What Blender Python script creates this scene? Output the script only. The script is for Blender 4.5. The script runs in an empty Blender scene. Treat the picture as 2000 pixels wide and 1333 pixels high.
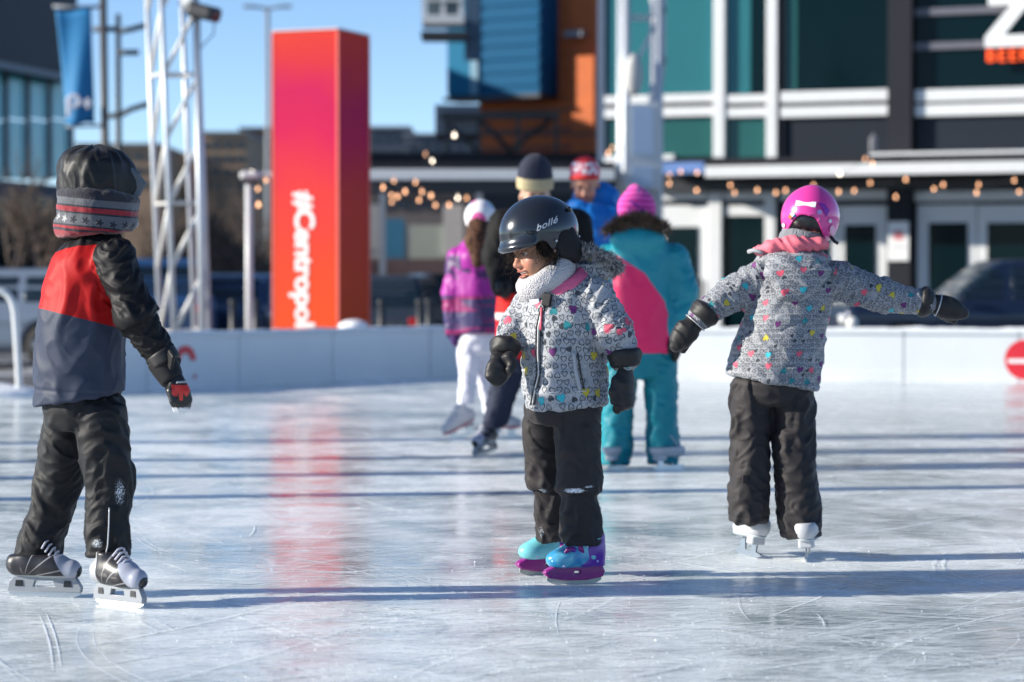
import bpy, bmesh, math, random
import numpy as np
from mathutils import Vector, Matrix

random.seed(7)
rng = np.random.default_rng(11)
R = math.radians
scene = bpy.context.scene
COL = scene.collection

# ------------------------------------------------------------------ camera
FPX, YH, CX, CY, EYE = 4722.0, 555.0, 1000.0, 666.5, 1.0
PITCH = math.atan((CY - YH) / FPX)
cam_d = bpy.data.cameras.new('camera')
cam_d.lens = 85.0
cam_d.sensor_width = 36.0
cam_d.clip_end = 4000
cam_d.dof.use_dof = True
cam_d.dof.focus_distance = 8.02
cam_d.dof.aperture_fstop = 2.6
cam = bpy.data.objects.new('camera', cam_d)
cam.location = (0, 0, EYE)
cam.rotation_euler = (R(90) - PITCH, 0, 0)
COL.objects.link(cam)
scene.camera = cam

# ------------------------------------------------------------------ sky, sun, exposure
SUN_EL, SUN_AZ = 20.0, 8.0          # azimuth: degrees from straight left towards the camera
sx = -math.cos(R(SUN_EL)) * math.cos(R(SUN_AZ))
sy = -math.cos(R(SUN_EL)) * math.sin(R(SUN_AZ))
sz = math.sin(R(SUN_EL))
SUN_DIR = Vector((sx, sy, sz))
world = bpy.data.worlds.new('World')
scene.world = world
world.use_nodes = True
wn = world.node_tree
bg = wn.nodes['Background']
sky = wn.nodes.new('ShaderNodeTexSky')
sky.sky_type = 'NISHITA'
sky.sun_disc = False
sky.sun_elevation = R(SUN_EL)
sky.sun_rotation = math.atan2(sx, sy)
sky.altitude = 100
sky.air_density = 0.6
sky.dust_density = 0.0
sky.ozone_density = 2.6
wn.links.new(sky.outputs[0], bg.inputs[0])
bg.inputs[1].default_value = 0.118
sun_d = bpy.data.lights.new('sun', 'SUN')
sun_d.energy = 5.0
sun_d.angle = R(0.55)
sun_d.color = (1.0, 0.94, 0.82)
sun = bpy.data.objects.new('sun', sun_d)
sun.rotation_euler = SUN_DIR.to_track_quat('Z', 'Y').to_euler()
sun.location = (-20, -5, 20)
COL.objects.link(sun)
vs = scene.view_settings
vs.view_transform = 'Standard'
vs.look = 'None'
vs.exposure = 0.74
vs.gamma = 1.0
vs.use_curve_mapping = False
scene.cycles.use_denoising = True
scene.cycles.max_bounces = 8

# ------------------------------------------------------------------ pixel to place
cp, sp = math.cos(PITCH), math.sin(PITCH)
def at(px, py, d):
    """Point at depth d (metres along Y from the camera) seen at photo pixel px, py."""
    x = (px - CX) / FPX
    u = (CY - py) / FPX
    k = d / (cp + u * sp)
    return np.array((x * k, d, EYE + (u * cp - sp) * k))

# ------------------------------------------------------------------ materials
def srgb(r, g, b):
    def f(c):
        c /= 255.0
        return c / 12.92 if c <= 0.04045 else ((c + 0.055) / 1.055) ** 2.4
    return (f(r), f(g), f(b), 1.0)

class NT:
    """small node-graph writer"""
    def __init__(s, name):
        s.m = bpy.data.materials.new(name)
        s.m.use_nodes = True
        s.t = s.m.node_tree
        s.b = s.t.nodes['Principled BSDF']
        s.out = s.t.nodes['Material Output']
    def n(s, typ, ins=None, **props):
        nd = s.t.nodes.new('ShaderNode' + typ)
        for k, v in props.items():
            setattr(nd, k, v)
        for k, v in (ins or {}).items():
            s.put(nd.inputs[k], v)
        return nd
    def put(s, sock, v):
        if isinstance(v, bpy.types.NodeSocket):
            s.t.links.new(v, sock)
        elif isinstance(v, bpy.types.Node):
            s.t.links.new(v.outputs[0], sock)
        else:
            sock.default_value = v
    def math(s, op, a, b=None, c=None):
        nd = s.n('Math', operation=op)
        s.put(nd.inputs[0], a)
        if b is not None: s.put(nd.inputs[1], b)
        if c is not None: s.put(nd.inputs[2], c)
        return nd.outputs[0]
    def vmath(s, op, a, b=None):
        nd = s.n('VectorMath', operation=op)
        s.put(nd.inputs[0], a)
        if b is not None: s.put(nd.inputs[1], b)
        return nd.outputs[0]
    def mix(s, f, a, b, blend='MIX'):
        nd = s.n('Mix', data_type='RGBA', blend_type=blend)
        s.put(nd.inputs[0], f); s.put(nd.inputs[6], a); s.put(nd.inputs[7], b)
        return nd.outputs[2]
    def ramp(s, f, stops):
        nd = s.n('ValToRGB')
        el = nd.color_ramp.elements
        while len(el) < len(stops): el.new(0.5)
        for e, (p, c) in zip(el, stops):
            e.position = p
            e.color = c if len(c) == 4 else (*c, 1)
        s.put(nd.inputs[0], f)
        return nd.outputs[0]
    def step(s, v, lo, hi):
        nd = s.n('MapRange', {'Value': v, 'From Min': lo, 'From Max': hi}, interpolation_type='SMOOTHSTEP')
        return nd.outputs[0]
    def noise(s, vec, scale, detail=3.0, rough=0.5, dist=0.0):
        nd = s.n('TexNoise', {'Scale': scale, 'Detail': detail, 'Roughness': rough, 'Distortion': dist})
        s.put(nd.inputs['Vector'], vec)
        return nd.outputs[0]
    def attr(s, name):
        return s.n('Attribute', attribute_name=name)
    def obj(s):
        return s.n('TexCoord').outputs['Object']
    def pos(s):
        return s.n('NewGeometry').outputs['Position']
    def set(s, **kw):
        for k, v in kw.items():
            s.put(s.b.inputs[k.replace('_', ' ')], v)
        return s
    def bump(s, h, strength, dist):
        nd = s.n('Bump', {'Strength': strength, 'Distance': dist, 'Height': h})
        s.put(s.b.inputs['Normal'], nd.outputs[0])
        return nd

def plain(name, col, rough=0.5, metal=0.0, var=0.12, scale=6.0, bump=0.0, bscale=60.0, spec=0.5, coat=0.0):
    t = NT(name)
    p = t.obj()
    n = t.noise(p, scale, 4)
    dark = tuple(c * (1 - var) for c in col[:3]) + (1,)
    lite = tuple(min(1, c * (1 + var)) for c in col[:3]) + (1,)
    t.set(Base_Color=t.mix(n, dark, lite), Metallic=metal, Specular_IOR_Level=spec, Coat_Weight=coat)
    t.set(Roughness=t.math('ADD', t.math('MULTIPLY', n, 0.2), rough - 0.1))
    if bump:
        t.bump(t.noise(p, bscale, 3), 0.6, bump)
    return t.m

def cloth(name, col, rough=0.6, var=0.10, wrinkle=0.0015, wscale=45.0, weave=0.0003, sheen=0.06, spec=0.3, snow=0.0):
    """coated outdoor fabric: fine crumple, weave and a slight sheen"""
    t = NT(name)
    p = t.obj()
    w1 = t.noise(p, wscale, 4, 0.6, 0.6)
    w2 = t.noise(p, 900, 2)
    big = t.noise(p, 5, 3)
    base = col if isinstance(col, bpy.types.NodeSocket) else None
    d = tuple(c * (1 - var) for c in col[:3]) + (1,)
    l = tuple(min(1, c * (1 + var)) for c in col[:3]) + (1,)
    c = t.mix(big, d, l)
    rg = rough
    if snow:
        a = t.attr('snow').outputs['Fac']
        sp_ = t.noise(p, 210, 4, 0.8)
        m = t.step(t.math('MULTIPLY', a, sp_), 0.34, 0.46)
        c = t.mix(m, c, (0.8, 0.83, 0.88, 1))
    t.set(Base_Color=c, Roughness=rg, Specular_IOR_Level=spec, Sheen_Weight=sheen, Sheen_Roughness=0.4)
    h = t.math('ADD', w1, t.math('MULTIPLY', w2, weave / max(wrinkle, 1e-5)))
    t.bump(h, 0.8, wrinkle)
    return t.m

def glow(name, col, strength):
    t = NT(name)
    t.set(Base_Color=col, Emission_Color=col, Emission_Strength=strength, Roughness=0.3)
    return t.m

# ------------------------------------------------------------------ objects and meshes
def link(name, me, mat=None, parent=None, loc=None, rot=None):
    o = bpy.data.objects.new(name, me)
    COL.objects.link(o)
    if mat is not None and me is not None and not me.materials:
        for m in (mat if isinstance(mat, (list, tuple)) else [mat]):
            me.materials.append(m)
    if parent is not None: o.parent = parent
    if loc is not None: o.location = loc
    if rot is not None: o.rotation_euler = rot
    return o

def tag(o, label, cat, group=None, kind=None):
    if label: o['label'] = label
    if cat: o['category'] = cat
    if group: o['group'] = group
    if kind: o['kind'] = kind
    return o

def thing(name, label, cat, loc=(0, 0, 0), rotz=0.0, group=None):
    o = bpy.data.objects.new(name, None)
    o.empty_display_size = 0.1
    COL.objects.link(o)
    o.location = loc
    o.rotation_euler = (0, 0, rotz)
    return tag(o, label, cat, group)

def mesh_np(name, V, Q, smooth=True, attrs=None):
    me = bpy.data.meshes.new(name)
    V = np.asarray(V, dtype=np.float32)
    Q = np.asarray(Q, dtype=np.int32)
    k = Q.shape[1]
    me.vertices.add(len(V)); me.vertices.foreach_set('co', V.ravel())
    me.loops.add(Q.size); me.loops.foreach_set('vertex_index', Q.ravel())
    me.polygons.add(len(Q))
    me.polygons.foreach_set('loop_start', np.arange(0, Q.size, k, dtype=np.int32))
    me.polygons.foreach_set('loop_total', np.full(len(Q), k, dtype=np.int32))
    me.polygons.foreach_set('use_smooth', np.full(len(Q), smooth))
    me.update(calc_edges=True)
    for an, av in (attrs or {}).items():
        av = np.asarray(av, dtype=np.float32)
        if av.ndim == 1:
            a = me.attributes.new(an, 'FLOAT', 'POINT'); a.data.foreach_set('value', av)
        else:
            a = me.attributes.new(an, 'FLOAT_VECTOR', 'POINT'); a.data.foreach_set('vector', av.ravel())
    return me

def bm_mesh(name, bm, smooth=False):
    me = bpy.data.meshes.new(name)
    bmesh.ops.recalc_face_normals(bm, faces=bm.faces)
    bm.to_mesh(me); bm.free()
    if smooth:
        me.polygons.foreach_set('use_smooth', np.full(len(me.polygons), True))
    return me

def box_mesh(name, sx, sy, sz, bev=0.0, seg=2):
    bm = bmesh.new()
    bmesh.ops.create_cube(bm, size=1.0)
    bmesh.ops.scale(bm, vec=(sx, sy, sz), verts=bm.verts)
    if bev:
        bmesh.ops.bevel(bm, geom=bm.edges[:], offset=bev, segments=seg, profile=0.5, affect='EDGES')
    return bm_mesh(name, bm)

def box(name, c, s, mat, parent=None, rotz=0.0, bev=0.0, rot=None):
    return link(name, box_mesh(name, *s, bev=bev), mat, parent, c, rot if rot else (0, 0, rotz))

def span(name, x0, x1, y0, y1, z0, z1, mat, parent=None, bev=0.0):
    return box(name, ((x0 + x1) / 2, (y0 + y1) / 2, (z0 + z1) / 2), (abs(x1 - x0), abs(y1 - y0), abs(z1 - z0)), mat, parent, bev=bev)

def frame_of(d):
    d = np.asarray(d, float); d = d / np.linalg.norm(d)
    a = np.array((0, 0, 1.0)) if abs(d[2]) < 0.9 else np.array((1.0, 0, 0))
    u = np.cross(a, d); u /= np.linalg.norm(u)
    return u, np.cross(d, u), d

def tube_arrays(pts, rad, n=10, closed=False):
    pts = np.asarray(pts, float)
    m = len(pts)
    rad = np.full(m, rad) if np.isscalar(rad) else np.asarray(rad, float)
    tan = np.gradient(pts, axis=0) if not closed else np.roll(pts, -1, 0) - np.roll(pts, 1, 0)
    u, _, _ = frame_of(tan[0])
    V = []
    for i in range(m):
        t = tan[i] / (np.linalg.norm(tan[i]) + 1e-12)
        u = u - t * np.dot(u, t); u /= np.linalg.norm(u) + 1e-12
        v = np.cross(t, u)
        a = np.arange(n) * 2 * math.pi / n
        V.append(pts[i] + rad[i] * (np.cos(a)[:, None] * u + np.sin(a)[:, None] * v))
    V = np.concatenate(V)
    Q = []
    mm = m if closed else m - 1
    for i in range(mm):
        j = (i + 1) % m
        for k in range(n):
            Q.append((i * n + k, i * n + (k + 1) % n, j * n + (k + 1) % n, j * n + k))
    if not closed:
        V = np.vstack([V, pts[0], pts[-1]])
        a, b = m * n, m * n + 1
        for k in range(n):
            Q.append((a, (k + 1) % n, k, k)); Q.append((b, (m - 1) * n + k, (m - 1) * n + (k + 1) % n, (m - 1) * n + (k + 1) % n))
    return V, Q

def faces_mesh(name, V, Q, smooth=True):
    me = bpy.data.meshes.new(name)
    me.from_pydata([tuple(map(float, v)) for v in V], [], [tuple(dict.fromkeys(q)) for q in Q])
    me.polygons.foreach_set('use_smooth', np.full(len(me.polygons), smooth))
    me.update()
    return me

def tube(name, pts, rad, mat, parent=None, n=10, closed=False, loc=None):
    V, Q = tube_arrays(pts, rad, n, closed)
    return link(name, faces_mesh(name, V, Q), mat, parent, loc)

def outline(name, poly, y0, y1, mat, parent=None, holes=(), bev=0.0, M=None):
    """2D outline (x, z) with optional holes, extruded from y0 to y1."""
    cu = bpy.data.curves.new(name, 'CURVE')
    cu.dimensions = '2D'
    cu.fill_mode = 'BOTH'
    for p in [poly, *holes]:
        s = cu.splines.new('POLY')
        s.points.add(len(p) - 1)
        for q, (a, b) in zip(s.points, p): q.co = (a, b, 0, 1)
        s.use_cyclic_u = True
    cu.extrude = abs(y1 - y0) / 2 - bev
    cu.bevel_depth = bev
    cu.bevel_resolution = 1
    tmp = bpy.data.objects.new(name, cu)
    me = bpy.data.meshes.new_from_object(tmp)
    bpy.data.objects.remove(tmp); bpy.data.curves.remove(cu)
    n = len(me.vertices)
    v = np.empty(n * 3, np.float32); me.vertices.foreach_get('co', v); v = v.reshape(-1, 3)
    w = np.stack([v[:, 0], (y0 + y1) / 2 - v[:, 2], v[:, 1]], 1)
    if M is not None:
        A = np.array(M); w = w @ A[:3, :3].T + A[:3, 3]
    me.vertices.foreach_set('co', w.astype(np.float32).ravel())
    me.materials.clear()
    me.update()
    return link(name, me, mat, parent)

def text_mesh(name, body, size, extrude=0.002, bold=0.0, spacing=1.0):
    cu = bpy.data.curves.new(name, 'FONT')
    cu.body = body; cu.size = size; cu.extrude = extrude; cu.offset = bold
    cu.align_x = 'LEFT'; cu.space_character = spacing
    cu.resolution_u = 4
    tmp = bpy.data.objects.new(name, cu)
    me = bpy.data.meshes.new_from_object(tmp)
    bpy.data.objects.remove(tmp); bpy.data.curves.remove(cu)
    me.materials.clear()
    return me

def vget(me):
    v = np.empty(len(me.vertices) * 3, np.float32); me.vertices.foreach_get('co', v)
    return v.reshape(-1, 3).astype(float)
def vput(me, v):
    me.vertices.foreach_set('co', np.asarray(v, np.float32).ravel()); me.update()

# ------------------------------------------------------------------ noise in numpy
_perm = np.random.default_rng(5).permutation(256)
_perm = np.concatenate([_perm, _perm, _perm])
_g = np.random.default_rng(6).normal(size=(256, 3)); _g /= np.linalg.norm(_g, axis=1)[:, None]
def pn(P, seed=0):
    """gradient noise, about -0.7 .. 0.7"""
    P = np.asarray(P, float) + seed * 17.37
    i = np.floor(P).astype(int); f = P - i; i &= 255
    w = f * f * f * (f * (f * 6 - 15) + 10)
    out = 0
    for dx in (0, 1):
        for dy in (0, 1):
            for dz in (0, 1):
                h = _perm[_perm[_perm[(i[:, 0] + dx) & 255] + ((i[:, 1] + dy) & 255)] + ((i[:, 2] + dz) & 255)]
                dd = f - (dx, dy, dz)
                ww = (w[:, 0] if dx else 1 - w[:, 0]) * (w[:, 1] if dy else 1 - w[:, 1]) * (w[:, 2] if dz else 1 - w[:, 2])
                out = out + ww * (_g[h] * dd).sum(1)
    return out

# ------------------------------------------------------------------ implicit shapes and their mesher
class F:
    def __init__(s, fn, lo, hi): s.fn, s.lo, s.hi = fn, np.asarray(lo, float), np.asarray(hi, float)
    def __call__(s, P): return s.fn(P)

def cone(a, b, ra, rb, flat=None, ratio=1.0):
    a = np.asarray(a, float); b = np.asarray(b, float)
    ab = b - a; L2 = ab @ ab + 1e-12
    if flat is not None:
        flat = np.asarray(flat, float) / np.linalg.norm(flat)
    def fn(P):
        t = np.clip((P - a) @ ab / L2, 0, 1)
        q = P - a - t[:, None] * ab
        if flat is not None:
            q = q + ((1 / ratio - 1) * (q @ flat))[:, None] * flat
        d = np.sqrt((q * q).sum(1)) - (ra + (rb - ra) * t)
        return d * (ratio if flat is not None and ratio < 1 else 1)
    m = max(ra, rb)
    return F(fn, np.minimum(a, b) - m, np.maximum(a, b) + m)

def smin(a, b, k):
    h = np.clip(0.5 + 0.5 * (b - a) / k, 0, 1)
    return b + (a - b) * h - k * h * (1 - h)

def un(k, *fs):
    def fn(P):
        d = fs[0](P)
        for f in fs[1:]: d = smin(d, f(P), k) if k > 0 else np.minimum(d, f(P))
        return d
    return F(fn, np.min([f.lo for f in fs], 0), np.max([f.hi for f in fs], 0))

def sub(f, g, k=0.0):
    if k > 0: return F(lambda P: -smin(-f(P), g(P), k), f.lo, f.hi)
    return F(lambda P: np.maximum(f(P), -g(P)), f.lo, f.hi)

def inter(f, g, k=0.0):
    if k > 0: return F(lambda P: -smin(-f(P), -g(P), k), f.lo, f.hi)
    return F(lambda P: np.maximum(f(P), g(P)), f.lo, f.hi)

def half(p, n):
    """solid on the side n points away from (negative inside, against n)"""
    p = np.asarray(p, float); n = np.asarray(n, float) / np.linalg.norm(n)
    return F(lambda P: (P - p) @ n, p - 9, p + 9)

def grow(f, r): return F(lambda P: f(P) - r, f.lo - r, f.hi + r)

def limb(pts, rad, k=0.02, flat=None, ratio=1.0):
    return un(k, *[cone(pts[i], pts[i + 1], rad[i], rad[i + 1], flat, ratio) for i in range(len(pts) - 1)])

def ell(c, r, M=None):
    c = np.asarray(c, float); r = np.asarray(r, float)
    A = np.eye(3) if M is None else np.asarray(M, float)      # rows: local axes
    def fn(P):
        q = (P - c) @ A.T
        k0 = np.sqrt(((q / r) ** 2).sum(1)); k1 = np.sqrt(((q / (r * r)) ** 2).sum(1)) + 1e-9
        return k0 * (k0 - 1) / k1
    m = r.max()
    return F(fn, c - m, c + m)

def rbox(c, r, M=None, rnd=0.01):
    c = np.asarray(c, float); r = np.asarray(r, float) - rnd
    A = np.eye(3) if M is None else np.asarray(M, float)
    def fn(P):
        q = np.abs((P - c) @ A.T) - r
        return np.sqrt((np.maximum(q, 0) ** 2).sum(1)) + np.minimum(q.max(1), 0) - rnd
    m = np.linalg.norm(r) + rnd
    return F(fn, c - m, c + m)

def torus(c, M, R1, R2, r, rz=None):
    """ring in the local xy plane, elliptical R1 x R2, tube r (rz along the axis)"""
    c = np.asarray(c, float); A = np.asarray(M, float); rz = rz or r
    def fn(P):
        q = (P - c) @ A.T
        x, y = q[:, 0] / R1, q[:, 1] / R2
        l = np.sqrt(x * x + y * y) + 1e-9
        dx, dy = q[:, 0] - q[:, 0] / l, q[:, 1] - q[:, 1] / l
        dr = np.sqrt(dx * dx + dy * dy)
        return (np.sqrt((dr / r) ** 2 + (q[:, 2] / rz) ** 2) - 1) * min(r, rz)
    m = max(R1, R2) + max(r, rz)
    return F(fn, c - m, c + m)

def loft(st, axis, yaw, k=0.012):
    """st: (centre, half width, half depth) from one end to the other along axis; yaw: facing angle in XY"""
    axis = np.asarray(axis, float); axis /= np.linalg.norm(axis)
    C = np.array([s[0] for s in st], float); A = np.array([s[1] for s in st]); B = np.array([s[2] for s in st])
    s_ = C @ axis
    o = np.argsort(s_); s_, C, A, B = s_[o], C[o], A[o], B[o]
    dense = np.linspace(s_[0], s_[-1], 80)
    def sm(v):
        y = np.interp(dense, s_, v)
        w = max(3, int(80 / len(s_) * 0.6)) | 1
        yy = np.concatenate([2 * y[0] - y[1:w][::-1], y, 2 * y[-1] - y[-w:-1][::-1]])
        return np.convolve(yy, np.ones(w) / w, 'same')[w - 1:-(w - 1)]
    Cd = np.stack([sm(C[:, i]) for i in range(3)], 1); Ad, Bd = sm(A), sm(B)
    f_ = np.array((math.cos(yaw), math.sin(yaw), 0.0))
    f_ = f_ - axis * (f_ @ axis); f_ /= np.linalg.norm(f_)
    side = np.cross(axis, f_)
    def fn(P):
        s = P @ axis
        sc = np.clip(s, s_[0], s_[-1])
        c = np.stack([np.interp(sc, dense, Cd[:, i]) for i in range(3)], 1)
        a = np.interp(sc, dense, Ad); b = np.interp(sc, dense, Bd)
        q = P - c
        u, v = q @ side, q @ f_
        k0 = np.sqrt((u / a) ** 2 + (v / b) ** 2) + 1e-9
        k1 = np.sqrt((u / (a * a)) ** 2 + (v / (b * b)) ** 2) + 1e-9
        d = np.where(k0 < 0.3, (k0 - 1) * np.minimum(a, b), k0 * (k0 - 1) / k1)
        cap = np.maximum(s_[0] - s, s - s_[-1])
        return -smin(-d, -cap, k)
    m = max(A.max(), B.max())
    return F(fn, C.min(0) - m, C.max(0) + m)

def nets(f, h, lo=None, hi=None):
    lo = (f.lo if lo is None else np.asarray(lo)) - 2.5 * h
    hi = (f.hi if hi is None else np.asarray(hi)) + 2.5 * h
    B = 6
    n = np.ceil((hi - lo) / h / B).astype(int)
    N = n * B + 1
    V = np.full(N, 1.0, np.float32)
    # coarse cull, block by block
    ax = [lo[i] + (np.arange(n[i]) + 0.5) * B * h for i in range(3)]
    G = np.stack(np.meshgrid(*ax, indexing='ij'), -1).reshape(-1, 3)
    dv = f(G)
    rad = B * h * 0.5 * 1.7321 * 1.5 + h
    keep = np.abs(dv) < rad
    sign = dv.reshape(n)
    V[:-1, :-1, :-1] = np.repeat(np.repeat(np.repeat(np.where(sign < 0, -1.0, 1.0), B, 0), B, 1), B, 2)
    idx = np.argwhere(keep.reshape(n))
    off = np.stack(np.meshgrid(*[np.arange(B + 1)] * 3, indexing='ij'), -1).reshape(-1, 3)
    for c0 in range(0, len(idx), 1200):
        ii = (idx[c0:c0 + 1200, None, :] * B + off[None]).reshape(-1, 3)
        val = f(lo + ii * h)
        V[ii[:, 0], ii[:, 1], ii[:, 2]] = val
    S = V < 0
    cs = np.zeros(N - 1, np.int8)
    for dx in (0, 1):
        for dy in (0, 1):
            for dz in (0, 1):
                cs += S[dx:N[0] - 1 + dx, dy:N[1] - 1 + dy, dz:N[2] - 1 + dz]
    cells = np.argwhere((cs > 0) & (cs < 8))
    vid = np.full(N - 1, -1, np.int64)
    vid[cells[:, 0], cells[:, 1], cells[:, 2]] = np.arange(len(cells))
    acc = np.zeros((len(cells), 3)); cnt = np.zeros(len(cells))
    for a in range(3):
        e = np.zeros(3, int); e[a] = 1
        b, c = [i for i in range(3) if i != a]
        for p in (0, 1):
            for q in (0, 1):
                o = np.zeros(3, int); o[b] = p; o[c] = q
                i0 = cells + o; i1 = i0 + e
                v0 = V[i0[:, 0], i0[:, 1], i0[:, 2]]; v1 = V[i1[:, 0], i1[:, 1], i1[:, 2]]
                m = (v0 < 0) != (v1 < 0)
                t = np.where(m, v0 / np.where(m, v0 - v1, 1), 0)
                acc[m] += (i0[m] + t[m, None] * e); cnt[m] += 1
    P = lo + acc / cnt[:, None] * h
    Q = []
    for a in range(3):
        b, c = (a + 1) % 3, (a + 2) % 3
        s0 = [slice(None)] * 3; s1 = [slice(None)] * 3
        s0[a] = slice(0, -1); s1[a] = slice(1, None)
        ch = S[tuple(s0)] != S[tuple(s1)]
        ed = np.argwhere(ch)
        ok = (ed[:, b] > 0) & (ed[:, c] > 0) & (ed[:, b] < N[b] - 1) & (ed[:, c] < N[c] - 1)
        ed = ed[ok]
        eb = np.zeros(3, int); eb[b] = 1
        ec = np.zeros(3, int); ec[c] = 1
        def g(x): return vid[x[:, 0], x[:, 1], x[:, 2]]
        q = np.stack([g(ed - eb - ec), g(ed - ec), g(ed), g(ed - eb)], 1)
        ins = S[ed[:, 0], ed[:, 1], ed[:, 2]]
        q[~ins] = q[~ins][:, ::-1]
        Q.append(q)
    Q = np.concatenate(Q)
    Q = Q[(Q >= 0).all(1)]
    for _ in range(2):
        d = f(P); g = grad(f, P, h * 0.5)
        P = P - np.clip(d, -h, h)[:, None] * g
    return P, Q

def grad(f, P, e):
    g = np.stack([f(P + np.eye(3)[i] * e) - f(P - np.eye(3)[i] * e) for i in range(3)], 1)
    return g / (np.linalg.norm(g, axis=1)[:, None] + 1e-9)

def vnormals(P, Q):
    n = np.zeros_like(P)
    fn_ = np.cross(P[Q[:, 2]] - P[Q[:, 0]], P[Q[:, 3]] - P[Q[:, 1]])
    for i in range(4): np.add.at(n, Q[:, i], fn_)
    return n / (np.linalg.norm(n, axis=1)[:, None] + 1e-12)

def relax(P, Q, it=1, w=0.5):
    for _ in range(it):
        s = np.zeros_like(P); c = np.zeros(len(P))
        for i in range(4):
            j = Q[:, (i + 1) % 4]; k = Q[:, i]
            np.add.at(s, k, P[j]); np.add.at(c, k, 1); np.add.at(s, j, P[k]); np.add.at(c, j, 1)
        P = P * (1 - w) + w * s / np.maximum(c, 1)[:, None]
    return P

def bone_coords(P, bones):
    """nearest bone: index, metres along its chain, unit radial vector (2), distance"""
    best = np.full(len(P), 1e9); T = np.zeros(len(P)); AN = np.zeros((len(P), 2)); I = np.zeros(len(P), int)
    for i, (a, b, r, t0) in enumerate(bones):
        a = np.asarray(a, float); b = np.asarray(b, float)
        L = np.linalg.norm(b - a); d = (b - a) / L
        t = (P - a) @ d; tc = np.clip(t, 0, L)
        q = P - a - tc[:, None] * d
        dist = np.linalg.norm(q, axis=1) - r
        u, v, _ = frame_of(d)
        m = dist < best
        best[m] = dist[m]; T[m] = t0 + t[m]; I[m] = i
        qq = np.stack([q @ u, q @ v], 1); qq /= np.linalg.norm(qq, axis=1)[:, None] + 1e-9
        AN[m] = qq[m]
    return I, T, AN

def puff(T, AN, ft, fa, seed, slope=0.0):
    """fold relief, -1..1: rounded bellies with pinched valleys plus some sharp ridges"""
    c = np.stack([T * ft + slope * AN[:, 0], AN[:, 0] * fa, AN[:, 1] * fa], 1)
    w = 0.5 * np.stack([pn(c * 0.7, seed + 3), pn(c * 0.7, seed + 4), pn(c * 0.7, seed + 5)], 1)
    n1 = pn(c + w, seed); n2 = pn(c * np.array((1.9, 1.3, 1.3)) + w, seed + 1); n0 = pn(c * 0.45, seed + 2)
    r1 = np.clip(1 - 3.4 * np.abs(n1), 0, 1); r2 = np.clip(1 - 3.0 * np.abs(n2), 0, 1)
    r1 = r1 * r1 * (3 - 2 * r1); r2 = r2 * r2
    m = np.clip(0.55 + 1.6 * pn(c * 0.5 + 9.1, seed + 6), 0, 1)
    return 0.95 * r1 * m + 0.5 * r2 * (1 - 0.5 * m) + 0.9 * n0 - 0.35

class Person:
    def __init__(s, name, label, cat, px, d, group=None):
        s.d = d
        p = at(px, YH + FPX / d, d)
        s.o = np.array((p[0], p[1], 0.0))
        s.root = thing(name, label, cat, tuple(s.o), 0, group)
    def J(s, px, py, dy=0.0): return at(px, py, s.d + dy)
    def part(s, name, f, h, mat, disp=None, attrs=None, parent=None, smooth_it=0, lo=None, hi=None):
        P, Q = nets(f, h, lo, hi)
        if smooth_it: P = relax(P, Q, smooth_it)
        at_ = attrs(P) if attrs else {}
        if disp is not None:
            n = vnormals(P, Q)
            P = P + n * disp(P)[:, None]
        me = mesh_np(name, P - s.o, Q, True, at_)
        return link(name, me, mat, parent or s.root)
    def mesh(s, name, V, Q, mat, parent=None, smooth=True):
        return link(name, faces_mesh(name, np.asarray(V) - s.o, Q, smooth), mat, parent or s.root)
    def tube(s, name, pts, rad, mat, parent=None, n=8, closed=False):
        return tube(name, np.asarray(pts) - s.o, rad, mat, parent or s.root, n, closed)

def yawM(yaw, pitch=0.0, roll=0.0):
    """rows: forward, left, up of a frame that faces yaw, nose pitched up by pitch, rolled"""
    f = np.array((math.cos(yaw) * math.cos(pitch), math.sin(yaw) * math.cos(pitch), math.sin(pitch)))
    l = np.array((-math.sin(yaw), math.cos(yaw), 0.0))
    u = np.cross(f, l)
    c, s_ = math.cos(roll), math.sin(roll)
    return np.stack([f, c * l + s_ * u, -s_ * l + c * u])

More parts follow.
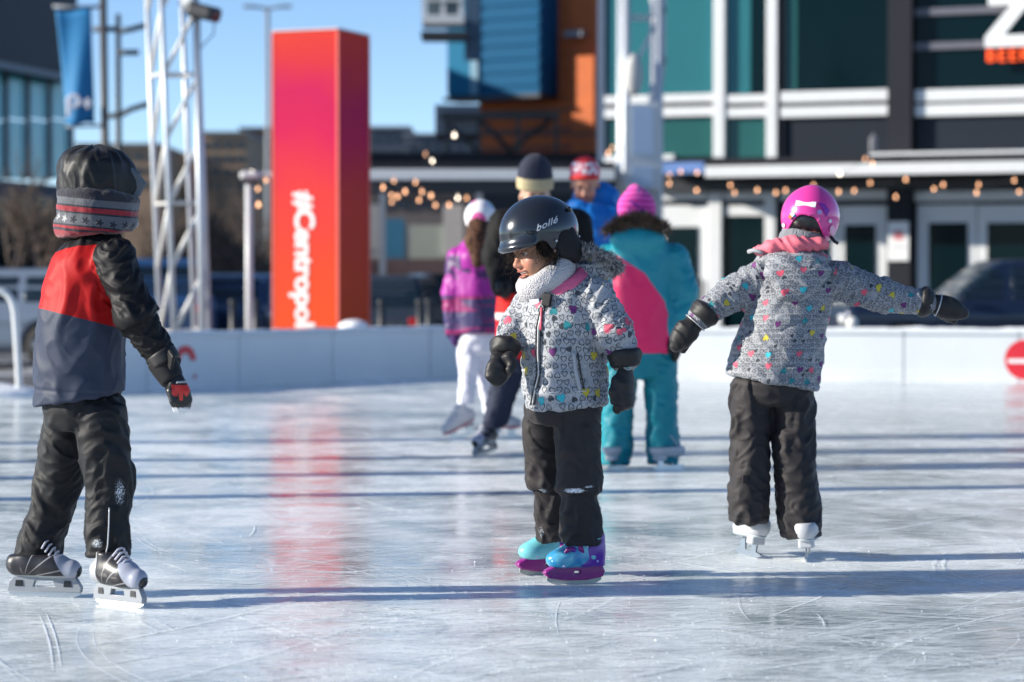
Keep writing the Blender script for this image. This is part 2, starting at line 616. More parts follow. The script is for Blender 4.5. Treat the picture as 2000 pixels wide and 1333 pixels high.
# ================================================================== SETTING
def ice_material():
    t = NT('ice')
    p = t.pos()
    def mapped(sx_, sy_, rot):
        m = t.n('Mapping', {'Scale': (sx_, sy_, 1), 'Rotation': (0, 0, R(rot))})
        t.put(m.inputs['Vector'], p)
        return m.outputs[0]
    cloud = t.noise(mapped(0.55, 0.8, 8), 1.0, 5, 0.6, 0.6)
    mott = t.noise(mapped(3.2, 2.6, 20), 1.0, 6, 0.68, 0.8)
    speck = t.noise(mapped(38, 16, 0), 1.0, 3, 0.6)
    # skate cuts: thin bent lines in several directions, broken up
    lines = None
    for i, (a, b, rot, w, s) in enumerate(((0.5, 2.0, 12, 0.010, 1.0), (0.35, 1.6, -24, 0.008, 1.3), (0.6, 1.5, 63, 0.012, 1.1),
                                           (0.5, 1.9, -58, 0.012, 1.2), (1.1, 3.1, 38, 0.014, 1.0), (0.9, 2.6, -8, 0.012, 1.7))):
        n = t.noise(mapped(a * s, b * s, rot), 1.4, 1.5, 0.4, 0.25 + 0.1 * i)
        d = t.math('ABSOLUTE', t.math('SUBTRACT', n, 0.5))
        l = t.math('SUBTRACT', 1.0, t.step(d, 0.0, w))
        br = t.step(t.noise(mapped(1.7 + i, 1.3, rot * 2), 1.0, 3), 0.46, 0.62)
        l = t.math('MULTIPLY', l, br)
        lines = l if lines is None else t.math('MAXIMUM', lines, l)
    frost = t.step(t.math('ADD', t.math('MULTIPLY', cloud, 0.9), t.math('MULTIPLY', mott, 0.75)), 0.58, 1.02)
    fleck = t.step(speck, 0.60, 0.74)
    frost2 = t.math('MAXIMUM', frost, t.math('MULTIPLY', fleck, 0.55))
    white = t.math('MINIMUM', 1.0, t.math('ADD', frost2, t.math('MULTIPLY', lines, 0.35)))
    col = t.mix(white, (0.29, 0.355, 0.375, 1), (0.86, 0.89, 0.88, 1))
    rough = t.math('ADD', 0.07, t.math('MULTIPLY', white, 0.22))
    t.set(Base_Color=col, Roughness=rough, IOR=1.31, Specular_IOR_Level=0.5)
    t.put(t.b.inputs['Subsurface Weight'], 0.0)
    hgt = t.math('ADD', t.math('MULTIPLY', mott, 0.5), t.math('ADD', t.math('MULTIPLY', lines, -0.25), t.math('MULTIPLY', speck, 0.16)))
    t.bump(hgt, 0.55, 0.006)
    return t.m

def ground_material():
    t = NT('winter_paving')
    p = t.pos()
    a = t.noise(p, 0.5, 5, 0.6)
    b = t.noise(p, 7, 4)
    snow = t.step(t.noise(p, 0.23, 5, 0.6), 0.52, 0.66)
    c = t.mix(b, (0.055, 0.057, 0.06, 1), (0.11, 0.11, 0.115, 1))
    c = t.mix(t.math('MULTIPLY', snow, 0.85), c, (0.68, 0.70, 0.74, 1))
    t.set(Base_Color=c, Roughness=0.8)
    t.bump(t.math('ADD', a, b), 0.5, 0.02)
    return t.m

def snow_material():
    t = NT('snow')
    p = t.obj()
    n = t.noise(p, 12, 5, 0.6)
    t.set(Base_Color=t.mix(n, (0.70, 0.73, 0.78, 1), (0.87, 0.88, 0.90, 1)), Roughness=0.75, Subsurface_Weight=0.0)
    t.bump(n, 0.7, 0.02)
    return t.m
M_snow = snow_material()
M_white_metal = plain('white_painted_metal', (0.62, 0.63, 0.64, 1), 0.4, 0.0, 0.06)
M_alu = plain('aluminium', (0.52, 0.55, 0.60, 1), 0.42, 0.3, 0.08)
M_dark_metal = plain('dark_metal', (0.025, 0.027, 0.032, 1), 0.45, 0.0, 0.2)
M_bulb = glow('warm_bulb', (1.0, 0.50, 0.26, 1), 2.4)
M_bulb_w = glow('pale_bulb', (1.0, 0.86, 0.68, 1), 5.5)

gz = -0.25
me = mesh_np('ground', [(-900, -60, gz), (900, -60, gz), (900, 1500, gz), (-900, 1500, gz)], [(0, 1, 2, 3)], False)
tag(link('ground', me, ground_material()), 'grey paving with patches of trodden snow around the rink', 'ground', kind='structure')

# rink edge, as (photo x of the foot, depth)
edge_px = [(175, 21.6), (260, 22.4), (468, 23.5), (624, 24.5), (760, 25.4), (880, 26.0), (1010, 26.1), (1150, 25.8), (1320, 25.45), (1765, 24.85), (2000, 24.55), (2500, 23.9), (3100, 23.0)]
EP = np.array([((x - CX) / FPX * d, d) for x, d in edge_px])
_s = np.concatenate([[0], np.cumsum(np.linalg.norm(np.diff(EP, axis=0), axis=1))])
def edge_pt(s):
    # smooth curve through the foot points
    ds = 0.35
    ss = np.clip(np.linspace(s - ds, s + ds, 9), 0, _s[-1])
    return np.array([np.interp(ss, _s, EP[:, 0]).mean(), np.interp(ss, _s, EP[:, 1]).mean()])
def edge_s(px):
    ss = np.linspace(0, _s[-1], 4000)
    q = np.stack([np.interp(ss, _s, EP[:, 0]), np.interp(ss, _s, EP[:, 1])], 1)
    return ss[np.argmin(np.abs(CX + q[:, 0] / q[:, 1] * FPX - px))]

poly = [tuple(edge_pt(s) + np.array((0, 0.06))) for s in np.linspace(0, _s[-1], 60)]
poly += [(10.9, -14), (-9.5, -14), (-9.5, 21.0)]
bm = bmesh.new()
top = [bm.verts.new((x, y, 0.0)) for x, y in poly]
bot = [bm.verts.new((x, y, gz - 0.02)) for x, y in poly]
bm.faces.new(top)
for i in range(len(poly)):
    j = (i + 1) % len(poly)
    bm.faces.new((top[i], bot[i], bot[j], top[j]))
tag(link('ice', bm_mesh('ice', bm), ice_material()), 'scratched frosty ice of the skating rink', 'ice', kind='structure')
# skate cuts: thin ridges of white shavings along bent tracks, and loose flakes of ice
r_ = np.random.default_rng(77)
V, Q = [], []
zi = 0.0006
for i in range(5200):
    y = 5.4 + 17 * r_.random() ** 1.9
    x = r_.uniform(-1, 1) * (0.235 * y + 0.5)
    a = r_.normal(0, 0.50) + (math.pi if r_.random() < .5 else 0)
    L = r_.uniform(0.12, 0.55) if r_.random() < .62 else r_.uniform(0.6, 2.2)
    kap = r_.normal(0, 0.45) * (0.6 if L > 0.6 else 1.1)
    wd = r_.uniform(0.0008, 0.0022) * (1.0 if y < 10 else 1.7) * (1.6 if r_.random() < .08 else 1)
    n_ = 5 + int(L * 7)
    for tw in range(2 if r_.random() < .25 else 1):
        px_, py_, an_ = x + tw * r_.uniform(.01, .05), y + tw * r_.uniform(.015, .05), a
        zi += 7e-7
        k = len(V)
        for j in range(n_ + 1):
            s_ = j / n_
            w_ = wd * (math.sin(math.pi * s_) ** .5 + .02) * r_.uniform(.55, 1.3)
            nx_, ny_ = -math.sin(an_), math.cos(an_)
            V += [(px_ - nx_ * w_, py_ - ny_ * w_, zi), (px_ + nx_ * w_, py_ + ny_ * w_, zi)]
            px_ += math.cos(an_) * L / n_; py_ += math.sin(an_) * L / n_; an_ += kap * L / n_
        Q += [(k + 2 * j, k + 2 * j + 1, k + 2 * j + 3, k + 2 * j + 2) for j in range(n_)]
M_shave = plain('ice_shavings', (0.84, 0.88, 0.91, 1), 0.6, 0, 0.05)
tag(link('skate_cuts', faces_mesh('skate_cuts', V, Q, False), M_shave), 'fine white skate cuts crossing the ice', 'skate cuts', kind='stuff')
V, Q = [], []
for i in range(6500):
    y = 5.4 + 9 * r_.random() ** 1.6
    x = r_.uniform(-1, 1) * (0.235 * y + 0.3)
    if r_.random() < .45:
        cx_, cy_ = ((-1.35, 7.6), (.2, 8.1), (.95, 8.75), (-.4, 7.0), (.5, 6.2))[r_.integers(5)]
        x, y = cx_ + r_.normal(0, .5), cy_ + r_.normal(0, .45)
    s_ = r_.uniform(.0005, .0015)
    p_ = r_.normal(size=(4, 3)) * s_ + (x, y, s_ * .8 + .004)
    k = len(V); V += list(p_); Q += [(k, k + 1, k + 2), (k, k + 2, k + 3), (k, k + 3, k + 1), (k + 1, k + 3, k + 2)]
tag(link('ice_flakes', faces_mesh('ice_flakes', V, Q, False), M_shave), 'loose flakes of shaved ice strewn over the rink', 'ice flakes', kind='stuff')

# boards
def board_material():
    t = NT('board_plastic')
    p = t.obj()
    n = t.noise(p, 3, 5, 0.6)
    z = t.n('SeparateXYZ'); t.put(z.inputs[0], p)
    sc = t.step(t.noise(p, 20, 4, 0.7), 0.56, 0.75)
    c = t.mix(n, (0.60, 0.63, 0.66, 1), (0.70, 0.715, 0.725, 1))
    c = t.mix(t.math('MULTIPLY', sc, 0.25), c, (0.42, 0.44, 0.48, 1))
    t.set(Base_Color=c, Roughness=0.42)
    return t.m
M_board = board_material()
M_red = plain('red_print', (0.62, 0.02, 0.035, 1), 0.45, 0, 0.12)
M_white_print = plain('white_print', (0.78, 0.78, 0.78, 1), 0.5, 0, 0.05)
BH = 0.53
boards = thing('rink_boards', 'low white rink boards curving behind the skaters, snow on top', 'rink boards', (0, 24, 0))
cuts = [0.0] + [edge_s(x) for x in (285, 468, 650, 840, 1060, 1300, 1535, 1765, 1990, 2260, 2600)] + [_s[-1]]
for a, b in zip(cuts[:-1], cuts[1:]):
    ss = np.linspace(a + 0.006, b - 0.006, 9)
    V, Q = [], []
    prof = [(0.0, 0.0), (0.0, 0.10), (0.006, 0.11), (0.006, BH - 0.05), (-0.02, BH - 0.04), (-0.02, BH - 0.008), (-0.012, BH), (0.09, BH), (0.1, BH - 0.01), (0.1, -0.2), (0.0, -0.2)]
    for s in ss:
        p0, p1 = edge_pt(s - 0.05), edge_pt(s + 0.05)
        tg = (p1 - p0) / np.linalg.norm(p1 - p0); nn = np.array((-tg[1], tg[0]))
        for o_, z_ in prof:
            q = edge_pt(s) + nn * o_
            V.append((q[0], q[1] - 24, z_))
    m = len(prof)
    for i in range(len(ss) - 1):
        for k in range(m):
            Q.append((i * m + k, i * m + (k + 1) % m, (i + 1) * m + (k + 1) % m, (i + 1) * m + k))
    Q.append(tuple(range(m - 1, -1, -1))); Q.append(tuple((len(ss) - 1) * m + k for k in range(m)))
    link('panel', faces_mesh('panel', V, Q, False), M_board, boards)

def on_board(px, py):
    s = edge_s(px); p = edge_pt(s)
    p0, p1 = edge_pt(s - 0.1), edge_pt(s + 0.1)
    tg = (p1 - p0) / np.linalg.norm(p1 - p0)
    z = at(px, py, p[1])[2]
    return s, p, tg, z
def board_mark(name, px, py, pts, mat, off=0.004):
    s0, p, tg, z = on_board(px, py)
    V = []
    for (x, y) in pts:
        q = edge_pt(s0 + x); a, b = edge_pt(s0 + x - .05), edge_pt(s0 + x + .05)
        t_ = (b - a) / np.linalg.norm(b - a); n_ = np.array((t_[1], -t_[0]))
        w = q + n_ * off
        V.append((w[0], w[1] - 24, z + y))
    return V
def strip_mark(name, px, py, ang0, ang1, r0, r1, mat, off):
    V, Q = [], []
    aa = np.linspace(R(ang0), R(ang1), 28)
    pts = []
    for a in aa:
        pts += [(math.cos(a) * r0, math.sin(a) * r0), (math.cos(a) * r1, math.sin(a) * r1)]
    V = board_mark(name, px, py, pts, mat, off)
    Q = [(2 * i, 2 * i + 1, 2 * i + 3, 2 * i + 2) for i in range(len(aa) - 1)]
    return link(name, faces_mesh(name, V, Q, False), mat, boards)
strip_mark('emblem', 362, 703, -5, 185, 0.062, 0.135, M_red, 0.004)
strip_mark('emblem', 378, 735, -90, 60, 0.0, 0.03, M_red, 0.004)
strip_mark('emblem', 2003, 703, 0, 360, 0.0, 0.205, M_red, 0.004)
V = board_mark('emblem_bar', 2003, 706, [(-0.17, -0.02), (0.2, -0.02), (0.2, 0.022), (-0.17, 0.022)], M_white_print, 0.008)
link('emblem_bar', faces_mesh('emblem_bar', V, [(0, 1, 2, 3)], False), M_white_print, boards)

# snow lying along the top of the boards
ss = np.linspace(0.02, _s[-1] - 0.02, 420)
V, Q = [], []
for i, s in enumerate(ss):
    p0, p1 = edge_pt(s - 0.05), edge_pt(s + 0.05)
    tg = (p1 - p0) / np.linalg.norm(p1 - p0); nn = np.array((-tg[1], tg[0]))
    q = edge_pt(s)
    nz = pn(np.array([[s * 3, 0, 0], [s * 9, 5, 0]]))
    hh = max(0.004, 0.022 + 0.03 * nz[0] + 0.015 * nz[1])
    for o_, z_ in ((-0.016, 0.001), (-0.008, hh * 0.7), (0.03, hh), (0.07, hh * 0.85), (0.088, 0.001)):
        w = q + nn * o_
        V.append((w[0], w[1] - 24, BH + z_))
for i in range(len(ss) - 1):
    for k in range(4): Q.append((i * 5 + k, i * 5 + k + 1, i * 5 + k + 6, i * 5 + k + 5))
o = link('snow_ridge', faces_mesh('snow_ridge', V, Q), M_snow, boards)
o['kind'] = 'stuff'

def snow_heap(label, c, r, seed):
    f = ell((0, 0, -0.02), r)
    P, Q = nets(f, min(r) / 7)
    P = P + (pn(P * 6 / max(r), seed) * 0.13 * min(r))[:, None] * np.array((1, 1, 1))
    P[:, 2] = np.maximum(P[:, 2], -0.06)
    return tag(link('snow_heap', mesh_np('snow_heap', P, Q), M_snow, None, c), label, 'snow', 'heaps of cleared snow')
snow_heap('small rounded heap of snow behind the boards at the orange pillar foot', tuple(at(690, 636, 27.2)), (0.17, 0.2, 0.085), 1)
snow_heap('low bank of snow at the rink entrance by the bent white rail', (at(0, 700, 21.5)[0] - 0.35, 21.7, 0.0), (0.75, 0.35, 0.14), 2)

# bent rail at the rink entrance
d = 21.6
pts = [at(39, 772, d), at(36, 720, d), at(32, 650, d), at(29, 610, d), at(25, 592, d), at(17, 578, d), at(6, 570, d), at(-20, 568, d), at(-90, 568, d), at(-104, 575, d), at(-110, 592, d), at(-112, 640, d), at(-114, 770, d)]
pts = np.array(pts)
tt = np.linspace(0, len(pts) - 1, 60)
pts = np.stack([np.interp(tt, np.arange(len(pts)), pts[:, i]) for i in range(3)], 1)
pts[0, 2] = 0; pts[-1, 2] = 0
rl = thing('hand_rail', 'bent white tubular hand rail at the rink entrance, far left', 'rail', tuple(pts[0]))
tube('rail_tube', pts - pts[0], 0.032, M_white_metal, rl)
for q in (pts[0], pts[-1]):
    box('foot_plate', tuple(q - pts[0] + np.array((0, 0, 0.006))), (0.14, 0.14, 0.012), M_white_metal, rl, bev=0.003)

# ---------------------------------------------------------------- masts beyond the left edge whose shadows cross the ice
def shadow_mast(label, px_y, x0, w, h, name='light_mast', solid=True):
    """px_y: photo y at x=1000 where its shadow crosses the ice"""
    dy = FPX * EYE / (px_y - YH)
    sl = -SUN_DIR.y / -SUN_DIR.x if SUN_DIR.x else 0
    y = dy + (x0) * math.tan(R(SUN_AZ))
    t_ = thing(name, label, 'mast', (x0, y, 0.0), 0, 'masts along the left side of the rink')
    tube('mast_pole', [(0, 0, 0.0), (0, 0, h * 0.5), (0, 0, h)], [w / 2, w / 2, w / 2 * 0.96], M_white_metal, t_, 16)
    box('base_plate', (0, 0, 0.012), (w + 0.14, w + 0.14, 0.024), M_white_metal, t_, bev=0.004)
    tube('lamp_arm', [(0, 0, h - 0.1), (0.25, 0, h + 0.05), (0.6, 0, h + 0.07)], 0.03, M_white_metal, t_)
    box('lamp_head', (0.72, 0, h + 0.05), (0.36, 0.2, 0.08), M_dark_metal, t_, bev=0.02)
    return t_
shadow_mast('slim white mast left of the rink, nearest the camera', 964, -7.0, 0.22, 8.4)
shadow_mast('slim white mast left of the rink, second from the camera', 924, -7.1, 0.26, 8.6)
shadow_mast('slim white mast left of the rink, third from the camera', 893, -7.0, 0.22, 8.6)
shadow_mast('slim white mast left of the rink, farthest from the camera', 858, -7.2, 0.26, 8.8)

# ================================================================== BEHIND THE RINK
# ---- the tall square pillar with lettering
def pillar_material():
    t = NT('pillar_print')
    p = t.obj()
    z = t.n('SeparateXYZ'); t.put(z.inputs[0], p)
    n = t.noise(p, 0.9, 2, 0.4, 0.4)
    g = t.math('ADD', t.math('ADD', z.outputs[2], 2.1), t.math('MULTIPLY', t.math('SUBTRACT', n, 0.5), 0.9))
    c = t.ramp(t.math('DIVIDE', g, 4.2), [(0.0, (.68, .075, .006, 1)), (0.32, (.67, .055, .016, 1)), (0.55, (.64, .036, .034, 1)), (0.70, (.54, .006, .070, 1)), (0.79, (.50, .004, .075, 1)), (0.90, (.56, .022, .036, 1)), (1.0, (.60, .034, .022, 1))])
    w = t.n('TexWave', {'Scale': 7.0, 'Distortion': 0.0}, bands_direction='Z'); t.put(w.inputs['Vector'], p)
    c = t.mix(t.math('MULTIPLY', t.step(w.outputs[1], 0.0, 0.12), 1.0), t.mix(0.22, c, (0.1, 0, 0, 1)), c)
    t.set(Base_Color=c, Roughness=0.6, Specular_IOR_Level=0.15)
    return t.m
d = 28.0
c0 = at(660, 300, d)            # the front vertical edge
th = R(22)
e1 = np.array((-math.cos(th), math.sin(th))); e2 = np.array((math.sin(th), math.cos(th)))
W = 0.85
pc = np.array((c0[0], c0[1])) + (e1 + e2) * W / 2
ptop = at(660, 58, d)[2]
pil = thing('advertising_pillar', 'tall square orange and pink pillar with vertical white lettering', 'pillar', (pc[0], pc[1], gz), -th)
link('shaft', box_mesh('shaft', W, W, ptop - gz, 0.012), pillar_material(), pil, (0, 0, (ptop - gz) / 2))
box('cap', (0, 0, ptop - gz + 0.012), (W + 0.02, W + 0.02, 0.02), plain('pale_cap', (0.7, 0.5, 0.48, 1)), pil, bev=0.004)
for a in (-1, 1):
    for b in (-1, 1):
        box('corner_trim', (a * (W / 2 - 0.004), b * (W / 2 - 0.004), (ptop - gz) / 2), (0.022, 0.022, ptop - gz - 0.03), plain('trim_red', srgb(235, 110, 95), 0.4), pil)
tm = text_mesh('lettering', '#Centropolis', 0.345, 0.003, 0.010, 0.95)
v = vget(tm)
zt = at(600, 374, d)[2] - gz
v2 = np.stack([v[:, 1] - 0.125 + 0.005, np.full(len(v), -W / 2 - 0.006) - v[:, 2], zt - v[:, 0]], 1)
vput(tm, v2)
link('lettering', tm, plain('lettering_white', (0.85, 0.80, 0.80, 1), 0.5), pil)

# ---- lattice towers
def lattice(label, base, w, h, yaw, tilt, r_ch, r_di, step, lit=M_alu, name='truss_tower'):
    t_ = thing(name, label, 'tower', tuple(base), yaw)
    t_.rotation_euler = (0, tilt, yaw)
    cs = [(-w / 2, -w / 2), (w / 2, -w / 2), (w / 2, w / 2), (-w / 2, w / 2)]
    for a, b in cs:
        tube('chord', [(a, b, 0), (a, b, h / 2), (a, b, h)], r_ch, M_alu, t_, 10)
    k = int(h / step)
    for i in range(4):
        a, b = np.array(cs[i]), np.array(cs[(i + 1) % 4])
        for j in range(k):
            z0, z1 = j * step, (j + 1) * step
            if i in (0, 3): tube('diagonal', [(*a, z0), (*((a + b) / 2), (z0 + z1) / 2), (*b, z1)], r_di, lit, t_, 6)
            if j % 2 == 0: tube('brace', [(*a, z1), (*((a + b) / 2), z1), (*b, z1)], r_di * 0.7, lit, t_, 6)
    box('base_plate', (0, 0, 0.01), (w + 0.3, w + 0.3, 0.02), M_dark_metal, t_)
    return t_
d = 27.3
bp = at(365, 655, d); bp[2] = gz
M_lit = plain('sunlit_bracing', (0.74, 0.73, 0.70, 1), 0.4, 0.0, 0.05)  # sunlit look of the diagonals put into a paler colour
lattice('silver lattice truss tower standing left of the orange pillar', bp, 0.42, 5.2, R(30), R(-2.2), 0.029, 0.026, 0.72, M_lit)
# flood light on its own slim post beside the tower
fb = at(398, 650, 27.0); fb[2] = gz
ft = at(384, 40, 27.0)
fl = thing('flood_light', 'dark flood light on a slim silver post beside the lattice tower', 'flood light', tuple(fb))
tube('post', [(0, 0, 0), tuple((ft - fb) * 0.5), tuple(ft - fb)], 0.042, M_alu, fl)
hd = ft - fb
f_ = un(0.02, rbox(hd + np.array((0.08, 0, 0.09)), (0.17, 0.14, 0.085), yawM(R(-20), R(-14)), 0.05), cone(hd, hd + np.array((0.02, 0, 0.08)), 0.03, 0.03))
P, Q = nets(f_, 0.018); link('lamp_housing', mesh_np('lamp_housing', P, Q), M_dark_metal, fl)
f_ = rbox(hd + np.array((-0.09, -0.02, 0.20)), (0.09, 0.07, 0.05), yawM(R(-20), R(35)), 0.02)
P, Q = nets(f_, 0.014); link('junction_box', mesh_np('junction_box', P, Q), M_white_metal, fl)
tube('cable', [tuple(hd + np.array((0.2, 0, 0.05))), tuple(hd + np.array((0.19, 0, -0.15))), tuple(hd + np.array((0.03, 0.02, -0.32)))], 0.008, M_dark_metal, fl, 6)

d = 41.0
bp = at(1249, 650, d); bp[2] = gz
tw = lattice('white lattice tower with a boxed control cabinet before the glass building', bp, 0.56, 6.2, R(6), 0, 0.072, 0.035, 1.15, M_white_metal)
span('cabinet', -0.33, 0.30, -0.40, -0.29, at(1240, 372, d)[2] - gz, at(1240, 206, d)[2] - gz, M_white_metal, tw, bev=0.01)
M_pale = plain('pale_blue_panel', (0.50, 0.60, 0.74, 1), 0.4, 0, 0.06)
span('cabinet_door', -0.2, 0.16, -0.412, -0.402, at(1240, 305, d)[2] - gz, at(1240, 212, d)[2] - gz, M_pale, tw)
span('cabinet_door', -0.2, 0.16, -0.412, -0.402, at(1240, 368, d)[2] - gz, at(1240, 328, d)[2] - gz, M_pale, tw)
f_ = ell((-0.16, -0.33, at(1240, 150, d)[2] - gz), (0.16, 0.13, 0.36))
P, Q = nets(f_, 0.04); link('wrapped_lamp', mesh_np('wrapped_lamp', P, Q), plain('tarp', (0.5, 0.49, 0.48, 1), 0.6), tw)
pole = thing('vent_pipe', 'pale jointed pipe hanging right of the white lattice tower', 'pipe', tuple(at(1284, 205, 42)))
pp = [at(1284, 205, 42), at(1289, 150, 42), at(1292, 120, 42), at(1292, 60, 42), at(1294, -60, 42)]
pp = np.array(pp) - pp[0]
tube('pipe', pp, 0.075, M_white_metal, pole)
for q in (pp[2], pp[3] + np.array((0, 0, 0.35))):
    tube('collar', [q - np.array((0, 0, 0.06)), q, q + np.array((0, 0, 0.06))], 0.088, plain('joint_grey', (0.3, 0.3, 0.32, 1)), pole)

# ---- the dark glass building on the right
class Facade:
    def __init__(s, px0, d0, px1, d1, name, label, cat):
        a = np.array(((px0 - CX) / FPX * d0, d0)); b = np.array(((px1 - CX) / FPX * d1, d1))
        s.a, s.e = a, (b - a) / np.linalg.norm(b - a)
        s.n = np.array((s.e[1], -s.e[0]))           # towards the camera
        s.yaw = math.atan2(s.e[1], s.e[0])
        s.root = thing(name, label, cat, (a[0], a[1], gz), s.yaw)
    def uv(s, px, py):
        x = (px - CX) / FPX
        # ray (x*k, k) meets the line a + u e
        A = np.array([[s.e[0], -x], [s.e[1], -1.0]])
        u, k = np.linalg.solve(A, -s.a)
        return u, at(px, py, k)[2] - gz
    def slab(s, name, x0, y0, x1, y1, front, thick, mat, parent=None, bev=0.0):
        u0, v1 = s.uv(x0, y0); u1, v0 = s.uv(x1, y1)
        _, v1b = s.uv(x1, y0); _, v0b = s.uv(x0, y1)
        v1 = (v1 + v1b) / 2; v0 = (v0 + v0b) / 2
        return span(name, u0, u1, -front, -front + thick, v0, v1, mat, parent or s.root, bev)
def glass(name, col, rough=0.06, spec=0.25):
    t = NT(name)
    p = t.obj()
    n = t.noise(p, 0.7, 3, 0.5)
    d_ = tuple(c * 0.75 for c in col[:3]) + (1,)
    t.set(Base_Color=t.mix(n, d_, col), Roughness=rough, Specular_IOR_Level=spec)
    t.bump(t.noise(p, 0.8, 2), 0.15, 0.01)
    return t.m
G_teal = glass('teal_glass', (0.028, 0.16, 0.185, 1))
G_dark = glass('dark_glass', (0.002, 0.012, 0.016, 1), 0.12, 0.12)
G_green = glass('green_glass', (0.020, 0.105, 0.10, 1))
M_char = plain('charcoal_cladding', (0.018, 0.019, 0.026, 1), 0.6, 0, 0.15, spec=.2)
M_panel = plain('blue_grey_panel', (0.013, 0.018, 0.028, 1), 0.6, 0, 0.12, spec=.2)
M_frame = plain('pale_frame', (0.66, 0.67, 0.68, 1), 0.45, 0, 0.06)
fb_ = Facade(1175, 49.5, 2000, 46.5, 'glass_building', 'dark glass and steel building with white mullions at right', 'building')
fs = fb_.slab
fs('wall', 1172, -260, 2500, 660, 0.0, 6.0, M_char)
fs('corner_column', 1170, -260, 1184, 640, 0.12, 0.1, plain('slate_blue', (0.05, 0.08, 0.14, 1)))
for x0, x1, y0, y1, m in ((1185, 1396, -200, 184, G_teal), (1420, 1466, -200, 184, G_teal), (1467, 1499, -200, 184, G_dark), (1185, 1396, 232, 308, G_green), (1420, 1499, 232, 308, G_green),
                          (1534, 1556, -200, 177, G_green), (1557, 1734, -200, 177, G_dark), (1788, 2300, -200, 8, G_dark), (1788, 2300, 24, 76, G_dark), (1788, 2300, 92, 172, G_dark)):
    fs('pane', x0, y0, x1, y1, 0.05, 0.04, m)
for x0, x1, y0, y1 in ((1530, 1735, 232, 308), (1790, 2300, 226, 298)):
    fs('spandrel_panel', x0, y0, x1, y1, 0.06, 0.05, M_panel)
for x0, x1 in ((1397, 1419), (1500, 1521)):
    fs('mullion', x0, -200, x1, 309, 0.20, 0.15, M_frame, bev=0.01)
for x0, x1, y0, y1 in ((1185, 1396, 186, 203), (1185, 1396, 211, 230), (1420, 1499, 186, 203), (1420, 1499, 211, 230), (1526, 1738, 178, 200), (1526, 1738, 208, 229), (1788, 2300, 170, 194), (1788, 2300, 200, 223), (1185, 1320, 304, 324)):
    fs('transom', x0, y0, x1, y1, 0.16, 0.11, M_frame, bev=0.01)
fs('column', 1738, -200, 1784, 640, 0.30, 0.3, M_char)
fs('column', 1522, -200, 1533, 640, 0.14, 0.12, M_char)
for y0, y1 in ((9, 23), (77, 91)):
    fs('rail', 1785, y0, 2300, y1, 0.12, 0.08, plain('rail_grey', (0.12, 0.12, 0.15, 1)))
fs('ledge', 1716, 298, 2300, 314, 0.9, 0.75, M_frame, bev=0.01)
fs('canopy_roof', 1290, 313, 2300, 325, 1.8, 1.8, M_char)
fs('canopy_beam', 1426, 326, 2300, 348, 1.85, 0.14, M_frame, bev=0.01)
fs('canopy_beam', 1330, 326, 1424, 348, 1.85, 0.14, plain('blue_beam', (0.12, 0.22, 0.48, 1)), bev=0.01)
fs('canopy_shade_strip', 1290, 350, 2300, 371, 0.5, 0.45, M_dark_metal)  # dark strip standing in for the shade under the canopy
# doors: (frame x0, x1, top, panes)
def door(x0, x1, y0, panes, name='door'):
    dr = fs(name, x0, y0, x1, 652, 0.10, 0.06, M_frame, bev=0.01)
    c = np.array(dr.location)
    for (a, b, t_, bt) in panes:
        p_ = fs('pane', a, t_, b, bt, 0.13, 0.04, G_dark)
        p_.parent = dr; p_.location = np.array(p_.location) - c
    h_ = fs('handle', x1 - 14, 545, x1 - 10, 585, 0.19, 0.05, M_dark_metal)
    h_.parent = dr; h_.location = np.array(h_.location) - c
for x0, x1 in ((1290, 1384), (1416, 1497), (1527, 1738), (1788, 2300)):
    fs('transom', x0, 371, x1, 392, 0.16, 0.11, M_frame, bev=0.01)
door(1288, 1386, 402, [(1303, 1366, 444, 640)])
door(1530, 1640, 402, [(1548, 1622, 440, 640)])
door(1642, 1736, 402, [(1652, 1712, 440, 640)])
door(1792, 1908, 400, [(1816, 1891, 436, 640)])
door(1910, 2040, 400, [(1930, 2015, 436, 640)])
fs('pane', 1418, 424, 1496, 640, 0.12, 0.04, G_dark)
fs('transom', 1418, 402, 1496, 422, 0.14, 0.1, M_frame)
for x0, x1 in ((1388, 1414), (1498, 1519)):
    fs('door_post', x0, 365, x1, 652, 0.22, 0.15, M_frame, bev=0.01)
# lettering of the bar, cut by the picture's edge
M_letter = plain('sign_white', (0.8, 0.8, 0.8, 1), 0.4, 0, 0.03)
u0, v0 = fb_.uv(1927, 96); u1, v1 = fb_.uv(2004, -4)
zo = outline('sign_letter', [(0, 0), (0.86, 0), (0.86, 0.22), (0.36, 0.22), (0.86, 0.84), (0.86, 1.04), (0.06, 1.04), (0.06, 0.80), (0.50, 0.80), (0, 0.2)], -0.36, -0.26, M_letter, fb_.root)
zo.location = (u0, 0, v0)
bt = text_mesh('sign_lettering', 'BEER', 0.33, 0.03, 0.0, 1.25)
v = vget(bt); vput(bt, np.stack([v[:, 0], -0.30 - v[:, 2], v[:, 1]], 1))
u0, v0 = fb_.uv(1928, 124)
link('sign_lettering', bt, glow('orange_sign', (1.0, 0.10, 0.012, 1), 0.6), fb_.root, (u0, 0, v0))
nt = Facade(1175, 49.5, 2000, 46.5, 'wall_notice', 'white notice with a red mark on the dark column by the doors', 'sign')
nt.slab('board', 1741, 434, 1781, 510, 0.36, 0.03, M_white_print)
nt.slab('red_mark', 1752, 452, 1771, 470, 0.366, 0.004, plain('pale_red', (0.6, 0.2, 0.22, 1)))
nt.slab('text_lines', 1748, 482, 1774, 485, 0.366, 0.004, plain('print_grey', (0.35, 0.35, 0.38, 1)))
gl = thing('globe_light', 'small white globe on the low post before the dark car', 'globe light', tuple(at(1664, 641, 31.0)))
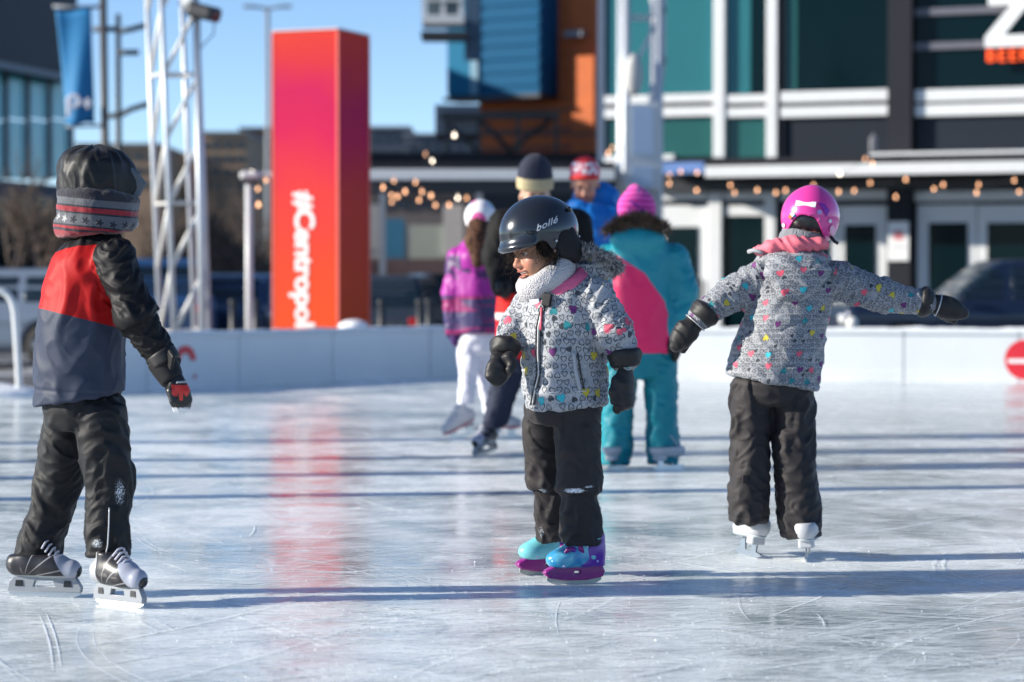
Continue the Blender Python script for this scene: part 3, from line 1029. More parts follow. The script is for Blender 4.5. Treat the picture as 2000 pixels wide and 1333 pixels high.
P, Q = nets(ell((0, 0, 0.06), (0.08, 0.08, 0.085)), 0.02); link('globe', mesh_np('globe', P, Q), plain('opal', (0.8, 0.78, 0.72, 1), 0.3), gl)
tube('post', [(0, 0, 0), (0, 0, -0.4), (0, 0, gz - at(1664, 641, 31.0)[2])], 0.04, M_dark_metal, gl)
gl = thing('wall_lantern', 'grey lantern above the canopy beam of the glass building', 'lantern', tuple(at(1706, 296, 45.5)))
P, Q = nets(un(0.01, rbox((0, 0, 0.13), (0.07, 0.07, 0.14), None, 0.03), cone((0, 0, 0.2), (0, 0, 0.33), 0.05, 0.015)), 0.02)
link('lantern_body', mesh_np('lantern_body', P, Q), plain('lantern_grey', (0.2, 0.2, 0.22, 1)), gl)

# ---- blue and orange building in the middle
M_blue = plain('blue_siding', (0.006, 0.085, 0.19, 1), 0.7, 0, 0.12, 2, spec=.15)
M_blue_l = plain('sunlit_blue_siding', (0.012, 0.14, 0.26, 1), 0.7, 0, 0.12, 2, spec=.15)  # same siding, sunlit left face put into a lighter blue
M_brick = plain('orange_brick', (0.52, 0.125, 0.034, 1), 0.8, 0, 0.25, 3, 0.01, 14)
M_grey = plain('grey_cladding', (0.22, 0.24, 0.27, 1), 0.6, 0, 0.15)
mb = Facade(912, 62.4, 1180, 60.4, 'brick_building', 'orange brick building with a blue clad upper block', 'building')
ms = mb.slab
ms('wall', 936, 194, 1185, 340, 0.0, 8.0, M_brick)
ms('ground_floor', 936, 341, 1185, 660, 0.0, 8.0, plain('dark_render', (0.05, 0.05, 0.055, 1), 0.7))
ms('tower_wall', 1088, -220, 1185, 194, 0.0, 8.0, M_brick)
ms('blue_block', 912, -220, 1090, 192, 0.9, 6.0, M_blue)
for i in range(14):
    ms('siding_board', 962, 180 - i * 26, 1088, 190 - i * 26 + 10, 0.94, 0.03, M_blue)
ms('blue_side', 912, -220, 958, 190, 0.96, 0.05, M_blue_l)
ms('corner_strip', 958, -220, 972, 190, 1.0, 0.06, plain('grey_blue', (0.12, 0.26, 0.36, 1)))
ms('ledge', 905, 192, 1092, 199, 1.0, 0.9, M_dark_metal)
for y in (212, 250, 285):
    ms('brick_course', 940, y, 1170, y + 9, 0.05, 0.05, plain('dark_brick', (0.22, 0.06, 0.03, 1)))
ms('brick_pier', 1130, 112, 1172, 300, 0.35, 0.35, M_brick)
ms('wall_lamp', 1112, 62, 1146, 74, 0.3, 0.25, M_grey)
bl = Facade(828, 58, 912, 58, 'balcony', 'white framed balcony box projecting from the blue block', 'balcony')
bl.slab('floor_slab', 828, 40, 908, 57, 1.2, 1.2, M_frame)
bl.slab('glazing', 838, -60, 900, 40, 1.0, 0.05, plain('dim_glazing', (0.10, 0.13, 0.14, 1), 0.2))
for x in (828, 864, 898):
    bl.slab('post', x, -60, x + 9, 40, 1.15, 0.1, M_frame)
bl.slab('top_rail', 828, 8, 908, 14, 1.18, 0.05, M_frame)
bl.slab('lower_beam', 826, 71, 914, 83, 1.2, 1.2, M_dark_metal)
bl.slab('back_wall', 908, -220, 938, 120, 0.3, 0.2, plain('steel_blue', (0.06, 0.12, 0.2, 1)))
tr = Facade(850, 56, 1100, 56, 'roof_terrace', 'grey roof terrace with railings and crossed braces under the blue block', 'terrace')
tr.slab('parapet', 850, 205, 936, 262, 0.0, 3.0, M_grey)
tr.slab('deck_edge', 862, 222, 1092, 234, 0.4, 0.3, M_dark_metal)
tr.slab('lower_deck', 722, 300, 1200, 332, 0.3, 3.0, M_char)
for x in (870, 932, 1008, 1082):
    tr.slab('post', x, 232, x + 8, 302, 0.35, 0.1, M_dark_metal)
def brace(fa, a, b, r, mat, name='brace', front=0.3):
    u0, v0 = fa.uv(*a); u1, v1 = fa.uv(*b)
    tube(name, [(u0, -front, v0), ((u0 + u1) / 2, -front, (v0 + v1) / 2), (u1, -front, v1)], r, mat, fa.root, 6)
brace(tr, (990, 300), (1075, 236), 0.07, M_dark_metal)
brace(tr, (940, 238), (1000, 300), 0.07, M_dark_metal)
brace(tr, (872, 238), (935, 300), 0.05, M_dark_metal)
tr.slab('handrail', 936, 262, 1180, 266, 0.3, 0.06, M_dark_metal)

# ---- the long canopy with string lights behind the rink
cn = Facade(470, 39, 1200, 39, 'canopy', 'long dark canopy with a white edge beam behind the pillar', 'canopy')
cn.slab('edge_beam', 716, 332, 1200, 353, 0.2, 0.2, M_frame, bev=0.01)
cn.slab('roof', 716, 318, 1200, 331, 0.1, 4.0, M_char)
cn.slab('under_beam_shade', 718, 354, 1200, 378, 0.1, 0.2, M_dark_metal)  # shade below the edge beam, put in as a dark slab
for x in (742, 930, 1180):
    cn.slab('post', x, 378, x + 12, 655, 0.12, 0.15, M_grey)
lp = thing('lamp_post', 'short white post with a flat lamp head left of the orange pillar', 'lamp post', (at(487, 640, 31)[0], 31, gz))
zt = at(487, 362, 31)[2] - gz
tube('post', [(0, 0, 0), (0, 0, zt / 2), (0, 0, zt)], 0.05, M_white_metal, lp)
f_ = un(0.02, rbox((0.02, 0, zt + 0.12), (0.13, 0.13, 0.055), None, 0.05), cone((0, 0, zt - 0.02), (0, 0, zt + 0.09), 0.05, 0.04))
P, Q = nets(f_, 0.02); link('lamp_head', mesh_np('lamp_head', P, Q), M_white_metal, lp)
box('lamp_arm', (0.24, 0, zt + 0.13), (0.24, 0.08, 0.07), M_white_metal, lp, bev=0.02)
box('lamp_shade', (0.02, 0, zt + 0.04), (0.22, 0.22, 0.03), M_dark_metal, lp)

# ---- string lights: bulbs hung on sagging cables
bulb_me = {}
def bulb_mesh():
    f = un(0.008, ell((0, 0, -0.035), (0.020, 0.020, 0.025)), cone((0, 0, 0), (0, 0, -0.02), 0.011, 0.011))
    P, Q = nets(f, 0.008)
    return mesh_np('bulb', P, Q)
def string(label, pts, d, pale=()):
    pts = sorted(pts)
    W_ = [at(x, y, d + 0.8 * math.sin(i * 2.1)) for i, (x, y) in enumerate(pts)]
    t_ = thing('string_lights', label, 'string lights', tuple(W_[0]), 0, 'strings of bulbs over the terrace')
    L = [w - W_[0] for w in W_]
    if len(L) > 1:
        path = []
        for a, b in zip(L[:-1], L[1:]):
            for k in range(5):
                s = k / 5
                path.append(a + (b - a) * s + np.array((0, 0, -0.05 * math.sin(math.pi * s))))
        path.append(L[-1])
        tube('cable', path, 0.006, M_dark_metal, t_, 5)
    for i, q in enumerate(L):
        w = any(abs(pts[i][0] - a) < 3 and abs(pts[i][1] - b) < 3 for a, b in pale)
        k = 'w' if w else 'o'
        if k not in bulb_me:
            bulb_me[k] = bulb_mesh(); bulb_me[k].materials.append(M_bulb_w if w else M_bulb)
        link('bulb', bulb_me[k], None, t_, tuple(q))
zr = lambda L: [(1260 + .37 * x, .37 * y) for x, y in L]
zl = lambda L: [(400 + .3226 * x, 230 + .3226 * y) for x, y in L]
string('string of warm bulbs under the white canopy beam at right', zr([(272, 998), (450, 970), (592, 997), (741, 998), (889, 972), (1022, 1005), (1103, 1000), (1188, 958), (1376, 940), (1573, 968), (1760, 968), (1948, 945)]), 43)
string('string of bulbs dipping lowest above the pink helmet', zr([(472, 1010), (690, 1010), (945, 1025), (1323, 1032), (1525, 990), (1750, 1010), (1975, 1005)]), 41.5, zr([(945, 1025)]))
string('short run of bulbs climbing towards the grey lantern', zr([(1028, 910), (1162, 832), (1200, 855)]), 44, zr([(1028, 910)]))
string('cluster of bulbs just right of the white lattice tower', zr([(40, 985), (127, 915), (127, 962), (187, 898), (275, 903)]), 42)
string('pair of bulbs just left of the white lattice tower', [(1188, 296), (1196, 286)], 42)
string('rising string of bulbs above the white beam between pillar and terrace', zl([(1313, 295), (1337, 213), (1378, 258), (1510, 97)]), 40, zl([(1378, 258), (1510, 97)]))
string('string of bulbs hanging just under the white beam right of the pillar', zl([(1080, 413), (1145, 370), (1213, 437), (1275, 380), (1316, 437), (1370, 462)]), 37.5)
string('lowest string of dim bulbs right of the pillar', zl([(1130, 457), (1168, 468), (1132, 500), (1297, 490), (1396, 520), (1480, 520), (1530, 475), (1585, 478)]), 40, zl([(1530, 475)]))
string('few bulbs around the short white lamp post', zl([(285, 325), (322, 420), (370, 365), (325, 515)]), 33, zl([(285, 325)]))

# ---- far buildings
def far_block(name, label, px0, px1, ytop, d, depth, mat, rows, cols, wmat, roof=None, y_low=None):
    fa = Facade(px0, d, px1, d, name, label, 'building')
    fa.slab('wall', px0, ytop, px1, 662 if y_low is None else y_low, 0.0, depth, mat)
    fa.slab('roof', px0 - 3, ytop - 5, px1 + 3, ytop - 0.5, 0.2, depth, roof or M_grey)
    w = (px1 - px0) / cols
    for r_ in range(rows):
        for c in range(cols):
            x = px0 + (c + 0.22) * w; y = ytop + 14 + r_ * 27
            fa.slab('window', x, y, x + 0.56 * w, y + 15, 0.05, 0.04, wmat)
    return fa
M_tan = plain('tan_brick', (0.30, 0.20, 0.13, 1), 0.8, 0, 0.2, 0.3)
M_brown = plain('brown_brick', (0.15, 0.09, 0.065, 1), 0.8, 0, 0.25, 0.3)
M_slate = plain('slate_wall', (0.07, 0.085, 0.115, 1), 0.7, 0, 0.25, 0.4)
M_cream = plain('cream_wall', (0.5, 0.46, 0.38, 1), 0.8, 0, 0.15, 0.4)
M_far_win = plain('far_window', (0.04, 0.05, 0.065, 1), 0.25)
far_block('apartment_block', 'tan flat roofed block far behind the lattice tower', 388, 482, 262, 150, 20, M_tan, 4, 4, M_far_win)
far_block('apartment_block', 'brown block far behind, right of the tan one', 470, 600, 254, 165, 20, M_brown, 4, 5, M_far_win, M_slate)
far_block('apartment_block', 'pale brown block far behind the boy in the black hood', 150, 312, 285, 140, 20, M_tan, 3, 6, M_far_win)
far_block('apartment_block', 'dark grey block far behind, right of the orange pillar', 700, 800, 252, 120, 15, M_slate, 3, 5, M_far_win)
far_block('apartment_block', 'long slate coloured block under the roof terrace', 790, 945, 266, 110, 15, M_slate, 2, 7, M_far_win)
far_block('shop_building', 'grey shopfront under the canopy right of the pillar', 716, 960, 380, 75, 12, plain('shop_grey', (0.16, 0.14, 0.13, 1)), 1, 5, M_far_win)
sh = Facade(716, 70, 960, 70, 'shop_kiosk', 'pale shop kiosk with a blue door under the canopy', 'kiosk')
sh.slab('window_band', 790, 440, 905, 540, 0.1, 0.3, plain('pale_band', (0.40, 0.44, 0.38, 1)))
sh.slab('blue_door', 752, 428, 790, 505, 0.12, 0.1, plain('door_blue', (0.04, 0.19, 0.32, 1)))
sh.slab('pillar', 722, 400, 752, 560, 0.12, 0.1, plain('stone_grey', (0.38, 0.38, 0.38, 1)))
sh.slab('pillar', 866, 400, 905, 500, 0.16, 0.1, plain('stone_pale', (0.55, 0.55, 0.52, 1)))
sh.slab('plinth', 716, 506, 905, 545, 0.3, 0.1, plain('plinth_brown', (0.12, 0.08, 0.08, 1)))
# left glass hall
lg = Facade(-260, 52, 135, 62, 'glass_hall', 'building with a dark upper wall and turquoise glazing at far left', 'building')
M_turq = glass('turquoise_sky_glass', (0.12, 0.60, 0.68, 1), 0.1, 0.5)  # sky reflection on the panes is put into this bright base colour
lg.slab('upper_wall', -260, -200, 118, 128, 0.5, 8, plain('navy_wall', (0.008, 0.014, 0.030, 1), 0.6))
lg.slab('lower_wall', -260, 350, 132, 662, 0.3, 8, M_slate)
lg.slab('eaves', -262, 120, 122, 134, 0.7, 0.4, plain('eaves_grey', (0.14, 0.18, 0.22, 1)))
for i in range(9):
    x = -250 + i * 42.5
    lg.slab('pane', x, 134, x + 38, 232, 0.1, 0.05, M_turq)
    lg.slab('pane', x, 236, x + 38, 350, 0.1, 0.05, M_turq)
    lg.slab('mullion', x + 38.5, 134, x + 42, 350, 0.2, 0.1, M_slate)
for i in range(4):
    lg.slab('shop_window', -30 + i * 40, 385, 2 + i * 40, 520, 0.34, 0.05, G_dark)
# banner on a mast
bx = at(207, 640, 40)
bn = thing('banner_mast', 'tall dark mast carrying a blue cloth banner at upper left', 'banner', (bx[0], 40, gz))
zz = lambda y: at(207, y, 40)[2] - gz
tube('mast', [(0, 0, 0), (0, 0, 3), (-0.03, 0, zz(-60))], [0.075, 0.07, 0.06], plain('brown_mast', (0.06, 0.055, 0.055, 1)), bn)
X = lambda px: at(px, 100, 40)[0] - bx[0]
V, Q = [], []
ny, nx = 16, 10
for j in range(ny + 1):
    for i in range(nx + 1):
        s, t_ = i / nx, j / ny
        xl = X(109) * (1 - t_) + X(130) * t_; xr = X(179) * (1 - t_) + X(183) * t_
        V.append((xl + (xr - xl) * s, 0.06 * math.sin(s * 5 + t_ * 3) * (0.3 + t_), zz(20) + (zz(243) - zz(20)) * t_ - 0.03 * math.sin(s * 6)))
for j in range(ny):
    for i in range(nx): Q.append((j * (nx + 1) + i, j * (nx + 1) + i + 1, (j + 1) * (nx + 1) + i + 1, (j + 1) * (nx + 1) + i))
bo = link('cloth', faces_mesh('cloth', V, Q), cloth('banner_blue', (0.02, 0.19, 0.42, 1), wrinkle=0.01, wscale=4), bn)
md = bo.modifiers.new('thick', 'SOLIDIFY'); md.thickness = 0.01
tube('banner_arm', [(0, 0, zz(14)), (X(140), 0, zz(15)), (X(104), 0, zz(13))], 0.03, M_grey, bn)
tube('banner_arm', [(0, 0, zz(246)), (X(160), 0, zz(247)), (X(128), 0, zz(247))], 0.025, M_grey, bn)
M_mark = plain('banner_mark', (0.72, 0.70, 0.74, 1), 0.6)
f_ = un(0.03, cone((X(138), -0.13, zz(196)), (X(136), -0.13, zz(226)), 0.05, 0.035), torus((X(147), -0.13, zz(199)), yawM(0) @ np.array([[1, 0, 0], [0, 0, 1], [0, -1, 0]]), 0.085, 0.085, 0.035))
P, Q = nets(f_, 0.02); P[:, 1] = -0.13 + (P[:, 1] + 0.13) * 0.2
link('emblem', mesh_np('emblem', P, Q), M_mark, bn)
f_ = un(0.02, cone((X(160), -0.12, zz(203)), (X(178), -0.12, zz(203)), 0.035, 0.035), cone((X(174), -0.12, zz(196)), (X(174), -0.12, zz(211)), 0.03, 0.03))
P, Q = nets(f_, 0.02); P[:, 1] = -0.12 + (P[:, 1] + 0.12) * 0.2
link('emblem', mesh_np('emblem', P, Q), M_mark, bn)
# street lamp with curved arms behind it
lx = at(233, 640, 46)
ls = thing('street_lamp', 'dark street lamp with several curved arms beside the banner mast', 'street lamp', (lx[0], 46, gz))
zz2 = lambda y: at(233, y, 46)[2] - gz
X2 = lambda px: at(px, 100, 46)[0] - lx[0]
M_lampm = plain('lamp_dark', (0.03, 0.042, 0.055, 1), 0.5)
tube('pole', [(0, 0, 0), (0, 0, 3), (0, 0, zz2(28))], [0.08, 0.065, 0.05], M_lampm, ls)
for pts_ in ([(233, 62), (255, 58), (292, 48)], [(233, 226), (255, 214), (280, 206), (300, 203)], [(233, 103), (250, 103), (271, 103)], [(233, 58), (205, 57), (182, 58)], [(233, 222), (222, 226), (212, 228)]):
    tube('arm', [(X2(a), 0, zz2(b)) for a, b in pts_], 0.055, M_lampm, ls, 8)
lx = at(524, 640, 80)
ls = thing('street_lamp', 'thin far street lamp with two heads rising behind the orange pillar', 'street lamp', (lx[0], 80, gz))
z3 = lambda y: at(524, y, 80)[2] - gz
tube('pole', [(0, 0, 0), (0, 0, 4), (0, 0, z3(14))], [0.1, 0.09, 0.07], M_grey, ls)
for s in (-1, 1):
    tube('lamp_arm', [(0, 0, z3(18)), (s * 0.25, 0, z3(15)), (s * 0.5, 0, z3(14))], 0.05, M_grey, ls, 6)
    box('lamp_head', (s * 0.6, 0, z3(13)), (0.4, 0.2, 0.1), M_grey, ls, bev=0.03)

# ---- bare trees and shrubs
M_bark = plain('bark', (0.10, 0.075, 0.062, 1), 0.9, 0, 0.25)
M_twig = plain('twigs', (0.13, 0.095, 0.075, 1), 0.9, 0, 0.3)
def bare_tree(label, base, h, seed, spread=0.5):
    r_ = random.Random(seed)
    t_ = thing('bare_tree', label, 'tree', tuple(base), 0, 'leafless trees behind the rink')
    TV, TQ, CV, CQ = [], [], [], []
    def seg(store, a, b, r0, r1, n):
        V, Q = tube_arrays([a, (a + b) / 2 + np.array([r_.uniform(-1, 1) for _ in range(3)]) * 0.05 * np.linalg.norm(b - a), b], [r0, (r0 + r1) / 2, r1], n)
        k = sum(len(x) for x in store[0]); store[0].append(V); store[1].extend([tuple(i + k for i in q) for q in Q])
    def branch(a, d_, L, r0, lev):
        b = a + d_ * L
        seg((TV, TQ) if lev < 2 else (CV, CQ), a, b, r0, r0 * 0.65, 6 if lev < 2 else 3)
        if lev >= 5: return
        for _ in range(3 if lev else 5):
            q = d_ + np.array([r_.gauss(0, spread), r_.gauss(0, spread), r_.gauss(0.12, spread * 0.6)])
            q /= np.linalg.norm(q)
            branch(a + d_ * L * r_.uniform(0.55, 1.0), q, L * r_.uniform(0.55, 0.8), r0 * 0.6, lev + 1)
    branch(np.zeros(3), np.array((0, 0, 1.0)), h * 0.33, h * 0.018, 0)
    link('trunk', faces_mesh('trunk', np.concatenate(TV), TQ), M_bark, t_)
    link('crown', faces_mesh('crown', np.concatenate(CV), CQ), M_twig, t_)
def gp(px, d): return (at(px, 600, d)[0], d, gz)
for i, (px, d_, h_, lab) in enumerate(((462, 90, 6.2, 'leafless tree left of the orange pillar'), (432, 78, 4.4, 'small leafless tree right of the lattice tower'), (290, 85, 5.4, 'leafless tree just left of the lattice tower'),
                                 (360, 95, 5.4, 'leafless tree seen through the lattice tower'), (30, 48, 4.4, 'leafless tree before the turquoise glazing'), (95, 50, 4.0, 'leafless sapling at the corner of the glass hall'), (508, 70, 4.2, 'leafless tree hard against the left side of the pillar'))):
    bare_tree(lab, gp(px, d_), h_, 20 + i)
# a bank of brown winter shrubs
V, Q = [], []
r_ = random.Random(3)
for i in range(5200):
    px = r_.uniform(250, 545); d_ = r_.uniform(58, 66)
    top = 0.9 + 2.0 * max(0, 1 - abs(px - 400) / 170)
    p = np.array((at(px, 600, d_)[0], d_, gz + top * r_.random()))
    a = np.array((r_.gauss(0, .5), r_.gauss(0, .5), r_.uniform(.3, 1))); a /= np.linalg.norm(a)
    w = np.array((-a[2], 0, a[0])) * 0.03; L = r_.uniform(0.3, 0.8)
    k = len(V); V += [p - w, p + w, p + a * L]; Q.append((k, k + 1, k + 2))
tag(link('shrub_bank', faces_mesh('shrub_bank', V, Q, False), M_twig), 'brown leafless shrubs massed behind the lattice tower', 'shrubs', kind='stuff')
f_ = ell((at(400, 600, 64)[0], 66, gz - 0.5), (3.2, 2.5, 2.4))
P, Q = nets(f_, 0.3); P = P + (pn(P * 1.1) * 0.4)[:, None]
tag(link('earth_bank', mesh_np('earth_bank', P, Q), plain('brown_earth', (0.10, 0.075, 0.06, 1), 0.95, 0, 0.3, 1.5, 0.05, 4)), 'brown earth bank under the leafless shrubs', 'earth bank', kind='structure')

# ---- parked cars
M_tyre = plain('tyre', (0.015, 0.015, 0.016, 1), 0.8)
M_rim = plain('rim', (0.45, 0.46, 0.48, 1), 0.3, 0.6)
M_carglass = glass('car_glass', (0.01, 0.02, 0.03, 1), 0.05, 0.5)
M_headl = plain('headlight', (0.7, 0.72, 0.75, 1), 0.15)
def wheel_mesh():
    bm = bmesh.new()
    prof = [(0.20, -0.09), (0.29, -0.10), (0.32, -0.07), (0.325, 0.07), (0.29, 0.10), (0.20, 0.09)]
    n = 24
    rings = [[bm.verts.new((r * math.cos(2 * math.pi * i / n), y, r * math.sin(2 * math.pi * i / n))) for i in range(n)] for r, y in prof]
    for a, b in zip(rings[:-1], rings[1:]):
        for i in range(n): bm.faces.new((a[i], a[(i + 1) % n], b[(i + 1) % n], b[i]))
    return bm_mesh('tyre', bm, True)
def rim_mesh():
    bm = bmesh.new()
    n = 20
    for y in (-0.085, 0.085):
        c = bm.verts.new((0, y * 0.7, 0))
        r1 = [bm.verts.new((0.205 * math.cos(2 * math.pi * i / n), y * (1 if i % 4 < 2 else 0.6), 0.205 * math.sin(2 * math.pi * i / n))) for i in range(n)]
        for i in range(n): bm.faces.new((c, r1[i], r1[(i + 1) % n]))
    return bm_mesh('rim', bm)
TY, RM = wheel_mesh(), rim_mesh()
TY.materials.append(M_tyre); RM.materials.append(M_rim)
def car(label, col, loc, yaw, L=4.4, H=1.45, kind='sedan'):
    t_ = thing('parked_car', label, 'car', loc, yaw, 'cars parked behind the rink')
    paint = plain('car_paint', col, 0.3, 0.2, 0.06, coat=0.6)
    w = 0.88
    hb = 0.86
    hood = H * 0.62
    body = rbox((0, 0, 0.22 + (hood - 0.22) / 2), (L / 2, w, (hood - 0.22) / 2), None, 0.16)
    if kind == 'suv': c0, c1, c2, c3 = L * 0.24, L * 0.08, -L * 0.42, -L * 0.485
    else: c0, c1, c2, c3 = L * 0.22, L * 0.03, -L * 0.26, -L * 0.43
    def cabf(P, g=0.0):
        x, y, z = P[:, 0], np.abs(P[:, 1]), P[:, 2]
        z0 = hood - 0.1
        k1 = (H - z0) / (c0 - c1); k2 = (H - z0) / (c2 - c3)
        n1 = np.array((k1, 1)) / math.hypot(k1, 1); n2 = np.array((-k2, 1)) / math.hypot(k2, 1)
        d1 = (x - c0) * n1[0] + (z - z0) * n1[1]
        d2 = (x - c3) * n2[0] + (z - z0) * n2[1]
        ds = (y - (w - 0.04)) * 0.96 + (z - z0) * 0.28
        d = -smin(-d1, -d2, 0.12)
        d = -smin(-d, -ds, 0.10)
        d = -smin(-d, -(z - H), 0.10)
        return np.maximum(d, z0 - 0.1 - z) - g
    lo, hi = np.array((-L / 2, -1, 0.1)), np.array((L / 2, 1, H))
    cab = F(cabf, lo, hi)
    full = un(0.05, body, cab)
    for sx_ in (L * 0.32, -L * 0.31):
        full = sub(full, F(lambda P, sx_=sx_: np.sqrt((P[:, 0] - sx_) ** 2 + (P[:, 2] - 0.32) ** 2) - 0.38, lo, hi), 0.02)
    P, Q = nets(F(full.fn, lo, hi), 0.05)
    link('body', mesh_np('body', P, Q), paint, t_)
    def win(a, b, side):
        def g(P):
            x, y, z = P[:, 0], P[:, 1], P[:, 2]
            band = np.maximum(hood + 0.05 - z, z - (H - 0.11))
            xx = np.maximum(a - x, x - b)
            d = np.maximum(cabf(P, 0.008), np.maximum(band, xx))
            d = np.maximum(d, -(y * side) + 0.45)
            return np.maximum(d, -cabf(P, -0.03))
        P, Q = nets(F(g, lo, hi), 0.04)
        if len(P): link('side_window', mesh_np('side_window', P, Q), M_carglass, t_)
    for s in (-1, 1):
        win(0.02 * L, c0 - 0.1, s); win(-0.2 * L, 0.0, s)
        if kind == 'suv': win(c3, -0.22 * L, s)
    def ws(front):
        def g(P):
            x, y, z = P[:, 0], P[:, 1], P[:, 2]
            band = np.maximum(hood + 0.03 - z, z - (H - 0.08))
            d = np.maximum(cabf(P, 0.010), np.maximum(band, np.abs(y) - 0.62 + (z - hood) * 0.2))
            xm = (c1 - 0.05) if front else (c2 + 0.05)
            d = np.maximum(d, (xm - x) if front else (x - xm))
            return np.maximum(d, -cabf(P, -0.03))
        P, Q = nets(F(g, lo, hi), 0.04)
        if len(P): link('windscreen' if front else 'rear_window', mesh_np('windscreen', P, Q), M_carglass, t_)
    ws(True); ws(False)
    for sx_ in (L * 0.32, -L * 0.31):
        for s in (-1, 1):
            ty = link('tyre', TY, None, t_, (sx_, s * (w - 0.1), 0.32))
            link('rim', RM, None, ty, (0, s * 0.02, 0))
    for s in (-1, 1):
        box('headlight', (L / 2 - 0.03, s * 0.62, hood - 0.2), (0.08, 0.3, 0.13), M_headl, t_, bev=0.03)
        box('tail_light', (-L / 2 + 0.03, s * 0.66, hood - 0.18), (0.08, 0.22, 0.15), plain('tail_red', (0.4, 0.01, 0.01, 1), 0.2), t_, bev=0.03)
        box('wing_mirror', (c0 - 0.25, s * (w + 0.06), hood + 0.08), (0.1, 0.18, 0.12), paint, t_, bev=0.03)
    return t_
car('dark blue car parked behind the boards at far right', (0.012, 0.022, 0.05, 1), (at(1945, 600, 33.5)[0], 33.5, gz), R(184), 4.6, 1.58)
car('silver car behind the bent rail at far left', (0.16, 0.20, 0.26, 1), (at(-30, 600, 37)[0], 37, gz), R(170), 4.2, 1.48, 'suv')
car('blue car parked behind the lattice tower', (0.03, 0.09, 0.22, 1), (at(330, 600, 41)[0], 41, gz), R(95), 4.4, 1.66, 'suv')
car('dark blue car left of the orange pillar', (0.02, 0.05, 0.12, 1), (at(490, 600, 42)[0], 42, gz), R(80), 4.4, 1.42)
car('dark grey car just right of the orange pillar', (0.03, 0.04, 0.055, 1), (at(765, 600, 38)[0], 38, gz), R(85), 4.5, 1.38, 'suv')
car('dark car seen left of the girl in purple', (0.02, 0.035, 0.04, 1), (at(872, 600, 41)[0], 41, gz), R(100), 4.4, 1.42, 'suv')
for i, px in enumerate((745, 820, 455, 500, 668 + 170)):
    b_ = thing('bollard', ['black bollard just right of the orange pillar', 'black bollard before the dark grey car', 'black bollard left of the short white lamp post', 'black bollard right of the short white lamp post', 'black bollard left of the girl in purple'][i], 'bollard', gp(px, 33 + 0.2 * i), 0, 'bollards behind the rink')
    tube('post', [(0, 0, 0), (0, 0, 0.5), (0, 0, 1.0)], 0.05, M_dark_metal, b_)
    P, Q = nets(ell((0, 0, 1.0), (0.06, 0.06, 0.045)), 0.015); link('cap', mesh_np('cap', P, Q), M_dark_metal, b_)

# ================================================================== PEOPLE: shared pieces
V3 = lambda *a: np.array(a, float)
def yaw_of(dx, dy): return math.atan2(dy, dx)

def skin_material(name, col, lip):
    t = NT(name)
    p = t.obj()
    l = t.attr('lip').outputs['Fac']; b = t.attr('blush').outputs['Fac']
    n = t.noise(p, 60, 3)
    c = t.mix(n, tuple(x * 0.9 for x in col[:3]) + (1,), col)
    c = t.mix(t.math('MULTIPLY', b, 0.55), c, (0.55, 0.17, 0.12, 1))
    c = t.mix(t.math('MINIMUM', l, 1.0), c, lip)
    t.set(Base_Color=c, Roughness=0.48, Subsurface_Weight=0.12, Subsurface_Radius=(0.012, 0.005, 0.003), Subsurface_Scale=0.6)
    t.bump(t.noise(p, 500, 2), 0.25, 0.0006)
    return t.m

def head_sdf(s=1.0, mouth=1.0):
    parts = [ell((-.012, 0, .03), (.09, .073, .083)), ell((.028, 0, -.035), (.056, .057, .072)), ell((.058, 0, -.086), (.02, .024, .017)),
             ell((.056, .034, -.028), (.026, .023, .026)), ell((.056, -.034, -.028), (.026, .023, .026))]
    h = un(0.022, *parts)
    h = un(0.010, h, cone((.080, 0, .004), (.098, 0, -.026), .006, .0105), ell((.088, .010, -.031), (.009, .008, .007)), ell((.088, -.010, -.031), (.009, .008, .007)),
           ell((.074, .028, .021), (.014, .022, .007)), ell((.074, -.028, .021), (.014, .022, .007)))
    for y in (.029, -.029):
        h = sub(h, ell((.090, y, .004), (.014, .017, .0085)), 0.006)
        h = un(0.004, h, ell((.0745, y, .0085), (.0105, .0155, .0045)), ell((.0735, y, -.0055), (.0105, .015, .0045)))
    # lips and an open mouth
    h = un(0.005, h, ell((.0865, 0, -.0485), (.008, .022 * mouth, .0042)), ell((.0845, 0, -.0665), (.009, .020 * mouth, .005)))
    if mouth > 0.6:
        h = sub(h, ell((.096, 0, -.0565), (.017, .022 * mouth, .0058)), 0.003)
    h = un(0.006, h, ell((-.008, .075, -.005), (.014, .008, .023)), ell((-.008, -.075, -.005), (.014, .008, .023)))
    return h
HEAD = head_sdf(1.0, 1.25)
HEAD_SHUT = head_sdf(1.0, 0.5)

def placed(f, o, M, s=1.0):
    """a local implicit shape set at o with frame M (rows forward, left, up), scaled"""
    o = np.asarray(o, float); M = np.asarray(M, float)
    c = np.array([[a, b, c_] for a in (f.lo[0], f.hi[0]) for b in (f.lo[1], f.hi[1]) for c_ in (f.lo[2], f.hi[2])]) * s @ M + o
    return F(lambda P: f((P - o) @ M.T / s) * s, c.min(0), c.max(0))
def to_local(P, o, M, s=1.0): return (P - o) @ np.asarray(M).T / s
def to_world(p, o, M, s=1.0): return np.asarray(p, float) * s @ np.asarray(M) + o

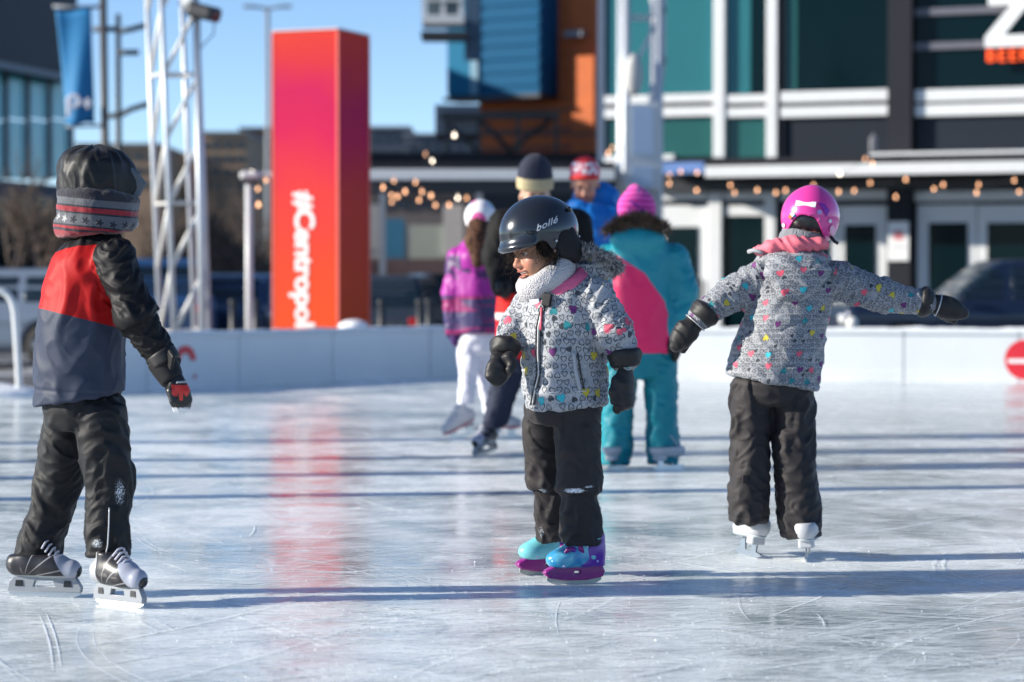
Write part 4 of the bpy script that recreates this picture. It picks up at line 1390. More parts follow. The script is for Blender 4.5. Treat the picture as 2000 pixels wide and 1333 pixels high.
def build_body(pr, skin, head_o, head_M, head_s, neck, torso, arms, legs, h, head=None):
    """one continuous body: head, neck, trunk, arms with hands, legs with feet"""
    fs_ = [placed(head or HEAD, head_o, head_M, head_s)]
    nb = to_world((-.018, 0, -.06), head_o, head_M, head_s)
    fs_.append(cone(nb, neck, .040 * head_s, .043 * head_s))
    k = [(neck, .045), *[(c_, r0 * .72) for c_, r0 in torso]]
    for (a, ra), (b, rb) in zip(k[:-1], k[1:]): fs_.append(cone(a, b, ra, rb))
    for a in arms:
        fs_.append(cone(torso[0][0], a[0] * .7 + torso[0][0] * .3, .045, .032))
        fs_.append(limb([a[0] * .7 + torso[0][0] * .3, *a[1:]], np.linspace(.030, .022, len(a)), 0.01))
        d_ = (a[-1] - a[-2]) / np.linalg.norm(a[-1] - a[-2])
        fs_.append(cone(a[-1], a[-1] + d_ * .03, .022, .018))
    for l in legs:
        l = l[:-1] + [l[-1] * .7 + l[-2] * .3]
        fs_.append(cone(torso[-1][0], l[0], .04, .030))
        fs_.append(limb(l, np.linspace(.032, .020, len(l)), 0.01))
    f = un(0.018, *fs_)
    def attrs(P):
        q = to_local(P, head_o, head_M, head_s)
        lip = np.exp(-((q[:, 1] / .022) ** 2) ** 2) * (np.exp(-((q[:, 2] + .0478) / .0045) ** 2) + np.exp(-((q[:, 2] + .0672) / .005) ** 2)) * (q[:, 0] > .06)
        lip = lip + 1.2 * np.exp(-((q[:, 2] + .057) / .005) ** 2 - (q[:, 1] / .02) ** 2) * (q[:, 0] > .05) * (q[:, 0] < .083)
        bl = (np.exp(-((q - (.08, .036, -.026)) ** 2).sum(1) / .0006) + np.exp(-((q - (.08, -.036, -.026)) ** 2).sum(1) / .0006) + np.exp(-((q - (.1, 0, -.028)) ** 2).sum(1) / .0002))
        return {'lip': lip, 'blush': bl}
    b = pr.part('body', f, h, skin, attrs=attrs)
    return b

M_eye = plain('eye_white', (0.75, 0.73, 0.7, 1), 0.12, 0, 0.02)
M_iris = plain('iris_brown', (0.02, 0.011, 0.007, 1), 0.08)
M_brow = plain('brow_hair', (0.02, 0.013, 0.01, 1), 0.7)
M_teeth = plain('teeth', (0.78, 0.74, 0.66, 1), 0.2, 0, 0.03)
def face_parts(pr, body, o, M, s, brow=M_brow, teeth=True):
    for y in (.029, -.029):
        f = placed(ell((.0705, y, .002), (.0105, .0105, .0105)), o, M, s); pr.part('eye', f, .002 * s, M_eye, parent=body)
        f = placed(ell((.0795, y + .001, .0015), (.0026, .0052, .0052)), o, M, s); pr.part('iris', f, .0012 * s, M_iris, parent=body)
        f = placed(limb([V3(.0865, y * .45, .0225), V3(.0865, y, .0275), V3(.075, y * 1.55, .0225)], [.003, .0034, .0018], .003), o, M, s); pr.part('eyebrow', f, .0016 * s, brow, parent=body)
        f = placed(limb([V3(.0845, y * .55, .0035), V3(.0865, y, .0062), V3(.0775, y * 1.5, .0015)], [.0012, .0015, .0011], .002), o, M, s); pr.part('eyelashes', f, .0011 * s, brow, parent=body)
    if teeth:
        f = placed(ell((.079, 0, -.0535), (.006, .021, .0040)), o, M, s); pr.part('teeth', f, .0016 * s, M_teeth, parent=body)

def seam(T, pos, depth=.003, w=.004): return -depth * np.exp(-((T - pos) / w) ** 2)

def cloth_disp(bones, spec, extra=None):
    """spec: bone index -> (fold frequency along, around, amplitude, seed, slope)"""
    def f(P):
        I, T, AN = bone_coords(P, bones)
        out = np.zeros(len(P))
        for i, (ft, fa, amp, sd, sl) in spec.items():
            m = I == i
            if m.any(): out[m] = amp * puff(T[m], AN[m], ft, fa, sd, sl)
        if extra is not None: out = out + extra(P, I, T, AN)
        return out
    return f

def mitten(pr, wrist, knuckle, tip, thumb, w, flat, mat, cuff_from=None, cuff_r=.045, name='mitten', seed=0, h=.0055, cuff_mat=None, grip=None):
    wrist, knuckle, tip = (np.asarray(x, float) for x in (wrist, knuckle, tip))
    mid = (knuckle + tip) / 2 if grip is None else np.asarray(grip, float)
    f = un(.012, cone(wrist, knuckle, w * .86, w, flat, .68), cone(knuckle, mid, w, w * .86, flat, .68), cone(mid, tip, w * .86, w * .52, flat, .7))
    th = [np.asarray(x, float) for x in thumb]
    f = un(.010, f, limb(th, np.linspace(w * .45, w * .33, len(th)), .006))
    dz = lambda P: .0045 * puff(((P - wrist) @ ((tip - wrist) / np.linalg.norm(tip - wrist))), np.stack([np.sin(P[:, 0] * 30), np.cos(P[:, 1] * 30)], 1), 26, .7, seed)
    o = pr.part(name, f, h, mat, disp=dz)
    if cuff_from is not None:
        a = np.asarray(cuff_from, float)
        g = loft([(a, cuff_r * 1.08, cuff_r * .98), (a * .5 + wrist * .5, cuff_r * 1.12, cuff_r), (wrist * .85 + knuckle * .15, cuff_r * .86, cuff_r * .8)], wrist - a, 0.3, .012)
        pr.part('cuff', g, h, cuff_mat or mat, parent=o, disp=lambda P: .003 * puff((P - a) @ ((wrist - a) / np.linalg.norm(wrist - a)), np.stack([np.sin(P[:, 0] * 25), np.cos(P[:, 1] * 25)], 1), 34, .8, seed + 2))
    return o

# ---- skates, built in a frame with toe along +x, left +y, up +z, blade on z = 0
M_steel = plain('steel', (0.55, 0.56, 0.58, 1), 0.22, 0.9, 0.08)
M_blade_red = plain('blade_edge', (0.30, 0.20, 0.19, 1), 0.3, 0.8)
M_lace = plain('lace', (0.50, 0.50, 0.58, 1), 0.8)
M_black_plastic = plain('black_plastic', (0.012, 0.013, 0.015, 1), 0.32)
def rows4(pr, o, M):
    A = np.eye(4); A[:3, :3] = np.asarray(M).T; A[:3, 3] = np.asarray(o) - pr.o
    return A
def arc_profile(L, h0, n=14, lift=.012):
    xs = np.linspace(-L / 2, L / 2, n)
    bot = [(x, lift * max(0, (abs(x) / (L / 2)) - .62) ** 2 * 6) for x in xs]
    return bot
def skate_boot(pr, name, o, M, L, mat, shaft_h, parts, h=.0045, holder=None, holder_mat=None, shaft_lean=-.02, wide=.040, sole=.062):
    """> boot, then blade, holder"""
    sk = parts
    f = un(.02, cone((-.36 * L, 0, sole + .045), (.12 * L, 0, sole + .040), wide * 1.02, wide * 1.0), cone((.05 * L, 0, sole + .038), (.36 * L, 0, sole + .028), wide * 1.0, wide * .82),
           cone((-.20 * L, 0, sole + .05), (-.22 * L, 0, sole + shaft_h), wide * 1.0, wide * 1.0), cone((-.05 * L, 0, sole + .06), (.16 * L, 0, sole + .045), wide * .8, wide * .75))
    f = inter(f, half((0, 0, sole), (0, 0, -1)), .008)
    f = inter(f, half((0, 0, sole + shaft_h), (0, 0, 1)), .006)
    return f

def hockey_skate(pr, o, M, L, mat_boot, shaft_h=.17, near=True):
    T = rows4(pr, o, M)
    root = pr
    fl = skate_boot(pr, 'skate', o, M, L, mat_boot, shaft_h, None)
    bt = pr.part('skate', placed(fl, o, M), .0042 if near else .009, mat_boot, attrs=lambda P: {'lc': to_local(P, o, M) / L})
    tc = inter(grow(fl, .0015), half((.34 * L, 0, 0), (-1, 0, .35)), .003)
    pr.part('toe_cap', placed(tc, o, M), .0045, M_black_plastic, parent=bt)
    bot = arc_profile(L * .98, .02)
    blade = bot + [(L * .49, .030), (-L * .49, .030)]
    outline('blade', blade, -.0022, .0022, M_steel, bt, M=T)
    hold = [(-.49 * L, .020), (.49 * L, .020), (.50 * L, .034), (.46 * L, .05), (.42 * L, .066), (.14 * L, .068), (-.10 * L, .066), (-.14 * L, .066), (-.40 * L, .066), (-.47 * L, .05)]
    hole = [(-.16 * L, .034), (.16 * L, .034), (.13 * L, .056), (-.13 * L, .056)]
    outline('blade_holder', hold, -.011, .011, M_white_metal_c, bt, holes=[hole], bev=.002, M=T)
    for x0 in (-.33 * L, .33 * L):
        outline('holder_mark', [(x0 - .06 * L, .036), (x0 + .05 * L, .036), (x0 + .04 * L, .055), (x0 - .05 * L, .055)], -.0130, .0130, M_black_plastic, bt, M=T)
    # laces down the front
    for i in range(6):
        u = i / 5
        c = V3(.02 * L + u * .24 * L, 0, .06 + .115 - u * .055)
        w = .030
        p = [c + V3(-.004, -w, -.016), c + V3(.004, -w * .5, .004), c + V3(.006, 0, .007), c + V3(.0, w * .5, .004), c + V3(-.010, w, -.016)]
        pr.tube('lace', to_world(np.array(p), o, M), .0034, M_lace, bt, 6)
    return bt

M_white_metal_c = plain('holder_plastic', (0.26, 0.28, 0.31, 1), 0.4, 0, 0.06)
def boot_material_hockey(name, silver_heel):
    t = NT(name)
    a = t.attr('lc').outputs['Vector']
    s = t.n('SeparateXYZ'); t.put(s.inputs[0], a)
    x, z = s.outputs[0], s.outputs[2]
    heel = t.math('SUBTRACT', 1.0, t.step(x, -.30, -.285))
    # fan of pale arcs rising from the heel
    rr = t.math('SQRT', t.math('ADD', t.math('POWER', t.math('ADD', x, .22), 2.0), t.math('POWER', t.math('SUBTRACT', z, .26), 2.0)))
    an = t.math('ARCTAN2', t.math('SUBTRACT', z, .26), t.math('ADD', t.math('ADD', x, .24), t.math('MULTIPLY', rr, -.28)))
    ln = t.math('ABSOLUTE', t.math('SUBTRACT', t.math('FRACT', t.math('MULTIPLY', an, 1.7)), .5))
    ln = t.math('MULTIPLY', t.math('SUBTRACT', 1.0, t.step(ln, .03, .06)), t.step(x, -.28, -.26))
    c = t.mix(ln, (0.022, 0.020, 0.024, 1), (0.32, 0.31, 0.32, 1))
    low = t.math('SUBTRACT', 1.0, t.step(z, .29, .30))
    c = t.mix(low, c, (0.36, 0.38, 0.40, 1))
    fr = t.step(t.math('ADD', x, t.math('MULTIPLY', z, .55)), .46, .47)
    c = t.mix(fr, c, (0.34, 0.36, 0.44, 1))
    if silver_heel:
        st = t.n('TexWave', {'Scale': 9.0}); st.bands_direction = 'X'; t.put(st.inputs['Vector'], a)
        c = t.mix(heel, c, t.mix(t.math('MULTIPLY', st.outputs[1], .35), (0.62, 0.63, 0.65, 1), (0.2, 0.21, 0.23, 1)))
        t.set(Metallic=t.math('MULTIPLY', heel, .5))
    t.set(Base_Color=c, Roughness=0.36)
    return t.m

def figure_skate(pr, o, M, L, name='skate', col=(0.44, 0.45, 0.48, 1), shaft_h=.15, h=.005, accent=None, wide=.043):
    T = rows4(pr, o, M)
    fl = skate_boot(pr, name, o, M, L, None, shaft_h, None, sole=.072, wide=wide)
    mb_ = plain('white_leather', col, 0.38, 0, 0.05)
    bt = pr.part(name, placed(fl, o, M), h, mb_)
    so = inter(grow(fl, .004), half((0, 0, .083), (0, 0, 1)), .003)
    so = inter(so, half((0, 0, .070), (0, 0, -1)), .001)
    pr.part('sole', placed(so, o, M), h * .8, accent or plain('sole_grey', (0.42, 0.47, 0.50, 1), .4), parent=bt)
    hl = inter(rbox((-.27 * L, 0, .062), (.13 * L, .028, .02), None, .010), half((0, 0, .05), (0, 0, -1)), .002)
    pr.part('heel', placed(hl, o, M), h, mb_, parent=bt)
    bot = arc_profile(L * 1.06, .02)
    blade = bot + [(L * .53, .020), (.36 * L, .024), (.30 * L, .062), (.14 * L, .066), (.12 * L, .022), (-.14 * L, .022), (-.17 * L, .052), (-.36 * L, .052), (-.33 * L, .022), (-L * .53, .016)]
    outline('blade', blade, -.003, .003, M_steel, bt, M=T)
    for x0, hh in ((.22 * L, .066), (-.26 * L, .052)):
        pr.part('mount_plate', placed(rbox((x0, 0, hh), (.11 * L, .022, .003), None, .002), o, M), .004, M_steel, parent=bt)
    for i in range(5):
        u = i / 4
        c = V3(.02 * L + u * .24 * L, 0, .072 + .115 - u * .055)
        w = .026
        p = [c + V3(-.004, -w, -.014), c + V3(.006, 0, .006), c + V3(-.008, w, -.014)]
        pr.tube('lace', to_world(np.array(p), o, M), .0034, M_lace, bt, 5)
    return bt

# ---- strands
def strands(pr, name, roots, dirs, length, width, mat, parent, curl=.35, seed=0):
    r_ = np.random.default_rng(seed)
    V, Q = [], []
    for p, d_ in zip(roots, dirs):
        L = length * r_.uniform(.6, 1.15)
        d_ = d_ + r_.normal(size=3) * curl * .5; d_ /= np.linalg.norm(d_)
        b = r_.normal(size=3) * curl
        s = np.cross(d_, r_.normal(size=3)); s /= np.linalg.norm(s) + 1e-9
        k = len(V)
        m1 = p + d_ * L * .5 + b * L * .12; m2 = p + d_ * L + b * L * .5 - V3(0, 0, .12 * L)
        V += [p - s * width, p + s * width, m1 - s * width * .8, m1 + s * width * .8, m2]
        Q += [(k, k + 1, k + 3, k + 2), (k + 2, k + 3, k + 4)]
    return pr.mesh(name, V, Q, mat, parent)
def fur_material(name, a, b):
    t = NT(name)
    p = t.obj()
    t.set(Base_Color=t.mix(t.step(t.noise(p, 70, 3), .35, .65), a, b), Roughness=0.7, Specular_IOR_Level=0.2)
    return t.m

# ---- doodle-heart fabric
def heart_fabric(name, base, density=1.0, cell=.037, big=.092):
    t = NT(name)
    uv = t.attr('cuv').outputs['Vector']
    def hearts(size, seed, fill_from, radius, jit):
        v = t.vmath('SCALE', uv); v.node.inputs['Scale'].default_value = 1.0 / size
        row = t.n('SeparateXYZ'); t.put(row.inputs[0], v)
        rr = t.math('FLOOR', row.outputs[1])
        sh = t.n('TexWhiteNoise', noise_dimensions='1D'); t.put(sh.inputs['W'], t.math('ADD', rr, seed))
        xs = t.math('ADD', row.outputs[0], sh.outputs[0])
        cx = t.math('FLOOR', xs)
        idv = t.n('CombineXYZ'); t.put(idv.inputs[0], cx); t.put(idv.inputs[1], rr); idv.inputs[2].default_value = seed
        wn_ = t.n('TexWhiteNoise', noise_dimensions='3D'); t.put(wn_.inputs['Vector'], idv.outputs[0])
        rnd, rcol = wn_.outputs[0], wn_.outputs[1]
        sc = t.n('SeparateColor'); t.put(sc.inputs[0], rcol)
        lx = t.math('ADD', t.math('SUBTRACT', t.math('FRACT', xs), .5), t.math('MULTIPLY', t.math('SUBTRACT', sc.outputs[0], .5), jit))
        ly = t.math('ADD', t.math('SUBTRACT', t.math('FRACT', row.outputs[1]), .5), t.math('MULTIPLY', t.math('SUBTRACT', sc.outputs[1], .5), jit))
        flip = t.math('SIGN', t.math('SUBTRACT', sc.outputs[2], .3))
        an = t.math('MULTIPLY', t.math('SUBTRACT', sc.outputs[0], .5), .9)
        ca, sa = t.math('COSINE', an), t.math('SINE', an)
        x = t.math('DIVIDE', t.math('ADD', t.math('MULTIPLY', lx, ca), t.math('MULTIPLY', ly, sa)), radius)
        y = t.math('MULTIPLY', flip, t.math('DIVIDE', t.math('SUBTRACT', t.math('MULTIPLY', ly, ca), t.math('MULTIPLY', lx, sa)), radius))
        x2, y2 = t.math('MULTIPLY', x, x), t.math('MULTIPLY', y, y)
        q = t.math('SUBTRACT', t.math('MULTIPLY', t.math('ADD', y, .30), 1.15), t.math('MULTIPLY', t.math('SQRT', t.math('ABSOLUTE', x)), .85))
        hrt = t.math('SUBTRACT', t.math('ADD', x2, t.math('MULTIPLY', q, q)), 1.0)
        return hrt, rnd, sc
    n = t.noise(t.obj(), 8, 4)
    c = t.mix(n, tuple(b * .88 for b in base[:3]) + (1,), tuple(min(1, b * 1.08) for b in base[:3]) + (1,))
    dk = (0.028, 0.035, 0.045, 1)
    h1, r1, s1 = hearts(cell, 3.0, 0, .36, .24)
    wv = t.noise(uv, 190, 2)
    ol = t.math('SUBTRACT', 1.0, t.step(t.math('ABSOLUTE', h1), .18, .52))
    inn = t.math('MULTIPLY', t.math('SUBTRACT', 1.0, t.step(t.math('ABSOLUTE', t.math('ADD', h1, .72)), .05, .14)), t.step(r1, .5, .52))
    ol = t.math('MAXIMUM', ol, t.math('MULTIPLY', inn, .8))
    ol = t.math('MULTIPLY', ol, t.step(r1, 0.10, 0.12))
    fill1 = t.math('MULTIPLY', t.step(h1, .05, -.05), t.step(r1, 0.93, 0.935))
    c = t.mix(t.math('MULTIPLY', t.math('MAXIMUM', ol, fill1), .96 * density), c, dk)
    # loose scribbles between the hearts
    sq = t.math('ABSOLUTE', t.math('SUBTRACT', t.noise(uv, 75, 2, .5, 1.2), .5))
    c = t.mix(t.math('MULTIPLY', t.math('SUBTRACT', 1.0, t.step(sq, .010, .03)), .55 * density), c, dk)
    h2, r2, s2 = hearts(big, 11.0, 0, .20, .50)
    pal = t.ramp(s2.outputs[2], [(0.0, (0.02, 0.22, 0.25, 1)), (0.24, (0.55, 0.45, 0.04, 1)), (0.48, (0.70, 0.10, 0.16, 1)), (0.70, (0.13, 0.02, 0.14, 1)), (0.86, (0.03, 0.42, 0.50, 1))])
    pal.node.color_ramp.interpolation = 'CONSTANT'
    f2 = t.math('MULTIPLY', t.step(h2, .06, -.02), t.step(r2, 0.38, 0.39))
    c = t.mix(f2, c, pal)
    o2 = t.math('MULTIPLY', t.math('SUBTRACT', 1.0, t.step(t.math('ABSOLUTE', h2), .06, .22)), t.step(r2, 0.25, 0.26))
    c = t.mix(t.math('MULTIPLY', o2, .55), c, dk)
    t.set(Base_Color=c, Roughness=0.62, Specular_IOR_Level=0.3, Sheen_Weight=0.15)
    p = t.obj()
    t.bump(t.noise(p, 55, 4, .6, .5), 0.7, 0.0016)
    return t.m

def jacket_uv(bones, torso_ids, seam_dir, R_t=.14, R_a=.052):
    """cloth coordinates in metres; seam_dir: horizontal direction where the torso wrap meets"""
    sd = np.asarray(seam_dir, float)
    def f(P):
        I, T, AN = bone_coords(P, bones)
        tor = np.isin(I, torso_ids)
        a0 = np.asarray(bones[torso_ids[0]][0], float); b0 = np.asarray(bones[torso_ids[-1]][1], float)
        t = np.clip((P[:, 2] - a0[2]) / (b0[2] - a0[2]), 0, 1)
        q = P - (a0 + t[:, None] * (b0 - a0))
        ang = np.arctan2(q[:, 0] * sd[1] - q[:, 1] * sd[0], -(q[:, 0] * sd[0] + q[:, 1] * sd[1]))
        u = np.where(tor, ang * R_t, np.arctan2(AN[:, 1], AN[:, 0]) * R_a + .9)
        v = np.where(tor, P[:, 2], T)
        return {'cuv': np.stack([u, v, I * 0.0], 1)}
    return f

def trousers(pr, pelvis, legs, h, mat, spec_amp=.006, seed=0, snow_at=None, extra=None, name='trousers', lift=.075):
    spec_amp = spec_amp * 1.45
    """pelvis: list of loft stations; legs: list of lists of (centre, half width, half depth, ...) downwards"""
    fs_ = [loft(pelvis[0], V3(0, 0, 1), pelvis[1], .03)]
    bones = [(pelvis[0][0][0], pelvis[0][-1][0], .1, 0)]
    spec = {0: (10, 1.2, spec_amp * .7, seed, .3)}
    for li, (st, yw) in enumerate(legs):
        st = [(np.asarray(st[0][0]) + V3(0, 0, lift), st[0][1] * .90, st[0][2] * .90), *st]
        fs_.append(loft(st, V3(0, 0, 1), yw, .010))
        t0 = 0
        for i in range(len(st) - 1):
            a, b = np.asarray(st[i][0]), np.asarray(st[i + 1][0])
            bones.append((a, b, st[i][1] * .9, t0))
            spec[len(bones) - 1] = (14, 1.0, spec_amp, seed + 7 * li, .9 if li else -.8)
            t0 += np.linalg.norm(b - a)
    f = un(.012, fs_[0], *fs_[1:])
    zmin = [min(s_[0][2] for s_ in st) for st, _ in legs]
    def ex(P, I, T, AN):
        r = np.zeros(len(P))
        for (st, _), z0 in zip(legs, zmin):
            c = np.asarray(st[-1][0])
            near = np.linalg.norm(P[:, :2] - c[:2], axis=1) < .12
            r += np.where(near, seam(P[:, 2], z0 + .022, .0025, .003), 0)
        if extra is not None: r = r + extra(P)
        return r
    at_ = None
    if snow_at is not None:
        def at_(P):
            s = np.zeros(len(P))
            for c, rad, wt in snow_at:
                s = np.maximum(s, wt * np.exp(-(((P - np.asarray(c)) / np.asarray(rad)) ** 2).sum(1)))
            return {'snow': s}
    return pr.part(name, f, h, mat, disp=cloth_disp(bones, spec, ex), attrs=at_)

def trace(pr, f, pts_px, d0, off=.001):
    """points under photo pixels, carried along the view onto the surface f, lifted by off"""
    out = []
    C = V3(0, 0, EYE)
    P = np.array([at(x, y, d0) for x, y in pts_px])
    D = P - C; D /= np.linalg.norm(D, axis=1)[:, None]
    P = P - D * .4
    for _ in range(60):
        P = P + D * np.clip(f(P), -.02, .05)[:, None] * .9
    return P + grad(f, P, .002) * off

# ================================================================== CENTRE GIRL
M_grey_pants = cloth('grey_black_nylon', (0.026, 0.022, 0.023, 1), rough=.66, wrinkle=.0014, wscale=13, spec=.28, snow=1.0)
M_black_nylon = cloth('black_nylon', (0.010, 0.010, 0.012, 1), rough=.62, wrinkle=.0014, wscale=15, spec=.3, snow=1.0)
M_mitten = cloth('black_mitten', (0.014, 0.013, 0.014, 1), rough=.52, wrinkle=.0014, wscale=30, spec=.4)
M_heart = heart_fabric('doodle_heart_fabric', (0.38, 0.39, 0.42, 1), 1.0, .0265, .074)
M_heart_fine = heart_fabric('fine_heart_fabric', (0.31, 0.32, 0.35, 1), 1.0, .0175, .056)
def knit_material(name, col, scale=160, depth=.004):
    t = NT(name)
    p = t.obj()
    v = t.n('TexVoronoi', {'Scale': scale}); t.put(v.inputs['Vector'], p)
    n = t.noise(p, 30, 4)
    c = t.mix(v.outputs[0], col, tuple(x * .72 for x in col[:3]) + (1,))
    t.set(Base_Color=c, Roughness=.85, Sheen_Weight=.08)
    t.bump(t.math('ADD', t.math('MULTIPLY', v.outputs[0], -1.0), t.math('MULTIPLY', n, .6)), .9, depth)
    return t.m

g = Person('person', 'small child in a dark glossy helmet and heart-print jacket, grinning, standing in the middle', 'person', 1105, 8.07)
J = g.J
tyaw = yaw_of(-.52, -.85)
sh_near, sh_far = J(1165, 582, -.04), J(1036, 592, .07)
arm_n = [sh_near, J(1200, 650, -.075), J(1221, 702, -.085)]
arm_f = [sh_far, J(1006, 640, .05), J(988, 678, -.03)]
leg_n = [J(1130, 800, -.03), J(1133, 930, -.04), J(1136, 1085, -.02)]
leg_f = [J(1068, 800, .07), J(1068, 930, .10), J(1075, 1070, .17)]
hM = yawM(yaw_of(-.90, -.44), R(-13), R(4)); hO = J(1058, 489, .0); hS = 1.06
skin_g = skin_material('skin_warm_brown', (0.36, 0.19, 0.115, 1), (0.30, 0.075, 0.06, 1))
bd = build_body(g, skin_g, hO, hM, hS, J(1092, 575, .02), [(J(1098, 600, .02), .07), (J(1100, 700, .02), .085), (J(1102, 790, .02), .08)], [arm_n, arm_f], [leg_n, leg_f], .0042)
face_parts(g, bd, hO, hM, hS)
# jacket
st = [(J(1107, 797, .02), .138, .132), (J(1104, 760, .02), .143, .135), (J(1101, 700, .02), .145, .132), (J(1097, 640, .015), .146, .126), (J(1098, 600, .01), .136, .115), (J(1098, 575, .01), .112, .10), (J(1096, 558, .0), .085, .085)]
tor = loft(st, J(1092, 560, .0) - J(1108, 797, .0), tyaw, .016)
sl_n = limb(arm_n, [.066, .060, .045], .03)
sl_f = limb(arm_f, [.058, .052, .041], .03)
jk = un(.022, tor, sl_n, sl_f)
bones = [(J(1107, 800, .02), J(1098, 575, .01), .115, 0), (arm_n[0], arm_n[1], .05, 0), (arm_n[1], arm_n[2], .05, .12), (arm_f[0], arm_f[1], .05, 0), (arm_f[1], arm_f[2], .05, .1)]
def jex(P, I, T, AN):
    t0 = I == 0
    r = np.zeros(len(P))
    for z in (.035, .145, .245): r += np.where(t0, seam(T, z, .0035, .0045), 0)
    return r
jacket = g.part('jacket', jk, .0050, M_heart, disp=cloth_disp(bones, {0: (13, 1.3, .0095, 2, .5), 1: (23, .8, .0140, 4, .8), 2: (30, .8, .0080, 5, .5), 3: (24, 1, .010, 6, -.5), 4: (30, 1, .010, 8, 0)}, jex), attrs=jacket_uv(bones, [0], (.4, .9)))
# front zip, storm flap, pocket
M_zip = plain('zip_dark', (0.02, 0.022, 0.026, 1), .4)
M_silver = plain('zip_silver', (0.62, 0.62, 0.64, 1), .3, .4)
def on_jk(p, off=.003): return trace(g, jk, p, 8.0, off + .003)
def path(pts, n=26):
    pts = np.array(pts, float); t = np.linspace(0, len(pts) - 1, n)
    return np.stack([np.interp(t, np.arange(len(pts)), pts[:, i]) for i in (0, 1)], 1)
zp = path([(1058, 598), (1049, 640), (1048, 690), (1050, 730), (1043, 762), (1038, 791)])
g.tube('zip', on_jk(zp, .001), .0032, M_zip, jacket, 6)
g.tube('zip', on_jk(zp + (7, 0), .001), .0030, M_zip, jacket, 6)
g.tube('zip_flap', on_jk(zp + (3.5, 0), .000), .0034, M_silver, jacket, 6)
g.tube('pocket_welt', on_jk(path([(1120, 688), (1124, 725), (1132, 762)], 12), .002), .0068, M_heart, jacket, 8)
g.tube('pocket_zip', on_jk(path([(1128, 690), (1133, 725), (1140, 760)], 12), .001), .0028, M_zip, jacket, 6)
g.tube('hem_cord', on_jk(path([(1058, 769), (1100, 765), (1145, 764)], 16), .000), .0022, M_silver, jacket, 6)
g.tube('zip_pull', on_jk(path([(1060, 602), (1059, 622), (1058, 645)], 8), .004), .0042, plain('pull_pink', (0.75, 0.10, 0.15, 1), .5), jacket, 6)
# collar ring in pink, neck warmer, hood with fur
cM = yawM(yaw_of(-.78, -.62), R(-30), 0)
M_pink = cloth('pink_lining', (0.72, 0.13, 0.25, 1), wrinkle=.002, wscale=20, rough=.6)
coll = torus(J(1094, 560, .015), cM, .085, .080, .024, .038)
g.part('collar', coll, .005, M_pink, parent=jacket, disp=lambda P: .004 * puff(P[:, 2] * 3, np.stack([np.sin(P[:, 0] * 18), np.cos(P[:, 1] * 18)], 1), 10, 1.2, 4))
coll2 = torus(J(1101, 570, .015), cM, .096, .090, .022, .030)
g.part('collar_band', coll2, .005, M_heart, parent=jacket, attrs=lambda P: {'cuv': np.stack([P[:, 0], P[:, 2], P[:, 1] * 0], 1)})
M_fleece = knit_material('grey_fleece', (0.56, 0.54, 0.56, 1), 190, .004)
nwM = yawM(yaw_of(-.88, -.47), R(-33), R(6))
nw = torus(J(1064, 538, .0), nwM, .080, .070, .029, .034)
nw = un(.02, nw, torus(J(1071, 548, .004), nwM, .084, .074, .022, .026))
g.part('neck_warmer', nw, .0045, M_fleece, disp=lambda P: .003 * pn(P * 40, 3) + .0015 * pn(P * 160, 5))
tg = trace(g, jk, [(1048, 585)], 8.0, .012)[0]
g.part('care_tag', rbox(tg, (.018, .003, .022), yawM(tyaw, 0, .3)[[1, 0, 2]], .002), .003, plain('tag_white', (0.74, 0.76, 0.82, 1), .5), parent=jacket)
sp_ = trace(g, jk, [(1071, 588)], 8.0, .010)[0]
g.part('chin_flap', rbox(sp_, (.017, .006, .022), yawM(tyaw, 0, -.2)[[1, 0, 2]], .004), .003, M_black_nylon, parent=jacket)
# hood
hc = J(1157, 522, .06)
hoodf = un(.03, ell(hc, (.085, .075, .052)), ell(J(1135, 545, .06), (.075, .07, .04)))
hoodf = sub(hoodf, ell(J(1150, 496, .03), (.058, .05, .045)), .015)
hd_ = g.part('hood', hoodf, .006, M_heart, parent=jacket, attrs=lambda P: {'cuv': np.stack([P[:, 0], P[:, 2], P[:, 1] * 0], 1)})
M_fur = fur_material('grey_fur', (0.07, 0.072, 0.085, 1), (0.52, 0.49, 0.47, 1))
ring = []
rc = J(1160, 508, .03)
rM = np.array([[.92, .15, -.36], [-.25, .93, -.26], [.30, .33, .89]]); rM = np.linalg.qr(rM.T)[0].T; rM = rM * np.sign(np.sum(rM * np.array([[.92, .15, -.36], [-.25, .93, -.26], [.30, .33, .89]]), 1))[:, None]
r_ = np.random.default_rng(4)
rootsP, rootsD = [], []
for i in range(4200):
    a = r_.uniform(0, 2 * math.pi); b = r_.uniform(0, 2 * math.pi)
    cdir = math.cos(a) * rM[0] + math.sin(a) * rM[1]
    ctr = rc + (math.cos(a) * .080 * rM[0] + math.sin(a) * .066 * rM[1])
    nn = math.cos(b) * cdir + math.sin(b) * rM[2]
    rootsP.append(ctr + nn * .013); rootsD.append(nn + .35 * np.cross(rM[2], cdir))
strands(g, 'fur_trim', rootsP, rootsD, .022, .0011, M_fur, jacket, .5, 3)
g.part('fur_core', torus(rc, rM, .080, .066, .014), .006, M_fur, parent=jacket)
